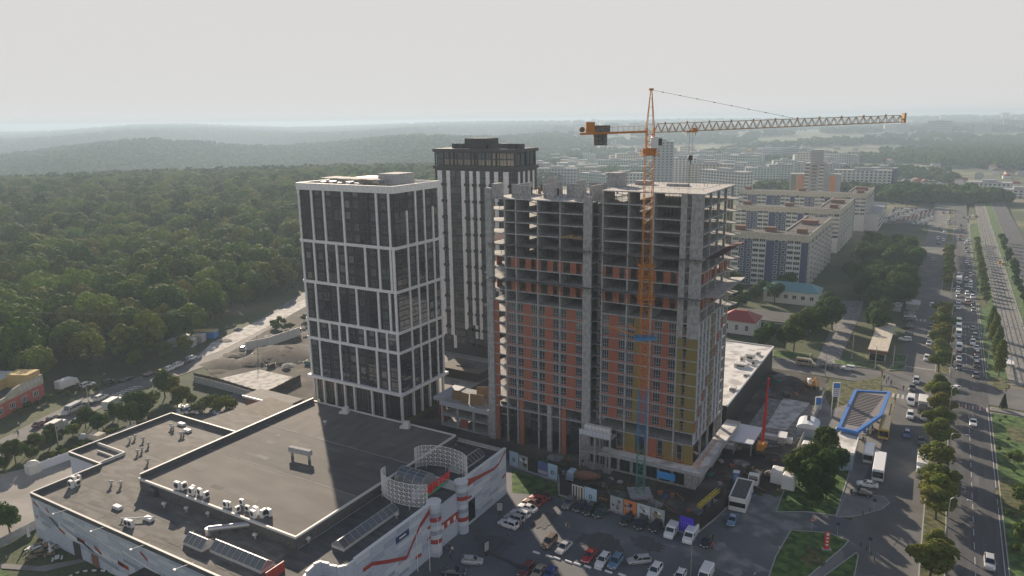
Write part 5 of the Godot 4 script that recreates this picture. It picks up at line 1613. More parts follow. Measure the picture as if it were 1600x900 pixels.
	# front facade on the lot: wall, panels, coping
	bp(t, "facade_wall", Vector3(-82.3, 0, -134.6), Vector3(-81.9, 11.4, -117.4), M.panel_blue)
	bp(t, "facade_wall", Vector3(-82.3, 0, -106.0), Vector3(-81.9, 11.4, -84.0), M.panel_blue)
	wall_panels(t, "cladding_panel", Vector3(-81.9, 0, -117.4), Vector3(-81.9, 0, -134.6), 0.6, 11.3, 5, 10, Vector3.RIGHT)
	wall_panels(t, "cladding_panel", Vector3(-81.9, 0, -84.0), Vector3(-81.9, 0, -106.0), 0.6, 11.3, 6, 10, Vector3.RIGHT)
	wall_panels(t, "cladding_panel", Vector3(-159.4, 0, -70.0), Vector3(-86.0, 0, -70.0), 0.5, 9.7, 19, 9, Vector3.BACK)
	for e in [[-134.7, -117.4], [-106.0, -84.0]]:
		bp(t, "facade_coping", Vector3(-82.45, 11.4, e[0]), Vector3(-81.75, 11.55, e[1]), M.white)
	bp(t, "facade_end", Vector3(-95.2, rl, -134.7), Vector3(-82.46, 11.2, -134.4), M.hall_grey)
	# curved end of the facade
	var prev := Vector2(-81.9, -84.0)
	var curve := [Vector2(-81.9, -83.0), Vector2(-82.2, -81.6), Vector2(-83.0, -80.6), Vector2(-84.4, -80.2), Vector2(-85.8, -79.9), Vector2(-86.3, -78.6), Vector2(-86.0, -76.6), Vector2(-85.0, -73.5), Vector2(-84.6, -70.0)]
	for k in curve.size():
		var c: Vector2 = curve[k]
		var m := MB.new()
		var hh: float = 11.4 + [0.0, 0.0, 0.1, 0.3, 0.6, 0.8, 0.6, 0.2, 0.0][k]
		m.bar(Vector3(prev.x, hh * 0.5, prev.y), Vector3(c.x, hh * 0.5, c.y), 0.3, hh)
		var cw := part(t, "curved_wall", m.mesh(), M.panel_blue)
		var cp := MB.new()
		cp.bar(Vector3(prev.x, hh + 0.06, prev.y), Vector3(c.x, hh + 0.06, c.y), 0.5, 0.12)
		part(cw, "coping", cp.mesh(), M.white)
		prev = c
	# red and grey runs in the cladding
	var o := Vector3(-81.9, 0, 0)
	var u := Vector3(0, 0, 1)
	ribbon_mark(t, "red_stripe", [[-134.4, 11.0, 0.5], [-131.4, 9.0, 0.5], [-129.2, 8.7, 0.6], [-122.4, 9.6, 0.9], [-117.5, 10.2, 2.0]], o, u, 0.7, M.red, Vector3.RIGHT)
	ribbon_mark(t, "red_stripe", [[-134.4, 5.2, 0.6], [-132.6, 4.8, 0.5]], o, u, 0.6, M.red, Vector3.RIGHT)
	ribbon_mark(t, "red_stripe", [[-120.0, 6.4, 0.6], [-117.5, 6.6, 0.6]], o, u, 0.6, M.red, Vector3.RIGHT)
	ribbon_mark(t, "red_stripe", [[-106.1, 10.6, 1.4], [-102.0, 8.6, 0.9], [-97.5, 4.2, 0.8], [-92.6, 6.2, 0.8], [-88.0, 8.3, 0.8], [-85.6, 8.4, 0.8]], o, u, 0.8, M.red, Vector3.RIGHT)
	ribbon_mark(t, "red_stripe", [[-106.1, 6.6, 1.0], [-104.2, 6.8, 0.5]], o, u, 0.8, M.red, Vector3.RIGHT)
	ribbon_mark(t, "red_stripe", [[-106.1, 4.6, 0.6], [-104.0, 4.4, 0.5]], o, u, 0.6, M.red, Vector3.RIGHT)
	ribbon_mark(t, "red_stripe", [[-102.0, 2.4, 0.7], [-100.2, 2.6, 0.7]], o, u, 0.7, M.red, Vector3.RIGHT)
	for e in [[-131, -127, 3.2], [-128.4, -124, 1.6], [-122.5, -119.8, 2.0], [-98, -95, 1.7], [-94, -90, 3.2], [-90, -86, 1.2]]:
		ribbon_mark(t, "grey_mark", [[e[0], e[2]], [e[1], e[2]]], o, u, 0.7, M.panel_grey, Vector3.RIGHT)
	ribbon_mark(t, "blue_sign", [[-98.6, 9.2], [-94.6, 9.2]], o, u, 1.3, mat(0.02, 0.03, 0.14, 0.4), Vector3.RIGHT)
	ribbon_mark(t, "sign_lettering", [[-97.6, 9.2], [-95.6, 9.2]], o + Vector3(0.04, 0, 0), u, 0.35, M.white, Vector3.RIGHT)
	var zo := Vector3(0, 0, -70.0)
	var zu := Vector3(1, 0, 0)
	for e in [[-158.6, 8.6, -157, 7.8, 0.5], [-154, 8.4, -153, 7.7, 0.6], [-158.6, 5.4, -157.6, 5.2, 0.4], [-150, 4.9, -148, 4.3, 0.6], [-143.5, 4.5, -140.8, 4.4, 0.9], [-137.6, 4.6, -135.4, 3.6, 0.7], [-130, 3.5, -126.6, 3.2, 0.9], [-122, 8.2, -120, 7.0, 0.6], [-127, 1.4, -122, 1.2, 1.1], [-114, 5.4, -111.5, 4.6, 0.6], [-106, 7.5, -103.5, 6.4, 0.6]]:
		ribbon_mark(t, "red_mark", [[e[0], e[1]], [e[2], e[3]]], zo, zu, e[4], M.red, Vector3.BACK)
	for e in [[-157, 6.4, -150, 5.6, 1.6], [-156.5, 4.4, -153, 4.2, 0.7], [-149, 6.2, -138, 3.2, 0.5], [-140, 3.0, -130, 2.0, 0.8], [-128, 4.6, -123.6, 4.4, 0.7], [-118, 4.0, -108, 3.0, 0.8]]:
		ribbon_mark(t, "grey_mark", [[e[0], e[1]], [e[2], e[3]]], zo, zu, e[4], M.panel_grey, Vector3.BACK)
	for e in [[-157.5, 9.0, -150, 5.2, 0.5], [-150, 5.2, -139, 3.6, 0.5], [-139, 3.6, -128, 3.4, 0.45], [-146, 8.6, -130, 5.6, 0.3], [-128, 6.6, -112, 4.4, 0.4]]:
		ribbon_mark(t, "pale_mark", [[e[0], e[1]], [e[2], e[3]]], zo, zu, e[4], M.white, Vector3.BACK)
	# side doors and canopy
	bp(t, "side_canopy", Vector3(-121.5, 4.6, -70), Vector3(-116.5, 5.2, -66.4), M.black)
	bp(t, "side_porch", Vector3(-121.3, 0, -69.9), Vector3(-116.7, 4.6, -69.5), M.black)
	bp(t, "side_door", Vector3(-145.2, 0, -69.95), Vector3(-142.8, 3.4, -69.8), M.dark_steel)
	bp(t, "side_door", Vector3(-139.0, 0, -69.95), Vector3(-136.8, 2.6, -69.8), M.rust)
	bp(t, "shop_window", Vector3(-81.8, 0.8, -121.2), Vector3(-81.74, 5.6, -117.8), M.car_glass)
	# entrance: two round towers, a bridge between them, a striped back wall
	for z in [-116.2, -106.6]:
		for r in 12:
			var m := MB.new()
			m.tube(Vector3(-81.8, r * 0.96, z), Vector3(-81.8, r * 0.96 + 0.96, z), 1.4, 1.4, 20, r == 11)
			var band: Material = M.red if r in [3, 8] else (M.panel_grey if r in [5, 9] else pick([M.panel_pale, M.panel_blue]))
			part(t, "entrance_drum", m.mesh(), band)
		var m2 := MB.new()
		m2.tube(Vector3(-81.8, 11.52, z), Vector3(-81.8, 11.66, z), 1.52, 1.52, 20)
		part(t, "drum_coping", m2.mesh(), M.white)
	for e in [[0.0, 1.2, M.panel_grey], [1.2, 2.4, M.red], [2.4, 3.6, M.panel_pale], [3.6, 4.6, M.red], [4.6, 7.0, M.panel_blue]]:
		bp(t, "entrance_wall", Vector3(-88.0, 4.6 + e[0], -115.2), Vector3(-87.7, 4.6 + e[1], -107.4), e[2])
	bp(t, "entrance_wall", Vector3(-88, 4.6, -115.6), Vector3(-82.2, 11.5, -115.25), M.panel_pale)
	bp(t, "entrance_bridge", Vector3(-82.0, 3.9, -114.6), Vector3(-81.6, 5.3, -108.2), M.red)
	for z in [-113.6, -111.4, -109.4]:
		bp(t, "bridge_lettering", Vector3(-81.59, 4.1, z), Vector3(-81.54, 5.1, z + 0.8), M.white)
	bp(t, "entrance_floor", Vector3(-87.7, 4.2, -115.2), Vector3(-82, 4.5, -107.5), M.hall_grey)
	bp(t, "entrance_glass", Vector3(-85, 0, -114.8), Vector3(-84.8, 4.2, -107.8), M.car_glass)
	# curved white lattice screens round the entrance vault
	for e in [[-88.8, -107.6, PI * 0.15, PI * 1.05], [-88.8, -118.6, PI * 0.95, PI * 1.95]]:
		var m := MB.new()
		var rad := 6.6
		var n := 16
		for k in n + 1:
			var a: float = lerpf(e[2], e[3], float(k) / n)
			var p := Vector3(e[0] + cos(a) * rad, 0, e[1] + sin(a) * 3.4)
			for lv in 6:
				var y := 10.4 + lv * 0.95
				if k < n:
					var a2: float = lerpf(e[2], e[3], float(k + 1) / n)
					var q := Vector3(e[0] + cos(a2) * rad, y, e[1] + sin(a2) * 3.4)
					m.bar(Vector3(p.x, y, p.z), q, 0.1)
					if lv < 5:
						m.bar(Vector3(p.x, y, p.z), q + Vector3(0, 0.95, 0), 0.07)
						m.bar(Vector3(p.x, y + 0.95, p.z), q, 0.07)
			m.bar(Vector3(p.x, 9.5 if k % 4 == 0 else 10.4, p.z), Vector3(p.x, 15.15, p.z), 0.1)
		part(t, "lattice_screen", m.mesh(), M.white)
	# barrel vault of glass behind the sign
	var vf := MB.new()
	var pn := 9
	for k in pn:
		var a0 := PI * k / pn
		var a1 := PI * (k + 1) / pn
		var m := MB.new()
		var p0 := Vector3(0, 10.2 + sin(a0) * 3.2, cos(a0) * 2.7)
		var p1 := Vector3(0, 10.2 + sin(a1) * 3.2, cos(a1) * 2.7)
		m.quad(Vector3(-94.6, p0.y, -112.6 + p0.z), Vector3(-94.6, p1.y, -112.6 + p1.z), Vector3(-87.6, p1.y, -112.6 + p1.z), Vector3(-87.6, p0.y, -112.6 + p0.z))
		part(t, "vault_pane", m.mesh(), M.glass_sky)
		for x in [-94.6, -92.3, -90.0, -87.6]:
			vf.bar(Vector3(x, p0.y, -112.6 + p0.z), Vector3(x, p1.y, -112.6 + p1.z), 0.12)
		vf.bar(Vector3(-94.6, p0.y, -112.6 + p0.z), Vector3(-87.6, p0.y, -112.6 + p0.z), 0.07)
		for x in [-94.6, -87.6]:
			vf.tri(Vector3(x, p0.y, -112.6 + p0.z), Vector3(x, p1.y, -112.6 + p1.z), Vector3(x, 10.2, -112.6))
	part(t, "vault_frame", vf.mesh(), M.steel)
	# skylights
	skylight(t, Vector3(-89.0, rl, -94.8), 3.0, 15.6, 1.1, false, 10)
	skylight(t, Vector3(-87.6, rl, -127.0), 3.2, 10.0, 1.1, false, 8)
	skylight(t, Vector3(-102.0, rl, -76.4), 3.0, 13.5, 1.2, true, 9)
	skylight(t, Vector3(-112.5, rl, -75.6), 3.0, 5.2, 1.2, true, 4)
	# red roof sign at the curved end and low plinth signs
	bp(t, "roof_sign", Vector3(-92.6, 9.5, -77.6), Vector3(-92.4, 11.4, -73.6), M.red)
	# the low neighbour roof behind
	var r2 := thing("store_building", "low brown felt roofed store behind the mall", "building")
	var lb := MB.new()
	lb.prism(PackedVector2Array([Vector2(-167, -114.4), Vector2(-144, -114.4), Vector2(-144, -136), Vector2(-163.5, -138)]), 0, 7.6)
	part(r2, "wall", lb.mesh(), M.hall_grey)
	for e in [[PackedVector2Array([Vector2(-166.6, -114.8), Vector2(-144.2, -114.8), Vector2(-144.2, -127), Vector2(-164.6, -127)]), M.old_felt], [PackedVector2Array([Vector2(-164.6, -127.1), Vector2(-144.2, -127.1), Vector2(-144.2, -135.8), Vector2(-163.2, -137.6)]), M.dark_brown_felt]]:
		var q := MB.new()
		q.prism(e[0], 7.6, 7.9)
		part(r2, "roof", q.mesh(), e[1])
	var st := thing("white_store_roof", "narrow white edged low building beside the grid tower base", "building", Vector3(-170, 0, -145))
	bp(st, "wall", Vector3(-10, 0, -3), Vector3(8, 3.6, 3), M.rust)
	bp(st, "roof", Vector3(-10.4, 3.6, -3.4), Vector3(8.4, 4.0, 3.4), M.dark_felt)
	bp(st, "roof_edge", Vector3(-10.5, 3.5, 3.4), Vector3(8.5, 4.1, 3.7), M.white)
	# letters of the roof sign
	var sg := thing("letter_sign", "red mall name in slanted letters on the white lattice", "sign", Vector3(-84.4, 12.0, -115.8), PI / 2)
	var tm := TextMesh.new()
	var fnt := SystemFont.new()
	fnt.font_names = PackedStringArray(["Droid Sans"])
	fnt.font_weight = 700
	tm.font = fnt
	tm.text = "арсен"
	tm.font_size = 64
	tm.pixel_size = 0.045
	tm.depth = 0.3
	tm.horizontal_alignment = HORIZONTAL_ALIGNMENT_RIGHT
	part(sg, "lettering", tm, M.bright_red, Vector3(0, 0.9, 0), Basis(Vector3(1, 0, 0), Vector3(0.2, 1, 0), Vector3(0, 0, 1)))
	var bar := MB.new()
	bar.bar(Vector3(-8.6, -0.6, -0.1), Vector3(0.2, -0.6, -0.1), 0.35)
	part(sg, "green_bar", bar.mesh(), mat(0.05, 0.3, 0.16, 0.5))

func roof_units():
	var rl := 9.5
	# condensers
	var cb := MB.new()
	cb.bevel_box(Vector3(0, 0.75, 0), Vector3(1.1, 1.2, 0.6), 0.06)
	for s in [-0.4, 0.4]:
		cb.box(Vector3(s, 0.08, 0), Vector3(0.12, 0.16, 0.6))
	var cbm := cb.mesh()
	var fan := MB.new()
	fan.tube(Vector3(0, 0.8, 0.3), Vector3(0, 0.8, 0.34), 0.42, 0.42, 12)
	var fanm := fan.mesh()
	var spots := []
	for e in [[268, 766], [276, 770], [284, 774], [291, 778], [298, 781], [312, 782], [340, 796], [347, 799], [354, 801], [362, 804], [372, 806], [380, 811], [389, 812], [394, 815], [401, 817], [112, 762], [116, 755], [122, 759], [124, 750], [199, 822], [205, 824]]:
		spots.append(g(e[0], e[1], rl))
	for i in spots.size():
		var p: Vector3 = spots[i]
		if i < 15:  # along the edge of the raised hall
			var e: Array = [[268, 766], [276, 770], [284, 774], [291, 778], [298, 781], [312, 782], [340, 796], [347, 799], [354, 801], [362, 804], [372, 806], [380, 811], [389, 812], [394, 815], [401, 817]][i]
			p = g(e[0], e[1] + 2, 11.9)
			p.z = minf(p.z, -84.3) - rng.randf_range(0, 1.2) * (i % 3)
			p.x += rng.randf_range(-0.5, 0.5)
		var o := thing("air_conditioner", "white air conditioning unit on the mall roof", "air conditioner", Vector3(p.x, 11.9 if i < 15 else rl, p.z), rng.randf_range(-0.15, 0.15) + (PI / 2 if i % 4 == 1 else 0.0), "air conditioning units on the mall roof")
		o.scale = Vector3.ONE * rng.randf_range(0.85, 1.35)
		part(o, "casing", cbm, M.white)
		part(o, "fan", fanm, M.black)
	# mushroom vents
	var st := MB.new()
	st.tube(Vector3(0, 0, 0), Vector3(0, 0.9, 0), 0.22, 0.22, 8)
	var cp := MB.new()
	cp.tube(Vector3(0, 0.85, 0), Vector3(0, 1.05, 0), 0.5, 0.5, 10)
	cp.tube(Vector3(0, 1.05, 0), Vector3(0, 1.25, 0), 0.5, 0.12, 10)
	var stm := st.mesh()
	var cpm := cp.mesh()
	for e in [[203, 690], [211, 686], [224, 690], [232, 698], [222, 706], [215, 710], [231, 724], [174, 759], [189, 760], [268, 669], [283, 682], [287, 681], [271, 672], [257, 793], [292, 800], [326, 808], [399, 842], [466, 845], [482, 848], [544, 795], [596, 770], [620, 810], [508, 664]]:
		var h := 11.9 if e[0] > 500 and e[0] < 540 and e[1] < 700 else rl
		var p := g(e[0], e[1], h)
		var o := thing("roof_vent", "small capped ventilation stack on the mall roof", "vent", Vector3(p.x, h, p.z), 0, "ventilation stacks on the mall roof")
		part(o, "stack", stm, M.steel)
		part(o, "cap", cpm, M.offwhite)
	# low hatches
	var hb := MB.new()
	hb.bevel_box(Vector3(0, 0.3, 0), Vector3(2.2, 0.6, 1.1), 0.1)
	var hbm := hb.mesh()
	for e in [[184, 794], [233, 812], [284, 664], [293, 674], [422, 833]]:
		var p := g(e[0], e[1], rl)
		var o := part(self, "roof_hatch", hbm, M.white, Vector3(p.x, rl, p.z))
		tag(o, "low white hatch box on the mall roof", "hatch", "hatches on the mall roof")
	# the long box on the hall roof
	var lb := thing("roof_screen", "grey box on legs standing alone on the hall roof", "roof unit", g(470, 716, 11.9), 0.1)
	bp(lb, "casing", Vector3(-3.0, 1.2, -0.5), Vector3(3.0, 2.4, 0.5), M.blk_grey)
	for x in [-2.4, 2.4]:
		bp(lb, "leg", Vector3(x - 0.15, 0, -0.3), Vector3(x + 0.15, 1.2, 0.3), M.steel)
	for e in [[538, 642], [633, 665]]:
		var p := g(e[0], e[1] + 3, 12.0)
		var o := thing("roof_fan", "pale bent fan housing at the edge of the hall roof", "vent", Vector3(p.x, 11.9, p.z), 0.3, "fan housings on the hall roof")
		bp(o, "base", Vector3(-1.2, 0, -0.7), Vector3(1.2, 0.5, 0.7), M.offwhite)
		bp(o, "hood", Vector3(-0.3, 0.5, -0.6), Vector3(1.1, 1.7, 0.6), M.offwhite)
	# the big bent duct and the tank on the lower roof
	var p := g(345, 833, rl)
	var d := thing("ventilation_duct", "fat silver duct elbow rising beside the skylights", "duct", Vector3(p.x, rl, p.z))
	var dm := MB.new()
	dm.tube(Vector3(-1.5, 1.2, 1.5), Vector3(5.5, 1.4, -4.5), 0.55, 0.55, 12)
	dm.tube(Vector3(-1.5, 0, 1.5), Vector3(-1.5, 1.4, 1.5), 0.6, 0.6, 12)
	part(d, "pipe", dm.mesh(), M.steel)
	for k in 3:
		bp(d, "support", Vector3(k * 2.2 - 0.1, 0, 0.2 - k * 1.9), Vector3(k * 2.2 + 0.1, 1.0, 0.4 - k * 1.9), M.dark_steel)
	var q := g(242, 774, rl)
	var tk := thing("roof_tank", "dark covered plant box before the raised hall wall", "roof unit", Vector3(q.x, rl, q.z))
	var tb := MB.new()
	tb.bevel_box(Vector3(0, 1.0, 0), Vector3(2.4, 1.6, 1.6), 0.35)
	part(tk, "casing", tb.mesh(), M.dark_steel)
	for x in [-0.9, 0.9]:
		bp(tk, "leg", Vector3(x - 0.1, 0, -0.5), Vector3(x + 0.1, 0.3, 0.5), M.dark_steel)
	# pipe run on the lower roof
	var pr := g(215, 812, rl)
	var pp := thing("roof_pipe", "thin white pipe on stands along the lower roof", "pipe", Vector3(pr.x, rl, pr.z))
	var pm := MB.new()
	pm.tube(Vector3(-2.5, 0.6, 2.0), Vector3(3.0, 0.6, -1.6), 0.12, 0.12, 8)
	part(pp, "pipe", pm.mesh(), M.white)
	for k in [-2.2, 2.6]:
		bp(pp, "stand", Vector3(k - 0.1, 0, -k * 0.7 + 0.2), Vector3(k + 0.1, 0.5, -k * 0.7 + 0.4), M.steel)
	# floodlight arms over the clad wall
	for x in [-146.0, -133.0, -120.5, -108.0]:
		var o := thing("flood_light", "thin arm floodlight leaning out from the clad wall", "lamp", Vector3(x, 9.9, -70), 0, "floodlights above the clad wall")
		var m := MB.new()
		m.bar(Vector3(0.8, 0.5, -0.6), Vector3(-0.6, 0.3, 2.2), 0.09)
		part(o, "arm", m.mesh(), M.offwhite)
		bp(o, "lamp_head", Vector3(-0.9, 0.12, 2.0), Vector3(-0.3, 0.3, 2.4), M.steel)

# ---------- vehicles ----------
# every vehicle looks along +z; wheels stand on y = 0
var car_shapes := {}
var paints := {}

func body_loft(b: MB, st: Array):
	# st: [z, y_low, y_top, half_width]; a rounded box section at each station
	var rings := []
	for s in st:
		var h: float = s[2] - s[1]
		var w: float = s[3]
		rings.append([Vector3(-w * 0.9, s[1], s[0]), Vector3(-w, s[1] + h * 0.3, s[0]), Vector3(-w * 0.98, s[1] + h * 0.7, s[0]), Vector3(-w * 0.84, s[2], s[0]), Vector3(w * 0.84, s[2], s[0]), Vector3(w * 0.98, s[1] + h * 0.7, s[0]), Vector3(w, s[1] + h * 0.3, s[0]), Vector3(w * 0.9, s[1], s[0])])
	for i in rings.size() - 1:
		for k in 8:
			var j := (k + 1) % 8
			b.quad(rings[i][k], rings[i][j], rings[i + 1][j], rings[i + 1][k])
	for e in [0, rings.size() - 1]:
		var r: Array = rings[e]
		for k in range(1, 7):
			if e == 0:
				b.tri(r[0], r[k + 1], r[k])
			else:
				b.tri(r[0], r[k], r[k + 1])

func make_wheel(r: float, w: float) -> Array:
	var key := "wheel_%.2f_%.2f" % [r, w]
	if not cache.has(key):
		var b := MB.new()
		b.tube(Vector3(-w / 2, 0, 0), Vector3(w / 2, 0, 0), r, r, 12)
		var d := MB.new()
		d.tube(Vector3(-w / 2 - 0.012, 0, 0), Vector3(w / 2 + 0.012, 0, 0), r * 0.6, r * 0.6, 10)
		cache[key] = [b.mesh(), d.mesh()]
	return cache[key]

func car_shape(kind: String) -> Dictionary:
	if car_shapes.has(kind):
		return car_shapes[kind]
	# length, width, height, bonnet height, boot height, glass foot front/rear, roof front/rear
	var p: Dictionary = {
		"sedan": {"l": 4.75, "w": 1.86, "h": 1.46, "bon": 0.88, "boot": 0.98, "gf": 0.95, "gr": -1.85, "rf": 0.25, "rr": -1.05},
		"hatchback": {"l": 4.25, "w": 1.82, "h": 1.5, "bon": 0.92, "boot": 1.0, "gf": 0.95, "gr": -2.0, "rf": 0.3, "rr": -1.65},
		"estate car": {"l": 4.75, "w": 1.86, "h": 1.52, "bon": 0.9, "boot": 1.0, "gf": 1.0, "gr": -2.25, "rf": 0.3, "rr": -1.95},
		"suv": {"l": 4.75, "w": 1.96, "h": 1.76, "bon": 1.08, "boot": 1.12, "gf": 1.05, "gr": -2.25, "rf": 0.35, "rr": -1.95},
	}[kind]
	var L: float = p.l / 2
	var W: float = p.w / 2
	var b := MB.new()
	body_loft(b, [[-L, 0.42, p.boot - 0.2, W * 0.82], [-L + 0.12, 0.3, p.boot - 0.03, W * 0.93], [-L + 0.5, 0.22, p.boot, W], [p.gr * 0.5, 0.2, p.boot + 0.01, W], [p.gf * 0.5, 0.2, p.boot - 0.01, W], [p.gf, 0.2, p.bon + 0.04, W], [L - 0.5, 0.22, p.bon - 0.06, W * 0.98], [L - 0.12, 0.28, p.bon - 0.2, W * 0.9], [L, 0.36, p.bon - 0.32, W * 0.76]])
	# roof with four corner posts
	var belt: float = p.boot - 0.02
	var tw := W * 0.7
	var bw := W * 0.86
	var rh: float = p.h
	b.hull8([Vector3(-tw, rh - 0.07, p.rr), Vector3(tw, rh - 0.07, p.rr), Vector3(tw, rh - 0.07, p.rf), Vector3(-tw, rh - 0.07, p.rf), Vector3(-tw * 0.86, rh, p.rr + 0.12), Vector3(tw * 0.86, rh, p.rr + 0.12), Vector3(tw * 0.86, rh, p.rf - 0.12), Vector3(-tw * 0.86, rh, p.rf - 0.12)])
	for s in [-1.0, 1.0]:
		b.bar(Vector3(s * bw, belt, p.gf), Vector3(s * tw, rh - 0.05, p.rf), 0.09)
		b.bar(Vector3(s * bw, belt, p.gr), Vector3(s * tw, rh - 0.05, p.rr), 0.13)
		b.bar(Vector3(s * bw, belt, -0.35), Vector3(s * tw, rh - 0.05, -0.45), 0.09)
		b.box(Vector3(s * (W + 0.09), belt + 0.1, p.gf - 0.3), Vector3(0.18, 0.14, 0.1))
	var gl := MB.new()
	gl.hull8([Vector3(-bw + 0.01, belt, p.gr + 0.02), Vector3(bw - 0.01, belt, p.gr + 0.02), Vector3(bw - 0.01, belt, p.gf - 0.02), Vector3(-bw + 0.01, belt, p.gf - 0.02), Vector3(-tw + 0.02, rh - 0.06, p.rr), Vector3(tw - 0.02, rh - 0.06, p.rr), Vector3(tw - 0.02, rh - 0.06, p.rf), Vector3(-tw + 0.02, rh - 0.06, p.rf)])
	var hl := MB.new()
	hl.box(Vector3.ZERO, Vector3(0.36, 0.16, 0.14))
	car_shapes[kind] = {"body": b.mesh(), "glass": gl.mesh(), "wheel": make_wheel(0.34 if kind != "suv" else 0.38, 0.22), "wr": 0.34 if kind != "suv" else 0.38, "L": L, "W": W, "bon": p.bon, "boot": p.boot, "light": hl.mesh()}
	return car_shapes[kind]

func van_shape(kind: String) -> Dictionary:
	if car_shapes.has(kind):
		return car_shapes[kind]
	var L := 2.75
	var W := 1.0
	var h := 2.35
	if kind == "minibus":
		L = 3.3
		h = 2.6
		W = 1.05
	elif kind == "bus":
		L = 5.9
		h = 3.1
		W = 1.3
	elif kind == "small bus":
		L = 4.0
		h = 2.9
		W = 1.15
	var b := MB.new()
	var gl := MB.new()
	if kind == "bus" or kind == "small bus":
		b.profile([Vector2(-L, 0.4), Vector2(-L, h - 0.2), Vector2(-L + 0.2, h), Vector2(L - 0.35, h), Vector2(L - 0.08, h - 0.25), Vector2(L, 1.1), Vector2(L, 0.4)], W * 2, 0.14)
		gl.hull8([Vector3(-W * 0.9, 1.15, L - 0.04), Vector3(W * 0.9, 1.15, L - 0.04), Vector3(W * 0.9, 1.15, L + 0.025), Vector3(-W * 0.9, 1.15, L + 0.025), Vector3(-W * 0.88, h - 0.45, L - 0.14), Vector3(W * 0.88, h - 0.45, L - 0.14), Vector3(W * 0.88, h - 0.45, L - 0.05), Vector3(-W * 0.88, h - 0.45, L - 0.05)])
		for s in [-1.0, 1.0]:
			gl.box(Vector3(s * W, h * 0.62, -0.2), Vector3(0.03, 0.85, L * 1.75))
		gl.box(Vector3(0, h * 0.64, -L), Vector3(W * 1.6, 0.8, 0.03))
	else:
		b.profile([Vector2(-L, 0.35), Vector2(-L, h - 0.25), Vector2(-L + 0.2, h), Vector2(L - 1.75, h), Vector2(L - 0.95, 1.35), Vector2(L - 0.15, 1.08), Vector2(L, 0.75), Vector2(L, 0.35)], W * 2, 0.12)
		gl.hull8([Vector3(-W * 0.82, 1.42, L - 1.02), Vector3(W * 0.82, 1.42, L - 1.02), Vector3(W * 0.82, 1.42, L - 0.94), Vector3(-W * 0.82, 1.42, L - 0.94), Vector3(-W * 0.78, h - 0.2, L - 1.72), Vector3(W * 0.78, h - 0.2, L - 1.72), Vector3(W * 0.78, h - 0.2, L - 1.6), Vector3(-W * 0.78, h - 0.2, L - 1.6)])
		for s in [-1.0, 1.0]:
			gl.box(Vector3(s * W, 1.72, L - 1.75), Vector3(0.03, 0.6, 0.7))
			if kind == "minibus":
				gl.box(Vector3(s * W, 1.8, -0.9), Vector3(0.03, 0.7, 3.6))
		gl.box(Vector3(0, 1.75, -L), Vector3(W * 1.3, 0.6, 0.03))
	var hl := MB.new()
	hl.box(Vector3.ZERO, Vector3(0.34, 0.22, 0.12))
	car_shapes[kind] = {"body": b.mesh(), "glass": gl.mesh(), "wheel": make_wheel(0.36 if L < 3 else 0.46, 0.28), "wr": 0.36 if L < 3 else 0.46, "L": L, "W": W, "bon": 0.95, "boot": 1.0, "light": hl.mesh()}
	return car_shapes[kind]

func paint_of(c: String) -> Material:
	if not paints.has(c):
		var v: Array = {"white": [0.74, 0.75, 0.76], "silver": [0.42, 0.43, 0.45], "grey": [0.16, 0.165, 0.175], "black": [0.014, 0.014, 0.017], "red": [0.38, 0.02, 0.02], "dark red": [0.12, 0.014, 0.016], "blue": [0.02, 0.06, 0.24], "dark blue": [0.012, 0.02, 0.055], "beige": [0.36, 0.31, 0.23], "green": [0.04, 0.3, 0.12], "dark green": [0.015, 0.05, 0.045], "yellow": [0.55, 0.34, 0.03], "brown": [0.13, 0.085, 0.055], "steel blue": [0.1, 0.2, 0.33]}[c]
		paints[c] = paint(v[0], v[1], v[2])
	return paints[c]

var car_protos := {}

func vehicle(kind: String, color: String, at: Vector3, turn: float, where: String, group: String, parts := true) -> Node3D:
	var van := kind in ["van", "minibus", "bus", "small bus"]
	var label := "%s %s %s" % [color, "small car" if kind == "hatchback" else ("off-road car" if kind == "suv" else kind), where]
	var key := "%s|%s|%s" % [kind, color, parts]
	if car_protos.has(key):
		return dup(car_protos[key], at, turn, label, group)
	var s: Dictionary = van_shape(kind) if van else car_shape(kind)
	var called: String = {"van": "van", "minibus": "minibus", "bus": "bus", "small bus": "bus"}.get(kind, "parked_car" if "parked" in where else "car")
	var t := thing(called, label, {"van": "van", "minibus": "minibus", "bus": "bus", "small bus": "bus"}.get(kind, "car"), at, turn, group)
	part(t, "body", s.body, paint_of(color))
	part(t, "windows", s.glass, M.car_glass)
	var rows := [-s.L * 0.6, s.L * 0.62]
	for sd in [-1.0, 1.0] if parts else []:
		for z in rows:
			var w := part(t, "wheel", s.wheel[0], M.rubber, Vector3(sd * (s.W - 0.12), s.wr, z))
			part(w, "rim", s.wheel[1], M.steel)
		if parts:
			part(t, "headlight", s.light, M.lamp, Vector3(sd * s.W * 0.66, s.bon - 0.28, s.L - (0.1 if not van else 0.03)))
			part(t, "taillight", s.light, M.tail, Vector3(sd * s.W * 0.72, s.boot - 0.22, -s.L + 0.03))
	if parts:
		var pl := MB.new()
		pl.box(Vector3(0, 0.52, s.L - 0.01), Vector3(0.52, 0.13, 0.06))
		part(t, "number_plate", pl.mesh(), M.white)
	car_protos[key] = t
	return t

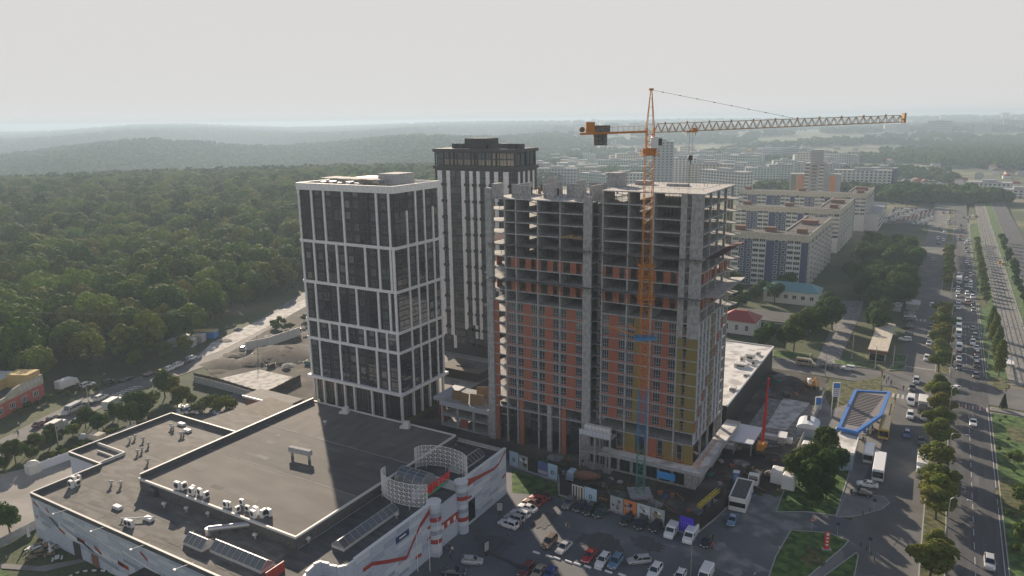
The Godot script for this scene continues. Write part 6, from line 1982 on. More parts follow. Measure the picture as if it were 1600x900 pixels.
func box_truck(at: Vector3, turn: float, label: String, length: float, cab: Material, box: Material, group := "") -> Node3D:
	var t := thing("box_truck", label, "truck", at, turn, group)
	var L := length / 2
	var c := MB.new()
	c.profile([Vector2(L - 1.9, 0.5), Vector2(L - 1.9, 2.5), Vector2(L - 1.6, 2.7), Vector2(L - 0.6, 2.65), Vector2(L - 0.1, 1.5), Vector2(L, 1.2), Vector2(L, 0.5)], 2.2, 0.12)
	part(t, "cab", c.mesh(), cab)
	bp(t, "chassis", Vector3(-0.5, 0.5, -L), Vector3(0.5, 0.8, L - 1.9), M.dark_steel)
	var bx := MB.new()
	bx.bevel_box(Vector3(0, 2.1, -1.0), Vector3(2.5, 2.6, length - 2.2), 0.08)
	part(t, "cargo_box", bx.mesh(), box)
	var wd := MB.new()
	wd.hull8([Vector3(-0.95, 1.62, L - 0.14), Vector3(0.95, 1.62, L - 0.14), Vector3(0.95, 1.62, L - 0.08), Vector3(-0.95, 1.62, L - 0.08), Vector3(-0.9, 2.45, L - 0.55), Vector3(0.9, 2.45, L - 0.55), Vector3(0.9, 2.45, L - 0.46), Vector3(-0.9, 2.45, L - 0.46)])
	part(t, "windscreen", wd.mesh(), M.car_glass)
	var wl := make_wheel(0.48, 0.3)
	for sd in [-1.0, 1.0]:
		for z in [-L + 1.2, L - 1.1]:
			var w := part(t, "wheel", wl[0], M.rubber, Vector3(sd * 0.98, 0.48, z))
			part(w, "rim", wl[1], M.steel)
		bp(t, "headlight", Vector3(sd * 0.8 - 0.2, 0.75, L), Vector3(sd * 0.8 + 0.2, 0.95, L + 0.03), M.lamp)
	return t

func traffic():
	# the queue on the avenue, all facing the camera's side
	var q1 := [[165, 280], [172, 235], [158, 252], [160, 180], [165, 140], [155, 120], [168, 95], [170, 10], [258, 295], [263, 240], [245, 250], [240, 215], [250, 190], [235, 160], [250, 130], [240, 100], [235, 70], [250, 50], [240, 25]]
	var cols := ["white", "white", "black", "silver", "grey", "white", "dark blue", "silver", "white", "red", "black", "grey"]
	var forms := ["sedan", "hatchback", "suv", "estate car", "sedan"]
	var where1 := "waiting in the avenue queue before the far crossing"
	var lane := {}
	for i in q1.size():
		var p := g(1470 + q1[i][0] / 5.3, 430 + q1[i][1] / 5.3)
		var x := 9.6 if q1[i][0] < 200 else (13.3 if i % 2 else 15.4)
		lane_car(lane, x, p.z, forms[i % 5], cols[(i * 5) % 12], where1, "queue before the far crossing")
	var near := [[180, 440, "van", "white"], [180, 535, "hatchback", "steel blue"], [183, 650, "sedan", "dark red"], [178, 700, "hatchback", "white"], [183, 765, "sedan", "dark blue"], [263, 440, "sedan", "grey"], [280, 505, "suv", "dark green"], [262, 558, "suv", "white"], [293, 602, "sedan", "white"], [300, 650, "hatchback", "dark red"], [292, 695, "sedan", "silver"], [295, 745, "suv", "black"], [288, 828, "sedan", "black"], [172, 490, "van", "white"], [163, 605, "van", "white"], [168, 395, "van", "green"]]
	for e in near:
		var p := g(1470 + e[0] / 5.3, 430 + (e[1] + 12) / 5.3)
		lane_car(lane, 9.6 if e[0] < 200 else clampf(p.x, 13.2, 15.6), p.z, e[2], e[3], "stopped at the line before the side street", "cars at the near stop line")
	var far := [[570, 890], [568, 860], [567, 835], [570, 800], [568, 760], [560, 710], [555, 660], [530, 610], [545, 565], [540, 480], [520, 440], [518, 380], [545, 350], [465, 750], [445, 340], [455, 300], [460, 210], [470, 225], [460, 175], [405, 212], [300, 150], [345, 150], [330, 120], [340, 80], [310, 125], [365, 130], [330, 25], [255, 25], [490, 80], [555, 85], [640, 70], [610, 60], [580, 170]]
	for i in far.size():
		var p := g(1440 + far[i][0] / 7.5, 330 + far[i][1] / 7.5)
		vehicle(forms[(i * 3) % 5], cols[(i * 7) % 12], p + Vector3(0, 0.02, 0), rng.randf_range(-0.06, 0.06), "on the far reach of the avenue", "cars far up the avenue", false)
	box_truck(g(1440 + 435 / 7.5, 330 + 840 / 7.5), 0, "white box truck standing in the avenue queue", 8.5, M.white, M.white)
	# single cars on the avenue
	for e in [[1520, 663, "sedan", "white", 0.0, "driving alone on the avenue past the pink crossing"], [1491, 610, "hatchback", "white", -0.5, "turning at the junction beside the median"], [1545.6, 884, "suv", "silver", 0.0, "driving alone on the empty avenue beside the verge"]]:
		var p := g(e[0], e[1])
		vehicle(e[2], e[3], p + Vector3(0, 0.02, 0), e[4], e[5], "")
	# service road
	for e in [[378, 180, "hatchback", "white"], [370, 345, "sedan", "dark green"], [368, 415, "suv", "grey"], [356, 480, "hatchback", "white"], [340, 600, "suv", "white"], [258, 775, "suv", "silver"], [225, 830, "sedan", "black"]]:
		var p := g(1380 + e[0] / 5.0, 440 + (e[1] + 12) / 5.0)
		vehicle(e[2], e[3], p + Vector3(0, 0.012, 0), 0, "rolling along the service road", "cars on the service road")
	for e in [[1422, 652, "suv", "white"], [1443.6, 655, "sedan", "grey"], [1416.8, 681, "hatchback", "blue"], [1439.4, 692, "sedan", "black"]]:
		vehicle(e[2], e[3], g(e[0], e[1]) + Vector3(0, 0.012, 0), 0, "on the service road beside the petrol station", "cars beside the petrol station")
	vehicle("van", "white", g(1423, 630) + Vector3(0, 0.012, 0), 0, "with a tall roof on the service road", "")
	box_truck(g(1441, 640) + Vector3(0, 0.012, 0), 0, "white box truck under the median trees near the side street", 9.0, M.dark_steel, M.white)
	box_truck(g(1440, 737) + Vector3(0, 0.012, 0), 0, "long white box truck half hidden by median trees", 9.5, M.white, M.white)
	for i in 7:
		var e: Array = [[210, 210], [190, 265], [190, 330], [255, 350], [198, 390], [130, 575], [270, 245]][i]
		vehicle(forms[i % 5], cols[(i * 5 + 2) % 12], g(1440 + e[0] / 7.5, 330 + e[1] / 7.5) + Vector3(0, 0.012, 0), 0, "far along the service road by the grove", "cars far along the service road", false)
	for e in [[205, 258, "suv", "grey"], [208, 282, "sedan", "white"], [203, 308, "suv", "black"], [178, 364, "sedan", "black"], [188, 420, "hatchback", "grey"], [168, 462, "suv", "white"]]:
		vehicle(e[2], e[3], g(1380 + e[0] / 5.0, 440 + e[1] / 5.0) + Vector3(0, 0.012, 0), -PI / 2 + 0.12, "parked beside the kiosk shop", "cars parked beside the kiosk shop")
	vehicle("small bus", "white", g(1357, 716) + Vector3(0, 0.02, 0), 0.02, "parked beside the station kiosk", "")
	vehicle("bus", "white", g(1373, 738) + Vector3(0, 0.02, 0), 0.02, "with a dark windscreen parked near the petrol station", "")
	vehicle("bus", "yellow", g(1382, 676) + Vector3(0, 0.02, 0), 0.0, "standing at the fuel station canopy", "")
	vehicle("suv", "grey", g(1358, 671) + Vector3(0, 0.02, 0), 0.2, "fuelling under the blue canopy", "")
	vehicle("sedan", "white", g(1355, 760) + Vector3(0, 0.02, 0), -PI / 2 + 0.15, "parked across behind the bus", "")
	vehicle("sedan", "black", g(1345, 774) + Vector3(0, 0.13, 0), -PI / 2 + 0.12, "parked on the rounded pavement corner", "")
	vehicle("suv", "black", g(1291, 575) + Vector3(0, 0.01, 0), -PI / 2, "on the side street by the gravel road", "")
	vehicle("suv", "white", g(1325, 578) + Vector3(0, 0.01, 0), -PI / 2, "on the side street before the grass strip", "")
	vehicle("minibus", "beige", g(1259, 571) + Vector3(0, 0.01, 0), PI / 2, "parked at the edge of the building site", "")
	# the mall lot
	var lotrow := [[1002, 822, "suv", "black"], [1025.5, 826, "suv", "black"], [980, 815, "sedan", "black"], [888.6, 790, "suv", "grey"], [905.7, 795, "hatchback", "black"], [921.6, 800, "suv", "black"], [937.5, 804, "suv", "dark green"]]
	for e in lotrow:
		vehicle(e[2], e[3], g(e[0], e[1]), rng.randf_range(-0.05, 0.05), "parked with its back to the poster hoarding", "cars parked along the hoarding")
	vehicle("van", "white", g(1050, 834), 0.0, "with a green mark parked beside the taller one", "vans at the hoarding")
	vehicle("van", "white", g(1079, 842), 0.0, "with a high roof parked below the purple poster", "vans at the hoarding")
	vehicle("hatchback", "black", g(1104, 850), 0.0, "parked beyond the corner of the black hoarding", "")
	var row2 := [[858.4, 851, "suv", "brown"], [881, 859, "sedan", "silver"], [920.5, 872, "sedan", "red"], [941.5, 879, "estate car", "white"], [961.6, 882, "suv", "steel blue"], [1022.9, 897, "suv", "white"], [1062, 905, "hatchback", "white"]]
	for e in row2:
		vehicle(e[2], e[3], g(e[0], e[1]), rng.randf_range(-0.06, 0.06), "parked in the open row in the middle of the lot", "middle row of the lot")
	vehicle("estate car", "silver", g(998.4, 879), -0.9, "standing askew in the middle of the lot", "")
	vehicle("van", "white", g(1102, 905), 0, "parked by the lane markings of the lot", "")
	for e in [[794.5, 823, "suv", "white"], [804, 814, "suv", "silver"], [813, 806, "estate car", "white"], [824, 797, "sedan", "white"], [832, 789, "sedan", "dark red"], [840, 783, "hatchback", "red"], [848, 778, "sedan", "black"]]:
		vehicle(e[2], e[3], g(e[0], e[1]), -PI / 2 - 0.05, "parked in the row facing the mall", "row facing the mall")
	for e in [[822.6, 895, "suv", "dark red"], [841, 898, "sedan", "beige"], [859, 901, "hatchback", "blue"]]:
		vehicle(e[2], e[3], g(e[0], e[1]), 0.05, "parked below the sunlit patch of asphalt", "cars beside the sunlit patch")
	vehicle("hatchback", "silver", g(738, 880), 2.0, "driving past the bicycle stand", "")
	vehicle("sedan", "dark blue", g(709, 897), 2.0, "driving along the mall front", "")
	vehicle("sedan", "steel blue", g(1144, 816), 0.05, "parked in front of the white site container", "")
	# the street along the wood
	var ang := deg_to_rad(-20)
	for e in [[137, 604, "suv", "white"], [171, 600, "suv", "black"], [197, 595, "sedan", "black"], [234, 587, "suv", "dark blue"], [252, 583, "sedan", "red"], [267, 578, "suv", "white"], [280, 572, "suv", "white"], [292.5, 567, "sedan", "dark blue"], [299.6, 562, "suv", "white"]]:
		vehicle(e[2], e[3], g(e[0], e[1]) + Vector3(0, 0.012, 0), PI + 0.28 if e[0] > 190 else PI + 0.1, "parked along the wood side of the street", "cars parked along the wood")
	for e in [[158, 624, "suv", "white"], [137, 634, "sedan", "black"], [85, 656, "estate car", "dark blue"], [63, 665, "sedan", "dark red"], [124, 659, "hatchback", "black"]]:
		vehicle(e[2], e[3], g(e[0], e[1]) + Vector3(0, 0.012, 0), PI + 0.35, "on the street before the pink building", "cars before the pink building")
	vehicle("minibus", "silver", g(113, 644) + Vector3(0, 0.012, 0), 0.35, "parked on the street before the pink building", "")
	vehicle("suv", "silver", g(381, 547), PI + 0.5, "parked by the pale new road", "")
	box_truck(g(106, 606), PI + 0.2, "white box trailer parked beside the pink building", 7.5, M.white, M.white)
	box_truck(g(178, 638), PI + 0.35, "white tarpaulin truck behind the concrete fence", 7.0, M.white, M.offwhite)
	box_truck(g(90, 674), PI + 0.35, "pale tarpaulin truck beside the weedy bank", 6.5, M.white, M.offwhite)
	# the crowded lot far off
	for r in 9:
		for k in 12:
			if rng.randf() < 0.1:
				continue
			vehicle(forms[(r + k) % 5], cols[(r * 5 + k * 7) % 12], Vector3(-41 + k * 2.9 + rng.randf_range(-0.3, 0.3), 0.02, -674 - r * 13.5 + rng.randf_range(-0.6, 0.6)), PI if r % 2 else 0.0, "in the crowded storage lot", "cars in the crowded lot", false)
	for k in 4:
		var e: Array = [[1562, 411], [1567, 414], [1581, 397], [1590, 430]][k]
		vehicle(forms[k], ["yellow", "yellow", "black", "white"][k], g(e[0], e[1]) + Vector3(0, 0.02, 0), PI, "on the second carriageway past the tram track", "cars on the second carriageway", false)

func lane_car(lane: Dictionary, x: float, z: float, kind: String, color: String, where: String, group: String):
	# keep cars of one lane a bumper apart
	var k := int(round(x / 2.0))
	if not lane.has(k):
		lane[k] = []
	for it in 12:
		var hit := false
		for e in lane[k]:
			if absf(e - z) < 6.2:
				hit = true
				z = e + (6.3 if z > e else -6.3)
				break
		if not hit:
			break
	for e in lane[k]:
		if absf(e - z) < 5.8:
			return
	lane[k].append(z)
	vehicle(kind, color, Vector3(x, 0.02, z), rng.randf_range(-0.03, 0.03), where, group)

# ---------- machines on the site ----------
func site_machines():
	# red truck crane with outriggers
	var p := g(1190, 706)
	var t := thing("truck_crane", "red boom truck crane standing on outriggers", "crane", Vector3(p.x, 0.03, p.z), 0.1)
	bp(t, "chassis", Vector3(-1.2, 0.7, -4.5), Vector3(1.2, 1.3, 4.0), M.dark_steel)
	var cb := MB.new()
	cb.bevel_box(Vector3(-0.2, 2.2, 1.4), Vector3(1.8, 1.8, 2.4), 0.2)
	part(t, "crane_cab", cb.mesh(), M.orange_yellow)
	bp(t, "turret", Vector3(-1.2, 1.3, -1.6), Vector3(1.2, 2.4, 0.2), M.orange_yellow)
	var bm := MB.new()
	var top := Vector3(0.6, 20.6, 0.8)
	bm.bar(Vector3(0, 2.2, -0.4), Vector3(0, 2.2, -0.4).lerp(top, 0.5), 0.75)
	bm.bar(Vector3(0, 2.2, -0.4).lerp(top, 0.48), Vector3(0, 2.2, -0.4).lerp(top, 0.75), 0.58)
	bm.bar(Vector3(0, 2.2, -0.4).lerp(top, 0.72), top, 0.42)
	part(t, "boom", bm.mesh(), M.bright_red)
	for e in [Vector2(-4.6, 2.2), Vector2(4.4, 2.6), Vector2(-4.2, -4.6), Vector2(4.2, -4.4)]:
		var ob := MB.new()
		ob.bar(Vector3(0, 1.0, e.y * 0.8), Vector3(e.x, 0.9, e.y), 0.32)
		ob.tube(Vector3(e.x, 0, e.y), Vector3(e.x, 0.95, e.y), 0.16, 0.16, 8)
		ob.tube(Vector3(e.x, 0, e.y), Vector3(e.x, 0.12, e.y), 0.45, 0.4, 8)
		part(t, "outrigger", ob.mesh(), M.dark_steel)
	var wl := make_wheel(0.55, 0.4)
	for sd in [-1.0, 1.0]:
		for z in [-3.6, -2.2, 2.4, 3.5]:
			part(t, "wheel", wl[0], M.rubber, Vector3(sd * 1.05, 0.55, z))
	# white flatbed truck facing the lot
	var q := g(1180, 752)
	var f := thing("flatbed_truck", "white cab truck loaded with site gear", "truck", Vector3(q.x, 0.02, q.z), 0.05)
	var c := MB.new()
	c.profile([Vector2(1.6, 0.6), Vector2(1.6, 2.9), Vector2(1.9, 3.1), Vector2(3.0, 3.0), Vector2(3.5, 1.8), Vector2(3.6, 0.6)], 2.4, 0.14)
	part(f, "cab", c.mesh(), M.white)
	var ws := MB.new()
	ws.hull8([Vector3(-1.0, 1.85, 3.42), Vector3(1.0, 1.85, 3.42), Vector3(1.0, 1.85, 3.54), Vector3(-1.0, 1.85, 3.54), Vector3(-0.95, 2.8, 3.0), Vector3(0.95, 2.8, 3.0), Vector3(0.95, 2.8, 3.13), Vector3(-0.95, 2.8, 3.13)])
	part(f, "windscreen", ws.mesh(), M.car_glass)
	bp(f, "bed", Vector3(-1.2, 0.9, -4.0), Vector3(1.2, 1.2, 1.5), M.dark_steel)
	for s in [-1.2, 1.12]:
		bp(f, "sideboard", Vector3(s, 1.2, -4.0), Vector3(s + 0.08, 1.8, 1.5), M.rust)
	for sd in [-1.0, 1.0]:
		for z in [-2.8, 2.6]:
			part(f, "wheel", make_wheel(0.5, 0.32)[0], M.rubber, Vector3(sd * 1.0, 0.5, z))
		bp(f, "headlight", Vector3(sd * 0.85 - 0.2, 0.9, 3.6), Vector3(sd * 0.85 + 0.2, 1.1, 3.64), M.lamp)
	# concrete mixer behind the hoarding
	var r := g(912, 757)
	var m := thing("concrete_mixer", "concrete mixer truck with pale blue cab and brown drum", "truck", Vector3(r.x, 0.02, r.z), -PI / 2)
	var mc := MB.new()
	mc.profile([Vector2(2.4, 0.6), Vector2(2.4, 2.9), Vector2(2.7, 3.1), Vector2(3.9, 3.0), Vector2(4.3, 1.8), Vector2(4.4, 0.6)], 2.4, 0.14)
	part(m, "cab", mc.mesh(), mat(0.4, 0.52, 0.66, 0.5))
	bp(m, "windscreen", Vector3(-1.0, 1.9, 4.2), Vector3(1.0, 2.7, 4.35), M.car_glass)
	bp(m, "chassis", Vector3(-0.9, 0.7, -4.4), Vector3(0.9, 1.1, 2.4), M.dark_steel)
	var dr := MB.new()
	dr.tube(Vector3(0, 2.0, 2.0), Vector3(0, 2.3, 0.4), 0.8, 1.25, 14)
	dr.tube(Vector3(0, 2.3, 0.4), Vector3(0, 2.6, -1.6), 1.25, 1.2, 14)
	dr.tube(Vector3(0, 2.6, -1.6), Vector3(0, 3.1, -4.0), 1.2, 0.5, 14)
	part(m, "drum", dr.mesh(), M.rust)
	for sd in [-1.0, 1.0]:
		for z in [-3.4, -2.1, 3.3]:
			part(m, "wheel", make_wheel(0.52, 0.34)[0], M.rubber, Vector3(sd * 1.0, 0.52, z))
	# yellow digger on the earth heap
	var e := g(1266, 606)
	var d := thing("excavator", "orange tracked digger at the rim of the pit", "excavator", Vector3(e.x, 0.05, e.z), 0.5)
	for s in [-1.1, 1.1]:
		var tr := MB.new()
		tr.profile([Vector2(-1.8, 0.25), Vector2(-1.5, 0.85), Vector2(1.5, 0.85), Vector2(1.8, 0.25), Vector2(1.5, 0.0), Vector2(-1.5, 0.0)], 0.6, 0.05)
		part(d, "track", tr.mesh(), M.rubber, Vector3(s, 0, 0))
	var db := MB.new()
	db.bevel_box(Vector3(0, 1.6, -0.6), Vector3(2.4, 1.3, 2.6), 0.25)
	part(d, "body", db.mesh(), M.orange_yellow)
	var dc := MB.new()
	dc.bevel_box(Vector3(-0.6, 2.5, 0.6), Vector3(1.1, 1.7, 1.4), 0.15)
	part(d, "cab", dc.mesh(), M.white)
	var da := MB.new()
	da.bar(Vector3(0.4, 1.8, 0.8), Vector3(0.4, 4.4, 2.8), 0.4)
	da.bar(Vector3(0.4, 4.4, 2.8), Vector3(0.4, 2.2, 4.8), 0.32)
	part(d, "arm", da.mesh(), M.orange_yellow)
	var dk := MB.new()
	dk.profile([Vector2(4.5, 2.2), Vector2(5.1, 2.3), Vector2(5.3, 1.5), Vector2(4.7, 1.1)], 0.9, 0.05)
	part(d, "bucket", dk.mesh(), M.dark_steel, Vector3(0.4, 0, 0))

# ---------- hoarding with posters round the site ----------
func hoarding():
	var A := [Vector2(-88.6, -147.4), Vector2(-74.0, -145.6), Vector2(-70.6, -139.9), Vector2(-38.4, -138.2), Vector2(-36.4, -147.0), Vector2(-35.2, -154.5)]
	var t := thing("site_hoarding", "tall black hoarding hung with colourful posters round the site", "fence")
	var hgt := 3.9
	var pale := mat(0.42, 0.58, 0.72, 0.6)
	var prints := [["pale", "D"], ["photo", 0], ["black", ""], ["dusk", ""], ["pale", "D"], ["black", ""], ["photo2", 0], ["black", ""], ["bars", 0], ["pale", "D"], ["lights", 0], ["photo", 1], ["orange", ""], ["photo2", 1], ["photo", 2], ["black", ""], ["purple", ""], ["black", ""], ["black", ""], ["black", ""], ["black", ""]]
	var k := 0
	for i in A.size() - 1:
		var a: Vector2 = A[i]
		var b: Vector2 = A[i + 1]
		var n := maxi(1, int(round(a.distance_to(b) / 3.2)))
		var d := (b - a).normalized()
		var turn := atan2(-d.y, d.x)
		for j in n:
			var c := a.lerp(b, (j + 0.5) / n)
			var w := a.distance_to(b) / n - 0.05
			var bs := Basis(Vector3.UP, turn)
			var base := MB.new()
			base.box(Vector3(0, hgt / 2, 0), Vector3(w, hgt, 0.12))
			var o := part(t, "hoarding_panel", base.mesh(), M.black, Vector3(c.x, 0.02, c.y), bs)
			var kind: String = prints[k][0] if i < 4 and k < prints.size() else "black"
			if i == 4:
				kind = "black"
			k += 1
			if kind == "black":
				continue
			var face: Material = {"pale": pale, "orange": mat(0.62, 0.2, 0.06, 0.6), "purple": mat(0.07, 0.03, 0.55, 0.6), "dusk": mat(0.12, 0.16, 0.36, 0.6), "photo": mat(0.36, 0.4, 0.42, 0.6), "photo2": mat(0.5, 0.56, 0.6, 0.6), "bars": M.offwhite, "lights": mat(0.03, 0.02, 0.015, 0.6)}[kind]
			bp(o, "poster", Vector3(-w / 2 + 0.04, 0.3, 0.061), Vector3(w / 2 - 0.04, hgt + (0.3 if kind == "pale" else 0.0), 0.1), face)
			var r := RandomNumberGenerator.new()
			r.seed = 40 + k
			match kind:
				"pale":
					var tm := TextMesh.new()
					var f := SystemFont.new()
					f.font_names = PackedStringArray(["Droid Sans"])
					f.font_weight = 700
					tm.font = f
					tm.text = "D"
					tm.font_size = 64
					tm.pixel_size = 0.022
					tm.depth = 0.02
					part(o, "poster_mark", tm, M.black, Vector3(0, 2.0, 0.12))
				"dusk":
					bp(o, "poster_print", Vector3(-w / 2 + 0.04, 0.9, 0.1), Vector3(w / 2 - 0.04, 1.7, 0.11), mat(0.45, 0.42, 0.5, 0.6))
				"bars":
					for q in 4:
						bp(o, "poster_print", Vector3(-w / 2 + 0.3 + q * 0.7, 0.5, 0.1), Vector3(-w / 2 + 0.65 + q * 0.7, 3.6, 0.11), M.black if q != 2 else M.wood)
				"lights":
					for q in 6:
						bp(o, "poster_print", Vector3(-1.0 + q * 0.34, 2.2 + 0.2 * (q % 2), 0.1), Vector3(-0.85 + q * 0.34, 2.5 + 0.2 * (q % 2), 0.11), mat(0.6, 0.33, 0.12, 0.6))
				"purple":
					for q in 12:
						bp(o, "poster_print", Vector3(-1.2 + (q % 6) * 0.45, 1.8 + (q / 6) * 0.7, 0.1), Vector3(-1.1 + (q % 6) * 0.45, 1.9 + (q / 6) * 0.7, 0.11), M.panel_pale)
				_:
					for q in 7:
						var x := r.randf_range(-w / 2 + 0.2, w / 2 - 1.0)
						var y := r.randf_range(0.5, 2.6)
						var m := MB.new()
						var s := r.randf_range(0.5, 1.2)
						m.prism(PackedVector2Array([Vector2(0, 0), Vector2(s, r.randf() * 0.4), Vector2(s * 0.8, s), Vector2(s * 0.2, s * 0.8)]), 0, 0.012)
						part(o, "poster_print", m.mesh(), pick([M.black, M.dark_steel, M.white, M.panel_grey, M.blk_grey, M.wood]), Vector3(x, y + s, 0.1 + q * 0.002), Basis(Vector3.RIGHT, PI / 2))
	# rail along the foot
	var b2 := MB.new()
	for i in A.size() - 1:
		b2.bar(Vector3(A[i].x, 0.25, A[i].y + 0.1), Vector3(A[i + 1].x, 0.25, A[i + 1].y + 0.1), 0.3, 0.4)
	part(t, "foot_beam", b2.mesh(), M.concrete)

# ---------- hall with the white roof ----------
func white_hall():
	var t := thing("retail_hall", "long low hall with white roof and black side wall", "building")
	bp(t, "wall", Vector3(-86, 0, -254), Vector3(-46.3, 8.0, -193), M.black_clad)
	for k in 19:
		bp(t, "wall_panel", Vector3(-46.3, 0.1, -253.8 + k * 3.2), Vector3(-46.15, 7.9, -250.68 + k * 3.2), M.black_clad)
	bp(t, "roof", Vector3(-85.8, 8.0, -253.8), Vector3(-46.5, 8.15, -193.2), M.white_roof)
	bp(t, "roof_edge", Vector3(-46.5, 7.9, -254.1), Vector3(-46.0, 8.5, -193), M.white)
	bp(t, "roof_edge", Vector3(-86, 7.9, -254.4), Vector3(-46.0, 8.5, -254.11), M.white)
	for e in [[1158, 573, 4.0, 1.2, 3.0], [1172, 562, 3.0, 2.0, 2.5], [1178, 572, 1.2, 2.2, 1.2], [1166, 588, 1.5, 0.8, 1.5], [1145, 610, 2.0, 1.0, 2.0], [1160, 565, 1.2, 1.8, 1.2], [1185, 555, 1.4, 1.2, 1.4]]:
		var p := g(e[0], e[1], 8.1)
		var o := thing("roof_plant", "white plant box on the white hall roof", "roof unit", Vector3(p.x, 8.15, p.z), rng.randf_range(-0.2, 0.2), "plant boxes on the white hall roof")
		var b := MB.new()
		b.bevel_box(Vector3(0, e[3] / 2, 0), Vector3(e[2], e[3], e[4]), 0.15)
		part(o, "casing", b.mesh(), M.offwhite)
		bp(o, "grille", Vector3(-e[2] * 0.3, e[3] * 0.3, e[4] / 2), Vector3(e[2] * 0.3, e[3] * 0.7, e[4] / 2 + 0.03), M.dark_steel)

# ---------- petrol station ----------
func petrol_station():
	var t := thing("petrol_station_canopy", "petrol station canopy with thick blue rim and dark ribbed top", "canopy")
	var pts := [g(1337, 610, 5.5), g(1389, 613, 5.5), g(1376, 648, 5.5), g(1338, 674, 5.5), g(1311, 668, 5.5)]
	var poly := PackedVector2Array()
	for p in pts:
		poly.append(Vector2(p.x, p.z))
	var b := MB.new()
	b.prism(poly, 4.9, 5.3, true)
	part(t, "roof", b.mesh(), M.canopy_top)
	for i in 5:
		var m := MB.new()
		m.bar(Vector3(pts[i].x, 5.2, pts[i].z), Vector3(pts[(i + 1) % 5].x, 5.2, pts[(i + 1) % 5].z), 0.8, 0.9)
		m.box(Vector3(pts[i].x, 5.2, pts[i].z), Vector3(0.9, 0.92, 0.9))
		part(t, "blue_rim", m.mesh(), M.station_blue)
	for k in 22:
		var z := lerpf(-229.0, -203.0, k / 21.0)
		bp(t, "roof_rib", Vector3(-17.0, 5.3, z), Vector3(lerpf(-10.0, -13.5, k / 21.0), 5.42, z + 0.25), M.dark_steel)
	for e in [Vector2(-15, -226), Vector2(-11, -226), Vector2(-15, -208), Vector2(-11.6, -212)]:
		bp(t, "column", Vector3(e.x - 0.3, 0, e.y - 0.3), Vector3(e.x + 0.3, 4.9, e.y + 0.3), M.white)
	for e in [Vector2(-13, -224), Vector2(-13, -212)]:
		var o := thing("fuel_pump", "fuel pump on an island under the blue canopy", "fuel pump", Vector3(e.x, 0.02, e.y), 0, "fuel pumps")
		bp(o, "island", Vector3(-0.6, 0, -1.8), Vector3(0.6, 0.18, 1.8), M.kerb)
		bp(o, "cabinet", Vector3(-0.35, 0.18, -0.5), Vector3(0.35, 2.0, 0.5), M.station_blue)
	var s := thing("station_kiosk", "white station kiosk with flat pale roof and blue glass wall", "kiosk")
	var q := [g(1286, 688, 4), g(1312, 668, 4), g(1342, 682, 4), g(1334, 712, 4), g(1300, 713, 4)]
	var kp := PackedVector2Array()
	for p in q:
		kp.append(Vector2(p.x, p.z))
	var kb := MB.new()
	kb.prism(kp, 0, 3.9)
	part(s, "wall", kb.mesh(), M.panel_glassy)
	var kr := MB.new()
	kr.prism(kp, 3.9, 4.3)
	part(s, "roof", kr.mesh(), M.white_roof)
	var pe := MB.new()
	for i in 5:
		pe.bar(Vector3(q[i].x, 4.5, q[i].z), Vector3(q[(i + 1) % 5].x, 4.5, q[(i + 1) % 5].z), 0.25, 0.5)
	part(s, "parapet", pe.mesh(), M.white)
	# price mast
	var w := g(1303, 652)
	var m := thing("price_sign", "tall blue and white price mast behind the petrol station", "sign", Vector3(w.x, 0, w.z), 0.35)
	for x in [-0.9, 0.75]:
		bp(m, "post", Vector3(x, 0, -0.08), Vector3(x + 0.16, 10.6, 0.08), M.white)
	bp(m, "sign_board", Vector3(-1.0, 6.4, -0.15), Vector3(1.0, 10.7, 0.15), M.white)
	bp(m, "blue_field", Vector3(-0.85, 9.0, 0.15), Vector3(0.85, 10.5, 0.2), M.station_blue)
	for k in 4:
		bp(m, "price_row", Vector3(-0.7, 6.7 + k * 0.55, 0.15), Vector3(0.7, 7.05 + k * 0.55, 0.19), M.panel_grey)
	var w2 := g(1278, 640)
	var m2 := thing("totem_sign", "low blue and white totem beside the site fence", "sign", Vector3(w2.x, 0, w2.z), 0.3)
	bp(m2, "board", Vector3(-0.9, 0.2, -0.2), Vector3(0.9, 4.0, 0.2), M.white)
	bp(m2, "blue_field", Vector3(-0.75, 1.6, 0.2), Vector3(0.75, 3.8, 0.25), M.station_blue)
	var r := g(1291, 858, 0.12)
	var m3 := thing("totem_sign", "red mall totem sign standing on the corner lawn", "sign", Vector3(r.x, 0.12, r.z), 0.45)
	var rb := MB.new()
	rb.bevel_box(Vector3(0, 1.9, 0), Vector3(0.9, 3.8, 0.4), 0.08)
	part(m3, "board", rb.mesh(), M.bright_red)
	bp(m3, "plinth", Vector3(-0.9, 0, -0.5), Vector3(0.9, 0.15, 0.5), M.concrete)
	for k in 4:
		bp(m3, "white_mark", Vector3(-0.25, 0.9 + k * 0.75, 0.2), Vector3(0.25, 1.25 + k * 0.75 + (0.2 if k == 3 else 0.0), 0.23), M.white)
	# tarpaulin hut and tanks between station and site
	var h := g(1262, 676)
	var hut := thing("round_roof_hut", "small pale barrel roofed hut beside the site fence", "hut", Vector3(h.x, 0, h.z), 0.05)
	var hb := MB.new()
	for k in 6:
		var a0 := PI * k / 6
		var a1 := PI * (k + 1) / 6
		hb.quad(Vector3(cos(a0) * 2.8, 2.4 + sin(a0) * 1.4, 3.2), Vector3(cos(a0) * 2.8, 2.4 + sin(a0) * 1.4, -3.2), Vector3(cos(a1) * 2.8, 2.4 + sin(a1) * 1.4, -3.2), Vector3(cos(a1) * 2.8, 2.4 + sin(a1) * 1.4, 3.2))
		for z in [3.2, -3.2]:
			hb.tri(Vector3(0, 2.4, z), Vector3(cos(a0) * 2.8, 2.4 + sin(a0) * 1.4, z), Vector3(cos(a1) * 2.8, 2.4 + sin(a1) * 1.4, z))
	part(hut, "roof", hb.mesh(), M.panel_pale)
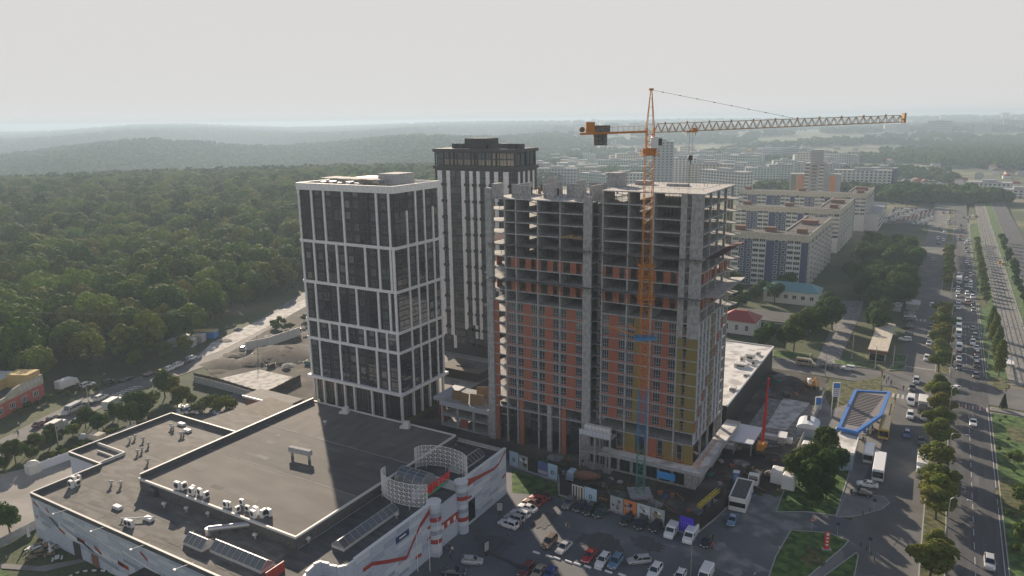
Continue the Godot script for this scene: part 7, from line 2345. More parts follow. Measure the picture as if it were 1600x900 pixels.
	bp(hut, "wall", Vector3(-2.6, 0, -3.1), Vector3(2.6, 2.4, 3.1), M.panel_grey)
	bp(hut, "chimney", Vector3(-0.4, 3.6, -0.4), Vector3(0.4, 5.2, 0.4), M.dark_steel)

# ---------- blocks of flats ----------
func flats(label: String, x0: float, x1: float, z1: float, depth: float, wing: float, wing_w: float, h: float, floors: int, bays: int, side_bays: int, seen: int, group := ""):
	var t := thing("apartment_block", label, "flats", Vector3(0, 0, 0), 0, group)
	bp(t, "wall", Vector3(x0, 0, z1 - depth), Vector3(x1, h, z1), M.cream)
	bp(t, "roof", Vector3(x0 + 0.4, h, z1 - depth + 0.4), Vector3(x1 - 0.4, h + 0.3, z1 - 0.4), M.dark_felt)
	bp(t, "parapet", Vector3(x0, h, z1 - 0.4), Vector3(x1, h + 0.9, z1), M.cream)
	bp(t, "parapet", Vector3(x1 - 0.4, h, z1 - depth), Vector3(x1, h + 0.9, z1 - 0.41), M.cream)
	if wing > 0:
		bp(t, "wing_wall", Vector3(x1 - wing_w, 0, z1 - depth - wing), Vector3(x1, h, z1 - depth - 0.01), M.cream)
		bp(t, "roof", Vector3(x1 - wing_w + 0.4, h, z1 - depth - wing), Vector3(x1 - 0.4, h + 0.3, z1 - depth - 0.4), M.dark_felt)
		bp(t, "parapet", Vector3(x1 - 0.4, h, z1 - depth - wing), Vector3(x1, h + 0.9, z1 - depth - 0.02), M.cream)
		bp(t, "parapet", Vector3(x1 - wing_w, h, z1 - depth - wing), Vector3(x1 - wing_w + 0.4, h + 0.9, z1 - depth - 0.02), M.cream)
	for k in 3:
		var x := lerpf(x0 + 5, x1 - 5, k / 2.0)
		bp(t, "lift_house", Vector3(x - 2.4, h + 0.3, z1 - depth + 2), Vector3(x + 2.4, h + 2.6, z1 - depth + 6), M.rust)
	if wing > 20:
		bp(t, "lift_house", Vector3(x1 - wing_w + 3, h + 0.3, z1 - depth - wing * 0.55), Vector3(x1 - 3, h + 2.6, z1 - depth - wing * 0.55 + 6), M.rust)
	var fh := (h - 3.0) / floors
	var bw := (x1 - x0) / bays
	for i in bays:
		var kind: int = [0, 0, 1, 1, 0, 0, 2, 1, 1, 0, 0, 2][i % 12]
		var xa := x0 + i * bw
		if kind > 0:
			bp(t, "blue_bay", Vector3(xa, 0.5, z1), Vector3(xa + bw - 0.02, h - 3.0, z1 + 0.12), M.blk_blue)
		else:
			bp(t, "white_bay", Vector3(xa, 0.5, z1), Vector3(xa + bw - 0.02, h - 3.0, z1 + 0.5), M.blk_white)
		for f in floors:
			if f < floors - seen or kind == 2:
				continue
			var y := 0.8 + f * fh
			if kind == 0:
				if (i + f) % 5 == 0:
					bp(t, "loggia", Vector3(xa + 0.3, y + 1.0, z1 + 0.5), Vector3(xa + bw - 0.3, y + 2.5, z1 + 0.56), M.black)  # black sheet set in for the shade of an open loggia
				else:
					var n := 3
					for q in n:
						bp(t, "window", Vector3(xa + 0.25 + q * (bw - 0.4) / n, y + 1.0, z1 + 0.5), Vector3(xa + 0.05 + (q + 1) * (bw - 0.4) / n, y + 2.4, z1 + 0.58), pick([M.glass, M.glass_sky, M.glass]))
			else:
				var w := part(t, "window", unit(), M.white, Vector3(xa + bw * 0.5, y + 1.6, z1 + 0.14), Basis.from_scale(Vector3(1.9, 1.7, 0.1)))
				bp(t, "pane", Vector3(xa + bw * 0.5 - 0.8, y + 0.9, z1 + 0.19), Vector3(xa + bw * 0.5 + 0.8, y + 2.3, z1 + 0.21), pick([M.glass, M.glass_sky]))
	# long side
	var length := depth + wing
	var sw := length / maxi(side_bays, 1)
	for i in side_bays:
		var za := z1 - i * sw
		var bal := i % 3 == 1
		if bal:
			bp(t, "balcony_stack", Vector3(x1, 1, za - sw + 0.3), Vector3(x1 + 1.0, h - 3.4, za - 0.3), M.blk_white)
		for f in floors:
			if f < floors - seen:
				continue
			var y := 0.8 + f * fh
			var out := 1.02 if bal else 0.03
			bp(t, "window", Vector3(x1 + out - 0.05, y + 1.0, za - sw + 0.8), Vector3(x1 + out, y + 2.4, za - 0.8), pick([M.glass, M.glass_sky, M.glass]))

func far_block(px: float, py: float, w: float, d: float, h: float, turn: float, m: Material, label: String, group: String, floors := 9, called := "apartment_block"):
	var p := g(px, py)
	p.y = land_height(p.x, p.z) - 1.0
	var t := thing(called, label, "building", p, turn, group)
	bp(t, "wall", Vector3(-w / 2, 0, -d / 2), Vector3(w / 2, h, d / 2), m)
	bp(t, "roof", Vector3(-w / 2 - 0.3, h, -d / 2 - 0.3), Vector3(w / 2 + 0.3, h + 0.8, d / 2 + 0.3), M.blk_grey)
	bp(t, "lift_house", Vector3(-w * 0.15, h + 0.8, -d * 0.3), Vector3(w * 0.15, h + 3.6, d * 0.3), M.blk_grey)
	var b := MB.new()
	var n := maxi(3, int(w / 4.5))
	for f in floors:
		for i in n:
			var x := -w / 2 + w * (i + 0.5) / n
			var y := h * (f + 0.55) / floors
			b.box(Vector3(x, y, d / 2), Vector3(w / n * 0.55, h / floors * 0.5, 0.2))
		for i in 3:
			b.box(Vector3(w / 2, h * (f + 0.55) / floors, -d / 2 + d * (i + 0.5) / 3), Vector3(0.2, h / floors * 0.5, d / 3 * 0.5))
	var win := part(t, "windows", b.mesh(), M.glass)
	win.set_meta("kind", "stuff")

func town():
	flats("blue and white nine storey flats with cream attic beside the grove", -98, -57, -388, 14, 66, 14, 27.0, 9, 12, 20, 9)
	flats("middle nine storey flats with cream attic behind the first block", -122, -57, -505, 14, 60, 14, 27.5, 9, 18, 18, 6)
	flats("farthest of the three cream attic flats before the grey tower", -146, -52, -612, 14, 50, 14, 28.0, 9, 26, 12, 5)
	# sixteen storey tower with orange sides
	var p := g(1270, 328)
	var t := thing("apartment_tower", "grey stepped tower block with orange side panels", "tower", Vector3(p.x, 0, p.z), 0.12)
	bp(t, "wall", Vector3(-9, 0, -8), Vector3(9, 44, 8), M.blk_grey)
	bp(t, "stair_tower", Vector3(-5, 44, -7), Vector3(6, 56, 5), M.blk_grey)
	bp(t, "side_wing", Vector3(-22, 0, -7), Vector3(-9.02, 34, 6), M.blk_grey)
	bp(t, "side_wing", Vector3(9.02, 0, -7), Vector3(22, 34, 6), M.blk_grey)
	bp(t, "orange_panel", Vector3(-15.5, 1, 6), Vector3(-10, 33, 6.2), M.blk_orange)
	bp(t, "orange_panel", Vector3(12.5, 1, 6), Vector3(18, 33, 6.2), M.blk_orange)
	bp(t, "dark_panel", Vector3(-20.5, 1, 6), Vector3(-16.5, 33, 6.2), M.glass)
	for k in 13:
		for x in [-7.2, 5.0]:
			bp(t, "balcony", Vector3(x - 2.0, 3 + k * 3.1, 8), Vector3(x + 2.0, 4.2 + k * 3.1, 9.2), M.blk_white)
			bp(t, "window", Vector3(x - 1.8, 4.4 + k * 3.1, 8), Vector3(x + 1.8, 5.6 + k * 3.1, 8.1), M.glass)
		bp(t, "window", Vector3(-3.2, 3.4 + k * 3.1, 8), Vector3(1.2, 5.2 + k * 3.1, 8.1), M.glass)
	# other blocks of the town
	far_block(1345, 300, 60, 14, 29, 0.1, M.blk_white, "long pale flats behind the orange sided tower", "", 9)
	far_block(1378, 298, 28, 14, 31, -0.2, M.blk_blue, "dark blue end block of the pale flats", "", 9)
	far_block(1132, 305, 70, 14, 30, -0.55, M.blk_white, "long white flats with blue edges behind the crane hook", "", 9)
	far_block(1110, 283, 62, 14, 30, 0.2, M.cream, "cream flats behind the crane hook", "", 9)
	far_block(1035, 290, 26, 22, 62, 0.3, M.blk_grey, "plain grey high rise directly behind the crane mast", "", 18, "tower_block")
	far_block(1065, 282, 40, 14, 38, 0.3, M.blk_white, "pale block beside the grey high rise", "", 12)
	var row := "pale five storey blocks in the misty town"
	for e in [[858, 268, 60], [895, 262, 55], [925, 268, 50], [960, 262, 60], [990, 272, 45], [870, 283, 60], [930, 288, 60], [975, 290, 50], [1000, 262, 40], [1190, 272, 50], [1225, 262, 40], [1150, 262, 60], [905, 276, 40]]:
		far_block(e[0], e[1], e[2], 12, 17 + rng.randf() * 6, rng.randf_range(-0.5, 0.5), pick([M.blk_white, M.cream, M.pale_green, M.blk_grey]), "pale low block of flats in the misty town behind the crane", row, 5)
	for k in 46:
		var px := rng.randf_range(640, 1600)
		var near_left := k < 8
		if near_left:
			px = rng.randf_range(230, 520)
		far_block(px, 190 - (px - 800) * 0.0131 + (rng.randf_range(17, 24) if near_left else rng.randf_range(20, 38)), rng.randf_range(25, 45) if near_left else rng.randf_range(30, 80), 16, rng.randf_range(22, 34) if near_left else rng.randf_range(28, 55), rng.randf_range(-0.6, 0.6), pick([M.blk_grey, M.cream, M.blk_grey, M.panel_grey_light]), "far pale tower block fading into haze on the skyline", "tower blocks on the skyline", 9, "tower_block")
	for k in 46:
		far_block(rng.randf_range(838, 1330), rng.randf_range(238, 272), rng.randf_range(35, 75), 13, rng.randf_range(16, 32), rng.randf_range(-0.7, 0.7), pick([M.blk_grey, M.cream, M.blk_grey, M.pale_green, M.panel_grey_light]), "pale block of flats in the crowded misty quarter behind the towers", "blocks of the misty quarter", 7)
	# long factory sheds
	for e in [[1390, 221, 160, 12], [1345, 226, 90, 9], [1470, 224, 140, 10], [1530, 232, 120, 9], [1440, 236, 100, 8], [1570, 222, 120, 10], [1250, 250, 60, 8]]:
		far_block(e[0], e[1], e[2], 50, e[3], rng.randf_range(-0.2, 0.2), pick([M.blk_white, M.cream, M.blk_white]), "long pale factory shed among the far trees", "factory sheds among the trees", 2, "factory_shed")
	far_block(1545, 292, 46, 20, 12, -0.15, M.blk_white, "white and blue low office beside the far junction", "", 3, "office_building")
	far_block(1590, 302, 30, 16, 9, 0.0, M.blk_white, "white terrace at the end of the second carriageway", "", 3, "office_building")
	# houses of the far suburb
	for k in 150:
		var px := rng.randf_range(845, 1600)
		var py := rng.randf_range(226, 292)
		if px > 1050 and px < 1330 and py > 262:
			continue
		var q := g(px, py)
		if q.x > -170 and q.x < 62 and q.z > -860:
			continue
		q.y = land_height(q.x, q.z)
		var o := thing("suburban_house", "small pitched roof house in the far suburb", "house", q, rng.randf() * PI, "houses of the far suburb")
		var w := rng.randf_range(9, 15)
		var d := rng.randf_range(8, 11)
		var h := rng.randf_range(4, 7)
		bp(o, "wall", Vector3(-w / 2, -1, -d / 2), Vector3(w / 2, h, d / 2), pick([M.blk_white, M.cream, M.blk_white, M.blk_grey]))
		if not cache.has("gable"):
			var b := MB.new()
			b.hull8([Vector3(-0.55, 0, -0.58), Vector3(0.55, 0, -0.58), Vector3(0.55, 0, 0.58), Vector3(-0.55, 0, 0.58), Vector3(-0.55, 1, -0.02), Vector3(0.55, 1, -0.02), Vector3(0.55, 1, 0.02), Vector3(-0.55, 1, 0.02)])
			cache.gable = b.mesh()
		part(o, "roof", cache.gable, pick([M.rust, M.red_roof, M.blk_grey, M.rust]), Vector3(0, h, 0), Basis.from_scale(Vector3(w, rng.randf_range(2.5, 4), d)))
	# the domed church
	var c := g(1172, 243)
	c.y = land_height(c.x, c.z)
	var ch := thing("domed_church", "small church with golden domes among the far roofs", "church", c)
	bp(ch, "wall", Vector3(-12, 0, -9), Vector3(12, 12, 9), M.blk_white)
	for e in [[0, 0, 5.0, 22.0], [-8, 5, 2.6, 16.0], [8, 5, 2.6, 16.0], [-8, -5, 2.6, 16.0], [8, -5, 2.6, 16.0]]:
		var b := MB.new()
		b.tube(Vector3(e[0], 12, e[1]), Vector3(e[0], e[3] - 3, e[1]), e[2] * 0.8, e[2] * 0.8, 10)
		b.tube(Vector3(e[0], e[3] - 3, e[1]), Vector3(e[0], e[3] - 1, e[1]), e[2] * 0.8, e[2], 10)
		b.tube(Vector3(e[0], e[3] - 1, e[1]), Vector3(e[0], e[3] + 2, e[1]), e[2], e[2] * 0.5, 10)
		b.tube(Vector3(e[0], e[3] + 2, e[1]), Vector3(e[0], e[3] + 5, e[1]), e[2] * 0.5, 0.1, 10)
		part(ch, "dome", b.mesh(), mat(0.6, 0.42, 0.12, 0.35, 0.6))

# ---------- small buildings around ----------
func small_buildings():
	# kiosk shop row
	var t := thing("kiosk_shop", "long low shop with pale roof beside the parked cars", "shop")
	bp(t, "wall", Vector3(-18.2, 0, -322), Vector3(-13.0, 3.7, -281), M.blk_white)
	bp(t, "roof", Vector3(-18.8, 3.7, -322.4), Vector3(-12.4, 4.1, -281.2), M.cream)
	bp(t, "fascia", Vector3(-18.8, 2.9, -281.2), Vector3(-12.4, 3.9, -280.7), M.rust)
	bp(t, "shop_front", Vector3(-18.0, 0.2, -281), Vector3(-13.2, 2.7, -280.9), M.car_glass)
	for k in 9:
		bp(t, "window", Vector3(-13.0, 0.8, -319 + k * 4.3), Vector3(-12.94, 2.6, -316 + k * 4.3), M.glass)
	for e in [[1409, 466, 5.0, 8.0], [1426, 481, 5.0, 9.0], [1400, 484, 4.0, 6.0]]:
		var p := g(e[0], e[1])
		var o := thing("market_stall", "pale roofed stall under the trees by the service road", "stall", p, 0, "stalls under the trees")
		bp(o, "wall", Vector3(-e[2] / 2, 0, -e[3] / 2), Vector3(e[2] / 2, 2.6, e[3] / 2), M.blk_grey)
		bp(o, "roof", Vector3(-e[2] / 2 - 0.4, 2.6, -e[3] / 2 - 0.4), Vector3(e[2] / 2 + 0.4, 2.85, e[3] / 2 + 0.4), M.white_roof)
	# red roofed house
	var h := thing("red_roofed_house", "white house with low red hipped roof", "house", g(1156, 516))
	bp(h, "wall", Vector3(-7, 0, -6), Vector3(7, 5.4, 6), M.white)
	var b := MB.new()
	b.hull8([Vector3(-7.6, 5.4, -6.6), Vector3(7.6, 5.4, -6.6), Vector3(7.6, 5.4, 6.6), Vector3(-7.6, 5.4, 6.6), Vector3(-2.5, 8.6, -0.6), Vector3(2.5, 8.6, -0.6), Vector3(2.5, 8.6, 0.6), Vector3(-2.5, 8.6, 0.6)])
	part(h, "roof", b.mesh(), M.red_roof)
	for x in [-4.0, 0.0, 4.0]:
		window(h, Vector3(x, 2.8, 6.02), 1.2, 2.2, 2, 0.5, M.white, M.glass)
	for z in [-3.0, 2.0]:
		window(h, Vector3(7.02, 2.8, z), 1.2, 2.4, 2, 0.5, M.white, M.glass, PI / 2)
	var a := thing("long_garage", "long dark roofed garage beside the red roofed house", "building", g(1205, 508))
	bp(a, "wall", Vector3(-16, 0, -8), Vector3(16, 3.6, 8), M.blk_white)
	bp(a, "roof", Vector3(-16.4, 3.6, -8.4), Vector3(16.4, 4.0, 8.4), M.dark_felt)
	for k in 5:
		bp(a, "garage_door", Vector3(-14 + k * 5.8, 0.1, 8), Vector3(-10 + k * 5.8, 2.9, 8.06), M.dark_steel)
	bp(a, "teal_front", Vector3(10, 0.4, 8.4), Vector3(16.4, 3.4, 8.6), mat(0.04, 0.26, 0.26, 0.5))
	var n := thing("kindergarten", "pale low building with teal roofs before the flats", "building", g(1238, 470))
	bp(n, "wall", Vector3(-12, 0, -7), Vector3(12, 6.0, 7), M.blk_white)
	b = MB.new()
	b.hull8([Vector3(-12.6, 6, -7.6), Vector3(12.6, 6, -7.6), Vector3(12.6, 6, 7.6), Vector3(-12.6, 6, 7.6), Vector3(-8, 9, -0.3), Vector3(8, 9, -0.3), Vector3(8, 9, 0.3), Vector3(-8, 9, 0.3)])
	part(n, "roof", b.mesh(), mat(0.12, 0.26, 0.28, 0.6))
	for k in 6:
		window(n, Vector3(-9.5 + k * 3.8, 3.4, 7.02), 1.8, 1.9, 2, 0.0, M.white, M.glass)
	var v := thing("white_office", "white flat roofed building in front of the crowded car lot", "building", Vector3(-50, 0, -640))
	bp(v, "wall", Vector3(-12, 0, -60), Vector3(7, 13, 20), M.blk_white)
	bp(v, "roof", Vector3(-12.3, 13, -60.3), Vector3(7.3, 13.6, 20.3), M.blk_grey)
	for k in 12:
		for f in 3:
			bp(v, "window", Vector3(7, 2 + f * 3.8, -56 + k * 6.2), Vector3(7.06, 4.4 + f * 3.8, -52 + k * 6.2), M.glass)
	# pink and yellow building at the edge of the wood
	var d := (Vector3(-246.5, 0, -118) - Vector3(-233.5, 0, -91)).normalized()
	var turn := atan2(-d.z, d.x)
	var s := thing("pink_building", "pink and yellow building with curved white parapet by the street", "building", Vector3(-240, 0, -104.5) + Vector3(d.z, 0, -d.x) * 0.0, turn)
	# local +x runs along the street front, local +z faces the street
	var fz := 0.0
	bp(s, "wall", Vector3(-24, 0, -16), Vector3(14, 4.6, fz), M.pink)
	bp(s, "roof", Vector3(-24, 4.6, -15.8), Vector3(13.8, 4.8, fz - 0.2), M.dark_felt)
	bp(s, "upper_wall", Vector3(-24, 4.8, -16), Vector3(13.9, 8.0, -8), M.yellow_wall)
	bp(s, "upper_roof", Vector3(-24.2, 8.0, -16.2), Vector3(14.1, 8.3, -7.8), M.offwhite)
	bp(s, "corner_tower", Vector3(8.5, 4.8, -7.9), Vector3(14, 9.0, -0.6), M.yellow_wall)
	var pr := MB.new()
	var pts := [[-24, 5.3], [-6, 5.4], [-2, 5.8], [1, 7.0], [4, 7.4], [13.9, 7.5]]
	for i in pts.size() - 1:
		pr.hull8([Vector3(pts[i][0], 4.4, -0.35), Vector3(pts[i + 1][0], 4.4, -0.35), Vector3(pts[i + 1][0], 4.4, 0.2), Vector3(pts[i][0], 4.4, 0.2), Vector3(pts[i][0], pts[i][1], -0.35), Vector3(pts[i + 1][0], pts[i + 1][1], -0.35), Vector3(pts[i + 1][0], pts[i + 1][1], 0.2), Vector3(pts[i][0], pts[i][1], 0.2)])
	part(s, "curved_parapet", pr.mesh(), M.cream)
	for k in 7:
		window(s, Vector3(-20 + k * 5.0, 2.3, fz + 0.05), 2.2, 1.9, 3, 0.0, M.white, M.glass, 0, 0.12)
	for k in 6:
		bp(s, "parapet_baluster", Vector3(3.5 + k * 1.6, 5.6, 0.2), Vector3(4.6 + k * 1.6, 6.8, 0.26), M.offwhite)
	window(s, Vector3(3.0, 6.2, -7.9), 1.2, 1.6, 1, 0.0, M.rust, M.glass)
	# huts at the wood
	for e in [[320, 527, 0.5, "blue"], [300, 534, 0.5, "grey"], [285, 541, 0.45, "grey"]]:
		var p := g(e[0], e[1])
		var o := thing("site_cabin", "%s site cabin at the edge of the wood" % e[3], "cabin", p, e[2], "cabins at the edge of the wood")
		bp(o, "wall", Vector3(-5, 0, -2), Vector3(5, 2.8, 2), M.station_blue if e[3] == "blue" else M.blk_grey)
		bp(o, "roof", Vector3(-5.2, 2.8, -2.2), Vector3(5.2, 3.0, 2.2), M.yellow_wall if e[3] == "blue" else M.offwhite)
	# concrete walls and fences
	fence("concrete_fence", "pale concrete panel fence between street and weedy bank", [g(44, 742), g(110, 718), g(172, 692), g(214, 672)], 2.2, 2.4, M.panel_pale)
	fence("retaining_wall", "long grey concrete retaining wall below the earth field", [g(305, 598), g(360, 612), g(404, 626)], 2.4, 4.0, M.blk_grey)
	fence("site_wall", "dark plank wall round the broken foundation", [g(304, 592), g(340, 600), g(410, 622), g(424, 618), g(470, 595)], 2.2, 3.0, M.rust_dark)
	fence("block_wall", "pale block wall of an unfinished building on the earth field", [g(386, 548), g(420, 541), g(470, 524)], 3.6, 3.2, M.offwhite)
	fence("garden_fence", "grey fence round the outdoor café corner", [g(0, 856), g(34, 838), g(60, 824)], 2.0, 2.2, M.blk_grey)
	fence("site_fence", "grey sheet fence between building site and petrol station", [g(1240, 722), g(1253, 690), g(1280, 640), g(1290, 608)], 2.0, 2.6, M.blk_grey)

func fence(called: String, label: String, pts: Array, h: float, bay: float, m: Material):
	var t := thing(called, label, "fence" if "fence" in called else "wall")
	for i in pts.size() - 1:
		var a: Vector3 = pts[i]
		var b: Vector3 = pts[i + 1]
		var n := maxi(1, int(a.distance_to(b) / bay))
		for k in n:
			var p := a.lerp(b, float(k) / n)
			var q := a.lerp(b, float(k + 1) / n)
			var x := MB.new()
			x.bar(p.lerp(q, 0.02) + Vector3(0, h / 2, 0), p.lerp(q, 0.98) + Vector3(0, h / 2, 0), 0.12, h)
			part(t, "fence_panel", x.mesh(), m)
			var y := MB.new()
			y.box(p + Vector3(0, h / 2 + 0.08, 0), Vector3(0.24, h + 0.16, 0.24))
			part(t, "fence_post", y.mesh(), m)

# ---------- people ----------
func body_mesh(sd: int, pose: int) -> ArrayMesh:
	# one continuous figure: tapered capsules joined by a smooth minimum, meshed as surface nets
	var key := "person_%d_%d" % [sd, pose]
	if cache.has(key):
		return cache[key]
	var cloth: Array = [[Color(0.6, 0.6, 0.6), Color(0.02, 0.025, 0.04)], [Color(0.03, 0.03, 0.04), Color(0.04, 0.05, 0.08)], [Color(0.12, 0.2, 0.35), Color(0.05, 0.04, 0.03)], [Color(0.4, 0.08, 0.06), Color(0.02, 0.02, 0.02)]][sd % 4]
	var s := 0.16 if pose == 1 else 0.03
	var J := [  # from, to, radius from, radius to, 0 skin 1 shirt 2 trousers 3 hair 4 shoe
		[Vector3(0, 1.02, 0), Vector3(0, 1.38, 0), 0.135, 0.15, 1], [Vector3(-0.15, 1.42, 0), Vector3(0.15, 1.42, 0), 0.07, 0.07, 1],
		[Vector3(0, 1.44, 0), Vector3(0, 1.56, 0.01), 0.055, 0.05, 0], [Vector3(0, 1.63, 0.02), Vector3(0, 1.69, 0.01), 0.09, 0.095, 0], [Vector3(0, 1.7, -0.02), Vector3(0, 1.74, -0.01), 0.09, 0.08, 3],
		[Vector3(0, 1.63, 0.1), Vector3(0, 1.61, 0.115), 0.018, 0.02, 0],
		[Vector3(-0.2, 1.4, 0), Vector3(-0.26, 1.12, -s * 0.6), 0.058, 0.046, 1], [Vector3(-0.26, 1.12, -s * 0.6), Vector3(-0.25, 0.88, s * 0.3), 0.044, 0.034, 0], [Vector3(-0.25, 0.88, s * 0.3), Vector3(-0.24, 0.77, s * 0.5), 0.036, 0.026, 0],
		[Vector3(0.2, 1.4, 0), Vector3(0.26, 1.12, s * 0.6), 0.058, 0.046, 1], [Vector3(0.26, 1.12, s * 0.6), Vector3(0.25, 0.9, s * 1.3), 0.044, 0.034, 0], [Vector3(0.25, 0.9, s * 1.3), Vector3(0.24, 0.8, s * 1.7), 0.036, 0.026, 0],
		[Vector3(-0.09, 0.96, 0), Vector3(-0.1, 0.52, s), 0.09, 0.062, 2], [Vector3(-0.1, 0.52, s), Vector3(-0.1, 0.1, s * 1.3), 0.06, 0.042, 2], [Vector3(-0.1, 0.05, s * 1.3), Vector3(-0.11, 0.04, s * 1.3 + 0.15), 0.045, 0.038, 4],
		[Vector3(0.09, 0.96, 0), Vector3(0.1, 0.52, -s * 0.3), 0.09, 0.062, 2], [Vector3(0.1, 0.52, -s * 0.3), Vector3(0.1, 0.1, -s * 1.6), 0.06, 0.042, 2], [Vector3(0.1, 0.05, -s * 1.6), Vector3(0.11, 0.04, -s * 1.6 + 0.15), 0.045, 0.038, 4]]
	var tone := [Color(0.42, 0.26, 0.19), cloth[0], cloth[1], Color(0.03, 0.02, 0.015), Color(0.02, 0.02, 0.02)]
	var cell := 0.035
	var n := Vector3i(20, 53, 24)
	var org := Vector3(-0.35, -0.02, -0.42)
	var F := PackedFloat32Array()
	F.resize((n.x + 1) * (n.y + 1) * (n.z + 1))
	F.fill(9.0)
	var idx := func(x, y, z): return (y * (n.z + 1) + z) * (n.x + 1) + x
	for j in J:
		var r: float = maxf(j[2], j[3]) + 0.12
		var lo: Vector3 = (j[0].min(j[1]) - Vector3.ONE * r - org) / cell
		var hi: Vector3 = (j[0].max(j[1]) + Vector3.ONE * r - org) / cell
		for y in range(maxi(0, int(lo.y)), mini(n.y, int(hi.y)) + 1):
			for z in range(maxi(0, int(lo.z)), mini(n.z, int(hi.z)) + 1):
				for x in range(maxi(0, int(lo.x)), mini(n.x, int(hi.x)) + 1):
					var p := org + Vector3(x, y, z) * cell
					var ab: Vector3 = j[1] - j[0]
					var t := clampf((p - j[0]).dot(ab) / maxf(ab.length_squared(), 1e-6), 0, 1)
					var d: float = p.distance_to(j[0] + ab * t) - lerpf(j[2], j[3], t)
					var i: int = idx.call(x, y, z)
					var o := F[i]
					var k := 0.045
					var h := clampf(0.5 + 0.5 * (o - d) / k, 0, 1)
					F[i] = lerpf(o, d, h) - k * h * (1 - h) if o < 8 else d
	var vert := {}
	var corner := [[0, 0, 0], [1, 0, 0], [0, 1, 0], [1, 1, 0], [0, 0, 1], [1, 0, 1], [0, 1, 1], [1, 1, 1]]
	var edges := [[0, 1], [2, 3], [4, 5], [6, 7], [0, 2], [1, 3], [4, 6], [5, 7], [0, 4], [1, 5], [2, 6], [3, 7]]
	for y in n.y:
		for z in n.z:
			for x in n.x:
				var v := []
				var inside := 0
				for c in corner:
					var f: float = F[idx.call(x + c[0], y + c[1], z + c[2])]
					v.append(f)
					inside += 1 if f < 0 else 0
				if inside == 0 or inside == 8:
					continue
				var sum := Vector3.ZERO
				var m := 0
				for e in edges:
					var fa: float = v[e[0]]
					var fb: float = v[e[1]]
					if (fa < 0) != (fb < 0):
						var ca := Vector3(corner[e[0]][0], corner[e[0]][1], corner[e[0]][2])
						var cb := Vector3(corner[e[1]][0], corner[e[1]][1], corner[e[1]][2])
						sum += ca.lerp(cb, fa / (fa - fb))
						m += 1
				vert[Vector3i(x, y, z)] = org + (Vector3(x, y, z) + sum / m) * cell
	var b := MB.new()
	b.tinted = true
	for y in range(1, n.y):
		for z in range(1, n.z):
			for x in range(1, n.x):
				var f0: float = F[idx.call(x, y, z)]
				for ax in 3:
					var st: Array = [[1, 0, 0], [0, 1, 0], [0, 0, 1]][ax]
					var f1: float = F[idx.call(x + st[0], y + st[1], z + st[2])]
					if (f0 < 0) == (f1 < 0):
						continue
					var u := Vector3i(0, 1, 0) if ax == 0 else (Vector3i(0, 0, 1) if ax == 1 else Vector3i(1, 0, 0))
					var w := Vector3i(0, 0, 1) if ax == 0 else (Vector3i(1, 0, 0) if ax == 1 else Vector3i(0, 1, 0))
					var c := Vector3i(x, y, z)
					var q := [c, c - u, c - u - w, c - w]
					var ok := true
					for e in q:
						ok = ok and vert.has(e)
					if not ok:
						continue
					var pc: Vector3 = (vert[q[0]] + vert[q[2]]) * 0.5
					var best := 9.0
					for j in J:
						var ab: Vector3 = j[1] - j[0]
						var t := clampf((pc - j[0]).dot(ab) / maxf(ab.length_squared(), 1e-6), 0, 1)
						var d: float = pc.distance_to(j[0] + ab * t) - lerpf(j[2], j[3], t)
						if d < best:
							best = d
							b.col = tone[j[4]]
					if f0 < 0:
						b.quad(vert[q[0]], vert[q[3]], vert[q[2]], vert[q[1]])
					else:
						b.quad(vert[q[0]], vert[q[1]], vert[q[2]], vert[q[3]])
	cache[key] = b.mesh()
	return cache[key]

func people():
	var wear := ["white shirt", "dark clothes", "blue jacket", "red top"]
	for e in [[803, 824, 2, 0, "standing by the white parked cars"], [817, 826, 1, 1, "walking over the open parking lot"], [887, 828, 1, 1, "walking near the sunlit streak of asphalt"], [718, 834, 0, 1, "walking towards the mall entrance"], [674, 858, 0, 0, "standing below the flagpoles"], [704, 872, 2, 1, "walking with others by the mall front"], [707, 866, 0, 1, "walking with others by the mall front"], [702, 862, 1, 1, "walking with others by the mall front"], [794, 845, 1, 1, "crossing the lot with a pram"], [1108, 858, 1, 1, "walking past the black small car"], [1113, 859, 3, 1, "walking past the black small car"], [1381, 594, 1, 0, "waiting at the street corner"], [1385, 600, 2, 0, "waiting at the street corner"], [1388, 594, 0, 0, "waiting at the street corner"], [1392, 602, 1, 0, "waiting at the street corner"], [1378, 588, 3, 0, "waiting at the street corner"], [1411, 611, 1, 1, "stepping onto the zebra crossing"], [1398, 630, 1, 1, "walking beside the forecourt kerb"], [1348, 692, 1, 0, "standing near the station kiosk"], [1351, 694, 2, 0, "standing near the station kiosk"], [131, 622, 1, 0, "standing on the pavement before the pink building"], [30, 668, 0, 1, "cycling clothes walking on the forest street"], [29, 682, 2, 1, "walking on the forest street"]]:
		var p := g(e[0], e[1])
		var o := part(self, "person", body_mesh(e[2], e[3]), M.tint, p + Vector3(0, 0.02, 0), Basis(Vector3.UP, rng.randf() * TAU).scaled(Vector3.ONE * 1.08))
		tag(o, "person in %s %s" % [wear[e[2]], e[4]], "person", "people around the mall and street")

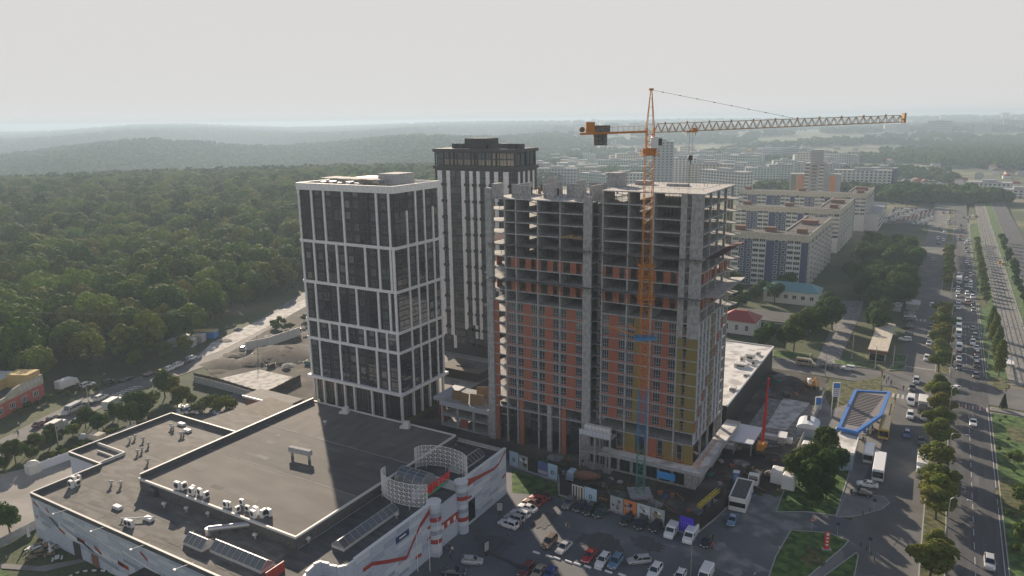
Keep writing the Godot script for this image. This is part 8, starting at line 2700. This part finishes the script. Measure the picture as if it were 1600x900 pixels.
# ---------- street furniture ----------
func street_lamp(at: Vector3, turn: float, h: float, label: String, group: String):
	var key := "lamp_%.1f" % h
	if not cache.has(key):
		var a := MB.new()
		a.tube(Vector3(0, 0, 0), Vector3(0, h * 0.35, 0), 0.16, 0.13, 8)
		a.tube(Vector3(0, h * 0.35, 0), Vector3(0, h - 0.6, 0), 0.1, 0.08, 8)
		var b := MB.new()
		b.tube(Vector3(0, h - 0.6, 0), Vector3(0.5, h - 0.1, 0), 0.07, 0.06, 6)
		b.tube(Vector3(0.5, h - 0.1, 0), Vector3(3.0, h, 0), 0.06, 0.05, 6)
		var c := MB.new()
		c.bevel_box(Vector3(3.3, h, 0), Vector3(0.9, 0.16, 0.34), 0.06)
		cache[key] = [a.mesh(), b.mesh(), c.mesh()]
	var t := thing("street_lamp", label, "street lamp", at, turn, group)
	part(t, "pole", cache[key][0], M.steel)
	part(t, "arm", cache[key][1], M.steel)
	part(t, "lamp_head", cache[key][2], M.steel)

func pole(called: String, label: String, category: String, at: Vector3, h: float, r: float, m: Material, group := "") -> Node3D:
	var t := thing(called, label, category, at, 0, group)
	var b := MB.new()
	b.tube(Vector3.ZERO, Vector3(0, h, 0), r, r * 0.7, 7)
	part(t, "pole", b.mesh(), m)
	var c := MB.new()
	c.tube(Vector3.ZERO, Vector3(0, 0.3, 0), r * 2.2, r * 1.8, 8)
	part(t, "foot", c.mesh(), M.concrete)
	return t

func furniture():
	for k in 9:
		street_lamp(Vector3(6.75, 0.12, -124.0 - k * 35.5), 0.0, 10.8, "grey arm street lamp on the median leaning over the avenue", "street lamps along the avenue")
	for k in 8:
		street_lamp(Vector3(18.0, 0.12, -290.0 - k * 40.0), PI, 10.5, "grey arm street lamp on the verge beside the queue", "street lamps on the verge")
	for k in 13:
		for x in [24.6, 32.2]:
			var t := pole("tram_pole", "slim tram wire pole beside the gravel track", "pole", Vector3(x, 0.02, -290.0 - k * 34.0), 8.0, 0.13, M.steel, "tram wire poles")
			var b := MB.new()
			b.bar(Vector3(0, 7.2, 0), Vector3(2.6 if x < 28 else -2.6, 7.5, 0), 0.07)
			part(t, "bracket", b.mesh(), M.steel)
	for e in [[143, 660, 11.0], [1289, 588, 9.0], [1331, 560, 9.0], [1367, 575, 8.0], [1395, 575, 8.0], [404, 560, 9.0], [92, 700, 7.0]]:
		pole("utility_pole", "tall grey pole standing alone between yard and street", "pole", g(e[0], e[1]), e[2], 0.14, M.blk_grey, "lone poles")
	pole("lot_lamp_pole", "thin grey pole between the vans in the lot", "pole", g(1079, 900), 8.0, 0.06, M.blk_grey)
	for e in [[653, 893], [672, 893], [686, 872]]:
		var t := pole("flagpole", "slim white flagpole before the mall entrance", "flagpole", g(e[0], e[1]), 8.5, 0.07, M.white, "flagpoles before the mall")
		bp(t, "truck", Vector3(-0.1, 8.5, -0.1), Vector3(0.1, 8.65, 0.1), M.white)
	# advertising boards on the lot
	for e in [[781, 805, 0.5, "by the white parked cars"], [760, 868, 1.4, "by the bicycle stand"]]:
		var t := thing("advert_board", "framed advertising board on a stem %s" % e[3], "advert board", g(e[0], e[1]), e[2])
		bp(t, "stem", Vector3(-0.15, 0, -0.15), Vector3(0.15, 1.0, 0.15), M.black)
		bp(t, "frame", Vector3(-0.75, 1.0, -0.12), Vector3(0.75, 3.2, 0.12), M.black)
		bp(t, "poster", Vector3(-0.62, 1.15, 0.12), Vector3(0.62, 3.05, 0.14), M.blk_grey)
	var st := thing("bicycle_stand", "long low bicycle rack on the asphalt", "bicycle stand", g(788, 875), -0.15)
	var b2 := MB.new()
	for k in 12:
		b2.bar(Vector3(-4.4 + k * 0.8, 0, -0.2), Vector3(-4.4 + k * 0.8, 0.6, -0.2), 0.05)
		b2.bar(Vector3(-4.4 + k * 0.8, 0.6, -0.2), Vector3(-4.4 + k * 0.8, 0.6, 0.3), 0.05)
	part(st, "hoops", b2.mesh(), M.dark_steel)
	bp(st, "rail", Vector3(-4.6, 0, -0.3), Vector3(4.6, 0.1, 0.3), M.dark_steel)
	# parking stops in the middle row
	for e in [[838, 864], [858, 870], [870, 873], [888, 878], [902, 882], [918, 886], [934, 889], [951, 894], [972, 899]]:
		var o := thing("parking_stop", "short white concrete parking stop in the lot", "parking stop", g(e[0], e[1]), -0.05, "white parking stops")
		var m := MB.new()
		m.bevel_box(Vector3(0, 0.13, 0), Vector3(1.5, 0.26, 0.45), 0.08)
		part(o, "block", m.mesh(), M.white)
	# traffic signs on the junction
	for e in [[1268, 832, "no entry"], [1308, 838, "lane"], [1358, 862, "round"], [1365, 800, "small"]]:
		var t := pole("traffic_sign", "%s road sign near the corner lawn" % e[2], "traffic sign", g(e[0], e[1]), 3.2, 0.05, M.steel)
		var c := MB.new()
		c.tube(Vector3(0, 2.9, 0.06), Vector3(0, 2.9, 0.1), 0.42, 0.42, 14)
		part(t, "sign_plate", c.mesh(), M.red if e[2] == "no entry" else M.dark_steel)
		if e[2] == "no entry":
			bp(t, "white_bar", Vector3(-0.28, 2.82, 0.1), Vector3(0.28, 2.98, 0.12), M.white)
	for e in [[1345, 854], [1354, 860], [1361, 868], [1366, 876], [1348, 805], [1359, 800]]:
		var o := thing("bollard", "short grey bollard along the junction kerb", "bollard", g(e[0], e[1]), 0, "bollards at the junction")
		var m := MB.new()
		m.tube(Vector3.ZERO, Vector3(0, 0.9, 0), 0.1, 0.09, 8)
		m.tube(Vector3(0, 0.9, 0), Vector3(0, 0.98, 0), 0.11, 0.05, 8)
		part(o, "post", m.mesh(), M.dark_steel)
	# tram stop shelter
	var p := g(1570, 575)
	var sh := thing("tram_shelter", "pale roofed tram shelter on the platform", "shelter", Vector3(24.8, 0.02, p.z))
	bp(sh, "platform", Vector3(-1.4, 0, -14), Vector3(0.6, 0.25, 14), M.paving)
	bp(sh, "roof", Vector3(-1.6, 2.6, -4), Vector3(0.7, 2.8, 4), M.white)
	for z in [-3.6, 0.0, 3.6]:
		bp(sh, "post", Vector3(-1.3, 0.25, z - 0.06), Vector3(-1.18, 2.6, z + 0.06), M.steel)
	# café corner below the clad wall
	for e in [[46, 844], [80, 868]]:
		var u := thing("folded_parasol", "folded white parasol in the café corner", "parasol", g(e[0], e[1]), 0, "folded parasols")
		var m := MB.new()
		m.tube(Vector3(0, 0.9, 0), Vector3(0, 2.8, 0), 0.35, 0.08, 8)
		m.tube(Vector3(0, 2.4, 0), Vector3(0, 3.1, 0), 0.22, 0.03, 8)
		part(u, "canopy", m.mesh(), M.white)
		bp(u, "pole", Vector3(-0.04, 0, -0.04), Vector3(0.04, 0.9, 0.04), M.steel)
	for k in 14:
		var q := g(rng.randf_range(28, 96), rng.randf_range(846, 876))
		var o := thing("garden_table", "small pale table with benches in the café corner", "table", q, rng.randf() * PI, "café tables")
		bp(o, "table_top", Vector3(-0.8, 0.7, -0.4), Vector3(0.8, 0.78, 0.4), M.offwhite if k % 2 else M.wood)
		for z in [-0.8, 0.8]:
			bp(o, "bench", Vector3(-0.8, 0.4, z - 0.18), Vector3(0.8, 0.46, z + 0.18), M.offwhite if k % 2 else M.wood)
			bp(o, "leg", Vector3(-0.5, 0, z - 0.1), Vector3(-0.42, 0.4, z + 0.1), M.dark_steel)
			bp(o, "leg", Vector3(0.42, 0, z - 0.1), Vector3(0.5, 0.4, z + 0.1), M.dark_steel)
		bp(o, "stem", Vector3(-0.08, 0, -0.08), Vector3(0.08, 0.7, 0.08), M.dark_steel)
	var kerb := thing("painted_kerb", "black and white painted kerb bending below the clad wall", "kerb")
	var arc := [[108, 902], [118, 896], [130, 893], [144, 892], [158, 892], [172, 893], [184, 898]]
	for i in arc.size() - 1:
		for s in 2:
			var a := g(lerpf(arc[i][0], arc[i + 1][0], s * 0.5), lerpf(arc[i][1], arc[i + 1][1], s * 0.5))
			var c := g(lerpf(arc[i][0], arc[i + 1][0], s * 0.5 + 0.5), lerpf(arc[i][1], arc[i + 1][1], s * 0.5 + 0.5))
			var m := MB.new()
			m.bar(a + Vector3(0, 0.1, 0), c + Vector3(0, 0.1, 0), 0.25, 0.24)
			part(kerb, "kerb_stone", m.mesh(), M.white if s == 0 else M.black)
	# overhead cable by the wood
	var w := thing("overhead_cable", "thin overhead cable sagging before the wood", "cable")
	var m2 := MB.new()
	var c0 := Vector3(-300, 22, -120)
	var c1 := Vector3(-243, 14, -180)
	for k in 12:
		var f0 := k / 12.0
		var f1 := (k + 1) / 12.0
		m2.bar(c0.lerp(c1, f0) - Vector3(0, 5 * f0 * (1 - f0), 0), c0.lerp(c1, f1) - Vector3(0, 5 * f1 * (1 - f1), 0), 0.035)
	part(w, "cable", m2.mesh(), M.blk_grey)
	# old tank trailer and shed in the yard
	var y := g(142, 694)
	var tk := thing("tank_trailer", "rusty grey tank trailer in the mall yard", "trailer", y, 0.2)
	var tm := MB.new()
	tm.tube(Vector3(-3, 1.7, 0), Vector3(3, 1.7, 0), 1.1, 1.1, 14)
	part(tk, "tank", tm.mesh(), M.blk_grey)
	bp(tk, "frame", Vector3(-3.4, 0.5, -0.5), Vector3(3.4, 0.7, 0.5), M.rust)
	for x in [-2.0, 2.0]:
		for z in [-0.8, 0.8]:
			part(tk, "wheel", make_wheel(0.45, 0.25)[0], M.rubber, Vector3(x, 0.45, z), Basis(Vector3.UP, PI / 2))
	box_truck(g(158, 696), PI / 2 + 0.2, "old pale truck beside the tank trailer", 6.0, M.rust, M.cream)
	var kd := thing("ticket_kiosk", "small domed white kiosk in the yard", "kiosk", g(52, 738))
	bp(kd, "wall", Vector3(-1.3, 0, -1.3), Vector3(1.3, 2.3, 1.3), M.offwhite)
	var dm := MB.new()
	dm.tube(Vector3(0, 2.3, 0), Vector3(0, 2.9, 0), 1.7, 1.1, 12)
	dm.tube(Vector3(0, 2.9, 0), Vector3(0, 3.15, 0), 1.1, 0.2, 12)
	part(kd, "roof", dm.mesh(), M.white)

# ---------- things lying about on the site ----------
func heap(at: Vector3, w: float, h: float, m: Material, called: String, label: String, group := ""):
	var r := RandomNumberGenerator.new()
	r.seed = int(absf(at.x * 13 + at.z * 7))
	var b := MB.new()
	var n := 20
	var rings := []
	var fn := FastNoiseLite.new()
	fn.seed = r.seed
	fn.frequency = 0.5
	for i in 7:
		var f := i / 6.0
		var ring := []
		for k in n:
			var t := TAU * k / n
			var q := w * (1 - f) * (1.0 + 0.4 * fn.get_noise_2d(cos(t) * 3.0, sin(t) * 3.0))
			var y := h * sin(f * PI * 0.5) * (1.0 + 0.35 * fn.get_noise_3d(cos(t) * q, f * 4.0, sin(t) * q)) if i < 6 else h
			ring.append(Vector3(cos(t) * q, y, sin(t) * q * 0.8))
		rings.append(ring)
	for i in 6:
		for k in n:
			var j := (k + 1) % n
			var q := [rings[i][j], rings[i + 1][j], rings[i + 1][k], rings[i][k]]
			var ns := []
			for p in q:
				ns.append(Vector3(p.x * h / w, w * 0.7, p.z * h / w).normalized())
			b.smooth_quad(q[0], q[1], q[2], q[3], ns[0], ns[1], ns[2], ns[3])
	var o := part(self, called, b.mesh(), m, at - Vector3(0, 0.05, 0))
	tag(o, label, "heap", group)

func site_clutter():
	# wrapped packs and cabins
	var pk := MB.new()
	pk.bevel_box(Vector3(0, 1.3, 0), Vector3(3.0, 2.6, 5.6), 0.12)
	var pkm := pk.mesh()
	for e in [[1140, 702, 0.0, 1.0, "pale wrapped stack of panels beside the podium"], [1160, 682, 0.0, 0.75, "square white wrapped stack near the lean-to roof"], [1222, 690, 0.1, 0.75, "white topped grey cabin beside the truck crane"]]:
		var t := thing("wrapped_stack", e[4], "stack", g(e[0], e[1]) + Vector3(0, 0.03, 0), e[2])
		t.scale = Vector3.ONE * e[3]
		part(t, "stack", pkm, M.blk_grey)
		bp(t, "white_wrap", Vector3(-1.52, 2.5, -2.82), Vector3(1.52, 2.72, 2.82), M.white)
	for e in [[1211, 745], [1219, 747], [1228, 755], [1236, 757], [1258, 704], [1272, 706]]:
		var t := thing("water_tank", "tall white plastic tank beside the site entrance", "tank", g(e[0], e[1] + 6), 0, "white plastic tanks")
		var m := MB.new()
		m.bevel_box(Vector3(0, 1.7, 0), Vector3(1.7, 3.4, 3.0), 0.3)
		part(t, "shell", m.mesh(), M.white)
		for k in 3:
			bp(t, "rib", Vector3(-0.9, 0.6 + k * 0.9, -1.52), Vector3(0.9, 0.7 + k * 0.9, 1.52), M.panel_pale)
	var bar := thing("pipe_bundle", "long white pipe bundle behind the red crane", "pipe", g(1190, 683) + Vector3(0, 0.03, 0), 0)
	for k in 4:
		var m := MB.new()
		m.tube(Vector3(-8, 0.4 + (k / 2) * 0.7, (k % 2) * 0.8), Vector3(8, 0.4 + (k / 2) * 0.7, (k % 2) * 0.8), 0.38, 0.38, 10)
		part(bar, "pipe", m.mesh(), M.white)
	# white edged container with a dark roof at the corner
	var c := g(1150, 797)
	var ct := thing("site_container", "tall white container with dark roof at the hoarding corner", "container", Vector3(c.x, 0, c.z - 4.5), 0.06)
	ct.scale = Vector3(0.92, 0.6, 1.0)
	bp(ct, "wall", Vector3(-2.0, 0, -5), Vector3(2.0, 5.0, 5), M.white)
	bp(ct, "roof", Vector3(-1.8, 5.0, -4.8), Vector3(1.8, 5.08, 4.8), M.hall_dark)
	for e in [[Vector3(-2.1, 5.0, -5.1), Vector3(-1.8, 5.4, 5.1)], [Vector3(1.8, 5.0, -5.1), Vector3(2.1, 5.4, 5.1)], [Vector3(-1.79, 5.0, 4.8), Vector3(1.79, 5.4, 5.1)], [Vector3(-1.79, 5.0, -5.1), Vector3(1.79, 5.4, -4.8)]]:
		bp(ct, "roof_edge", e[0], e[1], M.white)
	bp(ct, "dark_band", Vector3(-1.9, 1.8, 5.0), Vector3(1.9, 3.6, 5.06), M.car_glass)
	# yellow girder on the hoarding
	var yg := thing("lattice_girder", "yellow lattice girder resting on the hoarding corner", "girder", Vector3(-38.2, 4.0, -148.0), 0.0)
	var gm := MB.new()
	lattice(gm, Vector3(-0.8, 0.3, 5.0), Vector3(0.9, 0.3, -4.5), 0.7, 1.0, 0.045)
	part(yg, "girder", gm.mesh(), M.yellow_bright)
	for z in [-3.0, 3.0]:
		bp(yg, "prop", Vector3(-0.2, -4.0, z - 0.1), Vector3(0.2, 0.0, z + 0.1), M.dark_steel)
	# blue banner on the podium and blue cabins
	var bl := thing("blue_cabin", "blue portable toilet near the site entrance", "cabin", g(1150, 752) + Vector3(0, 0.02, 0), 0.1)
	bp(bl, "shell", Vector3(-0.7, 0, -0.7), Vector3(0.7, 2.4, 0.7), M.station_blue)
	bp(bl, "roof", Vector3(-0.75, 2.4, -0.75), Vector3(0.75, 2.55, 0.75), M.panel_pale)
	bp(bl, "door", Vector3(-0.4, 0.1, 0.7), Vector3(0.4, 2.1, 0.74), M.panel_grey)
	var bn := thing("blue_banner", "bright blue banner hung below the podium roof", "banner", Vector3(-50.5, 2.0, -155.6))
	bp(bn, "cloth", Vector3(-2.2, 0.0, -0.02), Vector3(2.2, 1.8, 0.02), mat(0.05, 0.3, 0.7, 0.7))
	for x in [-2.3, 2.24]:
		bp(bn, "post", Vector3(x, -2.0, -0.05), Vector3(x + 0.06, 1.9, 0.05), M.dark_steel)
	# orange guard fence round the podium foot of the tower
	var gf := thing("guard_fence", "orange safety railing on the podium roof", "fence", Vector3(0, 5.0, 0))
	for k in 11:
		var m := MB.new()
		var x := -64.0 + k * 1.9
		m.bar(Vector3(x, 0, -158.6), Vector3(x, 1.5, -158.6), 0.08)
		for y in [0.5, 1.0, 1.5]:
			m.bar(Vector3(x, y, -158.6), Vector3(x + 1.9, y, -158.6), 0.06)
		part(gf, "railing_bay", m.mesh(), M.orange)
	for k in 8:
		var m := MB.new()
		var z := -158.6 - k * 2.4
		m.bar(Vector3(-43.9, 0, z), Vector3(-43.9, 1.5, z), 0.08)
		for y in [0.5, 1.0, 1.5]:
			m.bar(Vector3(-43.9, y, z), Vector3(-43.9, y, z - 2.4), 0.06)
		part(gf, "railing_bay", m.mesh(), M.orange)
	# small stuff: timber piles, rebar bundles, drums, pallets, skips
	var zones := [[-68, -42, -153, -141, 46], [-44, -30, -195, -158, 40], [-84, -70, -157, -148, 14], [-45, -30, -252, -226, 14], [-232, -186, -225, -172, 40]]
	for z in zones:
		for k in z[4]:
			var p := Vector3(rng.randf_range(z[0], z[1]), 0.02, rng.randf_range(z[2], z[3]))
			if p.x < -51.5 and p.x > -57.6 and p.z > -152.6 and p.z < -146.6:
				continue
			if p.x > -41.5 and p.x < -30 and p.z < -178 and p.z > -194 and k % 2:
				continue
			var turn := rng.randf() * PI
			match k % 6:
				0:
					var o := thing("timber_pile", "loose pile of brown boards on the site soil", "timber", p, turn, "board piles on the site")
					for q in 5:
						var l := rng.randf_range(2.2, 4.2)
						var m := MB.new()
						m.box(Vector3(0, 0.1 + 0.16 * (q / 2), (q % 3) * 0.3 - 0.3), Vector3(l, 0.14, 0.26), Basis(Vector3.UP, rng.randf_range(-0.2, 0.2)))
						part(o, "plank", m.mesh(), M.wood if q % 2 else M.bark)
				1:
					var o := thing("rebar_bundle", "rusty bundle of reinforcing bars on the site soil", "rebar", p, turn, "rebar bundles on the site")
					var m := MB.new()
					for q in 9:
						m.bar(Vector3(-3.2, 0.08 + 0.07 * (q / 3), (q % 3) * 0.12), Vector3(3.2, 0.08 + 0.07 * (q / 3), (q % 3) * 0.14), 0.05)
					part(o, "bars", m.mesh(), M.rust)
					bp(o, "batten", Vector3(-1.6, 0, -0.2), Vector3(-1.45, 0.08, 0.6), M.wood)
				2:
					var o := thing("block_pallet", "pallet stacked with grey blocks on the site soil", "pallet", p, turn, "block pallets on the site")
					bp(o, "pallet", Vector3(-0.6, 0, -0.5), Vector3(0.6, 0.14, 0.5), M.wood)
					var m := MB.new()
					for q in 12:
						m.box(Vector3(-0.4 + (q % 3) * 0.4, 0.27 + (q / 6) * 0.26, -0.25 + ((q / 3) % 2) * 0.5), Vector3(0.38, 0.24, 0.46))
					part(o, "blocks", m.mesh(), M.concrete if k % 4 else M.brick)
				3:
					var o := thing("rubbish_skip", "%s open skip on the site" % ("green" if k % 4 == 1 else "dark"), "skip", p, turn, "skips on the site")
					var m := MB.new()
					m.hull8([Vector3(-1.1, 0.05, -0.7), Vector3(1.1, 0.05, -0.7), Vector3(1.1, 0.05, 0.7), Vector3(-1.1, 0.05, 0.7), Vector3(-1.5, 1.2, -0.9), Vector3(1.5, 1.2, -0.9), Vector3(1.5, 1.2, 0.9), Vector3(-1.5, 1.2, 0.9)])
					part(o, "tub", m.mesh(), M.crane_green if k % 4 == 1 else M.dark_steel)
					bp(o, "rubbish", Vector3(-1.3, 1.2, -0.75), Vector3(1.3, 1.3, 0.75), M.soil)
				4:
					heap(p, rng.randf_range(1.0, 2.6), rng.randf_range(0.5, 1.3), M.gravel if k % 4 else M.soil, "rubble_heap", "small grey rubble heap on the site", "rubble heaps on the site")
				5:
					var o := thing("steel_drum", "upright %s drum on the site" % ("blue" if k % 4 == 1 else "rusty"), "drum", p, turn, "drums on the site")
					var m := MB.new()
					m.tube(Vector3.ZERO, Vector3(0, 0.95, 0), 0.32, 0.32, 10)
					part(o, "shell", m.mesh(), M.station_blue if k % 4 == 1 else M.rust)
					var m3 := MB.new()
					m3.tube(Vector3(0, 0.95, 0), Vector3(0, 1.0, 0), 0.34, 0.34, 10)
					part(o, "lid", m3.mesh(), M.dark_steel)
	heap(g(1238, 598), 7.0, 1.8, M.soil, "earth_heap", "broad dark earth heap beside the pit")
	heap(g(1214, 606), 4.5, 1.2, M.soil, "earth_heap", "low dark earth heap beside the black hall wall")
	heap(g(1220, 588), 3.5, 1.0, M.gravel, "rubble_heap", "pale rubble heap near the side street")
	heap(g(440, 555), 16.0, 3.2, M.soil, "earth_heap", "large brown earth mound on the second site")
	heap(g(400, 565), 9.0, 2.0, M.soil, "earth_heap", "brown earth bank beside the foundation")
	heap(g(350, 570), 9.0, 1.6, M.soil, "earth_heap", "weedy earth bank beside the street")
	for k in 16:
		heap(g(lerpf(300, 470, rng.randf()), lerpf(585, 512, rng.randf())), rng.randf_range(1.5, 4.0), rng.randf_range(0.5, 1.4), M.gravel if k % 3 == 0 else M.soil, "rubble_heap", "small earth heap on the second site", "heaps on the second site")
	# scrap heap behind the mall
	for k in 26:
		var p := g(rng.randf_range(276, 345), rng.randf_range(636, 650))
		var o := thing("scrap_sheet", "%s bent scrap sheet in the heap behind the mall" % ("pale" if k % 4 else "blue"), "scrap", p + Vector3(0, 0.3, 0), rng.randf() * PI, "scrap behind the mall")
		var m := MB.new()
		m.box(Vector3(0, 0.2, 0), Vector3(rng.randf_range(0.8, 2.4), 0.08, rng.randf_range(0.5, 1.4)), Basis(Vector3.RIGHT, rng.randf_range(-0.6, 0.6)))
		m.box(Vector3(0.4, 0.3, 0.2), Vector3(0.8, 0.5, 0.6), Basis(Vector3.UP, rng.randf()))
		part(o, "sheet", m.mesh(), M.white if k % 4 else M.station_blue)
	# court between the towers
	heap(g(707, 598), 3.0, 0.6, M.gravel, "rubble_heap", "pale rubble heap in the court between the towers")
	var cc := g(730, 585)
	var sh := thing("court_shed", "brown flat shed in the court between the towers", "shed", cc)
	bp(sh, "wall", Vector3(-8, 0, -5), Vector3(8, 3.0, 5), M.rust_dark)
	bp(sh, "roof", Vector3(-8.3, 3.0, -5.3), Vector3(8.3, 3.3, 5.3), M.dark_brown_felt)
	bp(sh, "roof_hatch", Vector3(-3, 3.3, -2), Vector3(3, 3.6, 2), M.dark_felt)

func _ready():
	rng.seed = 20240917
	light_and_camera()
	make_materials()
	tree_kinds()
	grounds()
	forest()
	far_woods()
	planted()
	grid_tower()
	strip_tower()
	building_site_tower()
	podium_frame()
	tower_crane()
	mall()
	roof_units()
	traffic()
	site_machines()
	hoarding()
	white_hall()
	petrol_station()
	town()
	small_buildings()
	furniture()
	people()
	site_clutter()
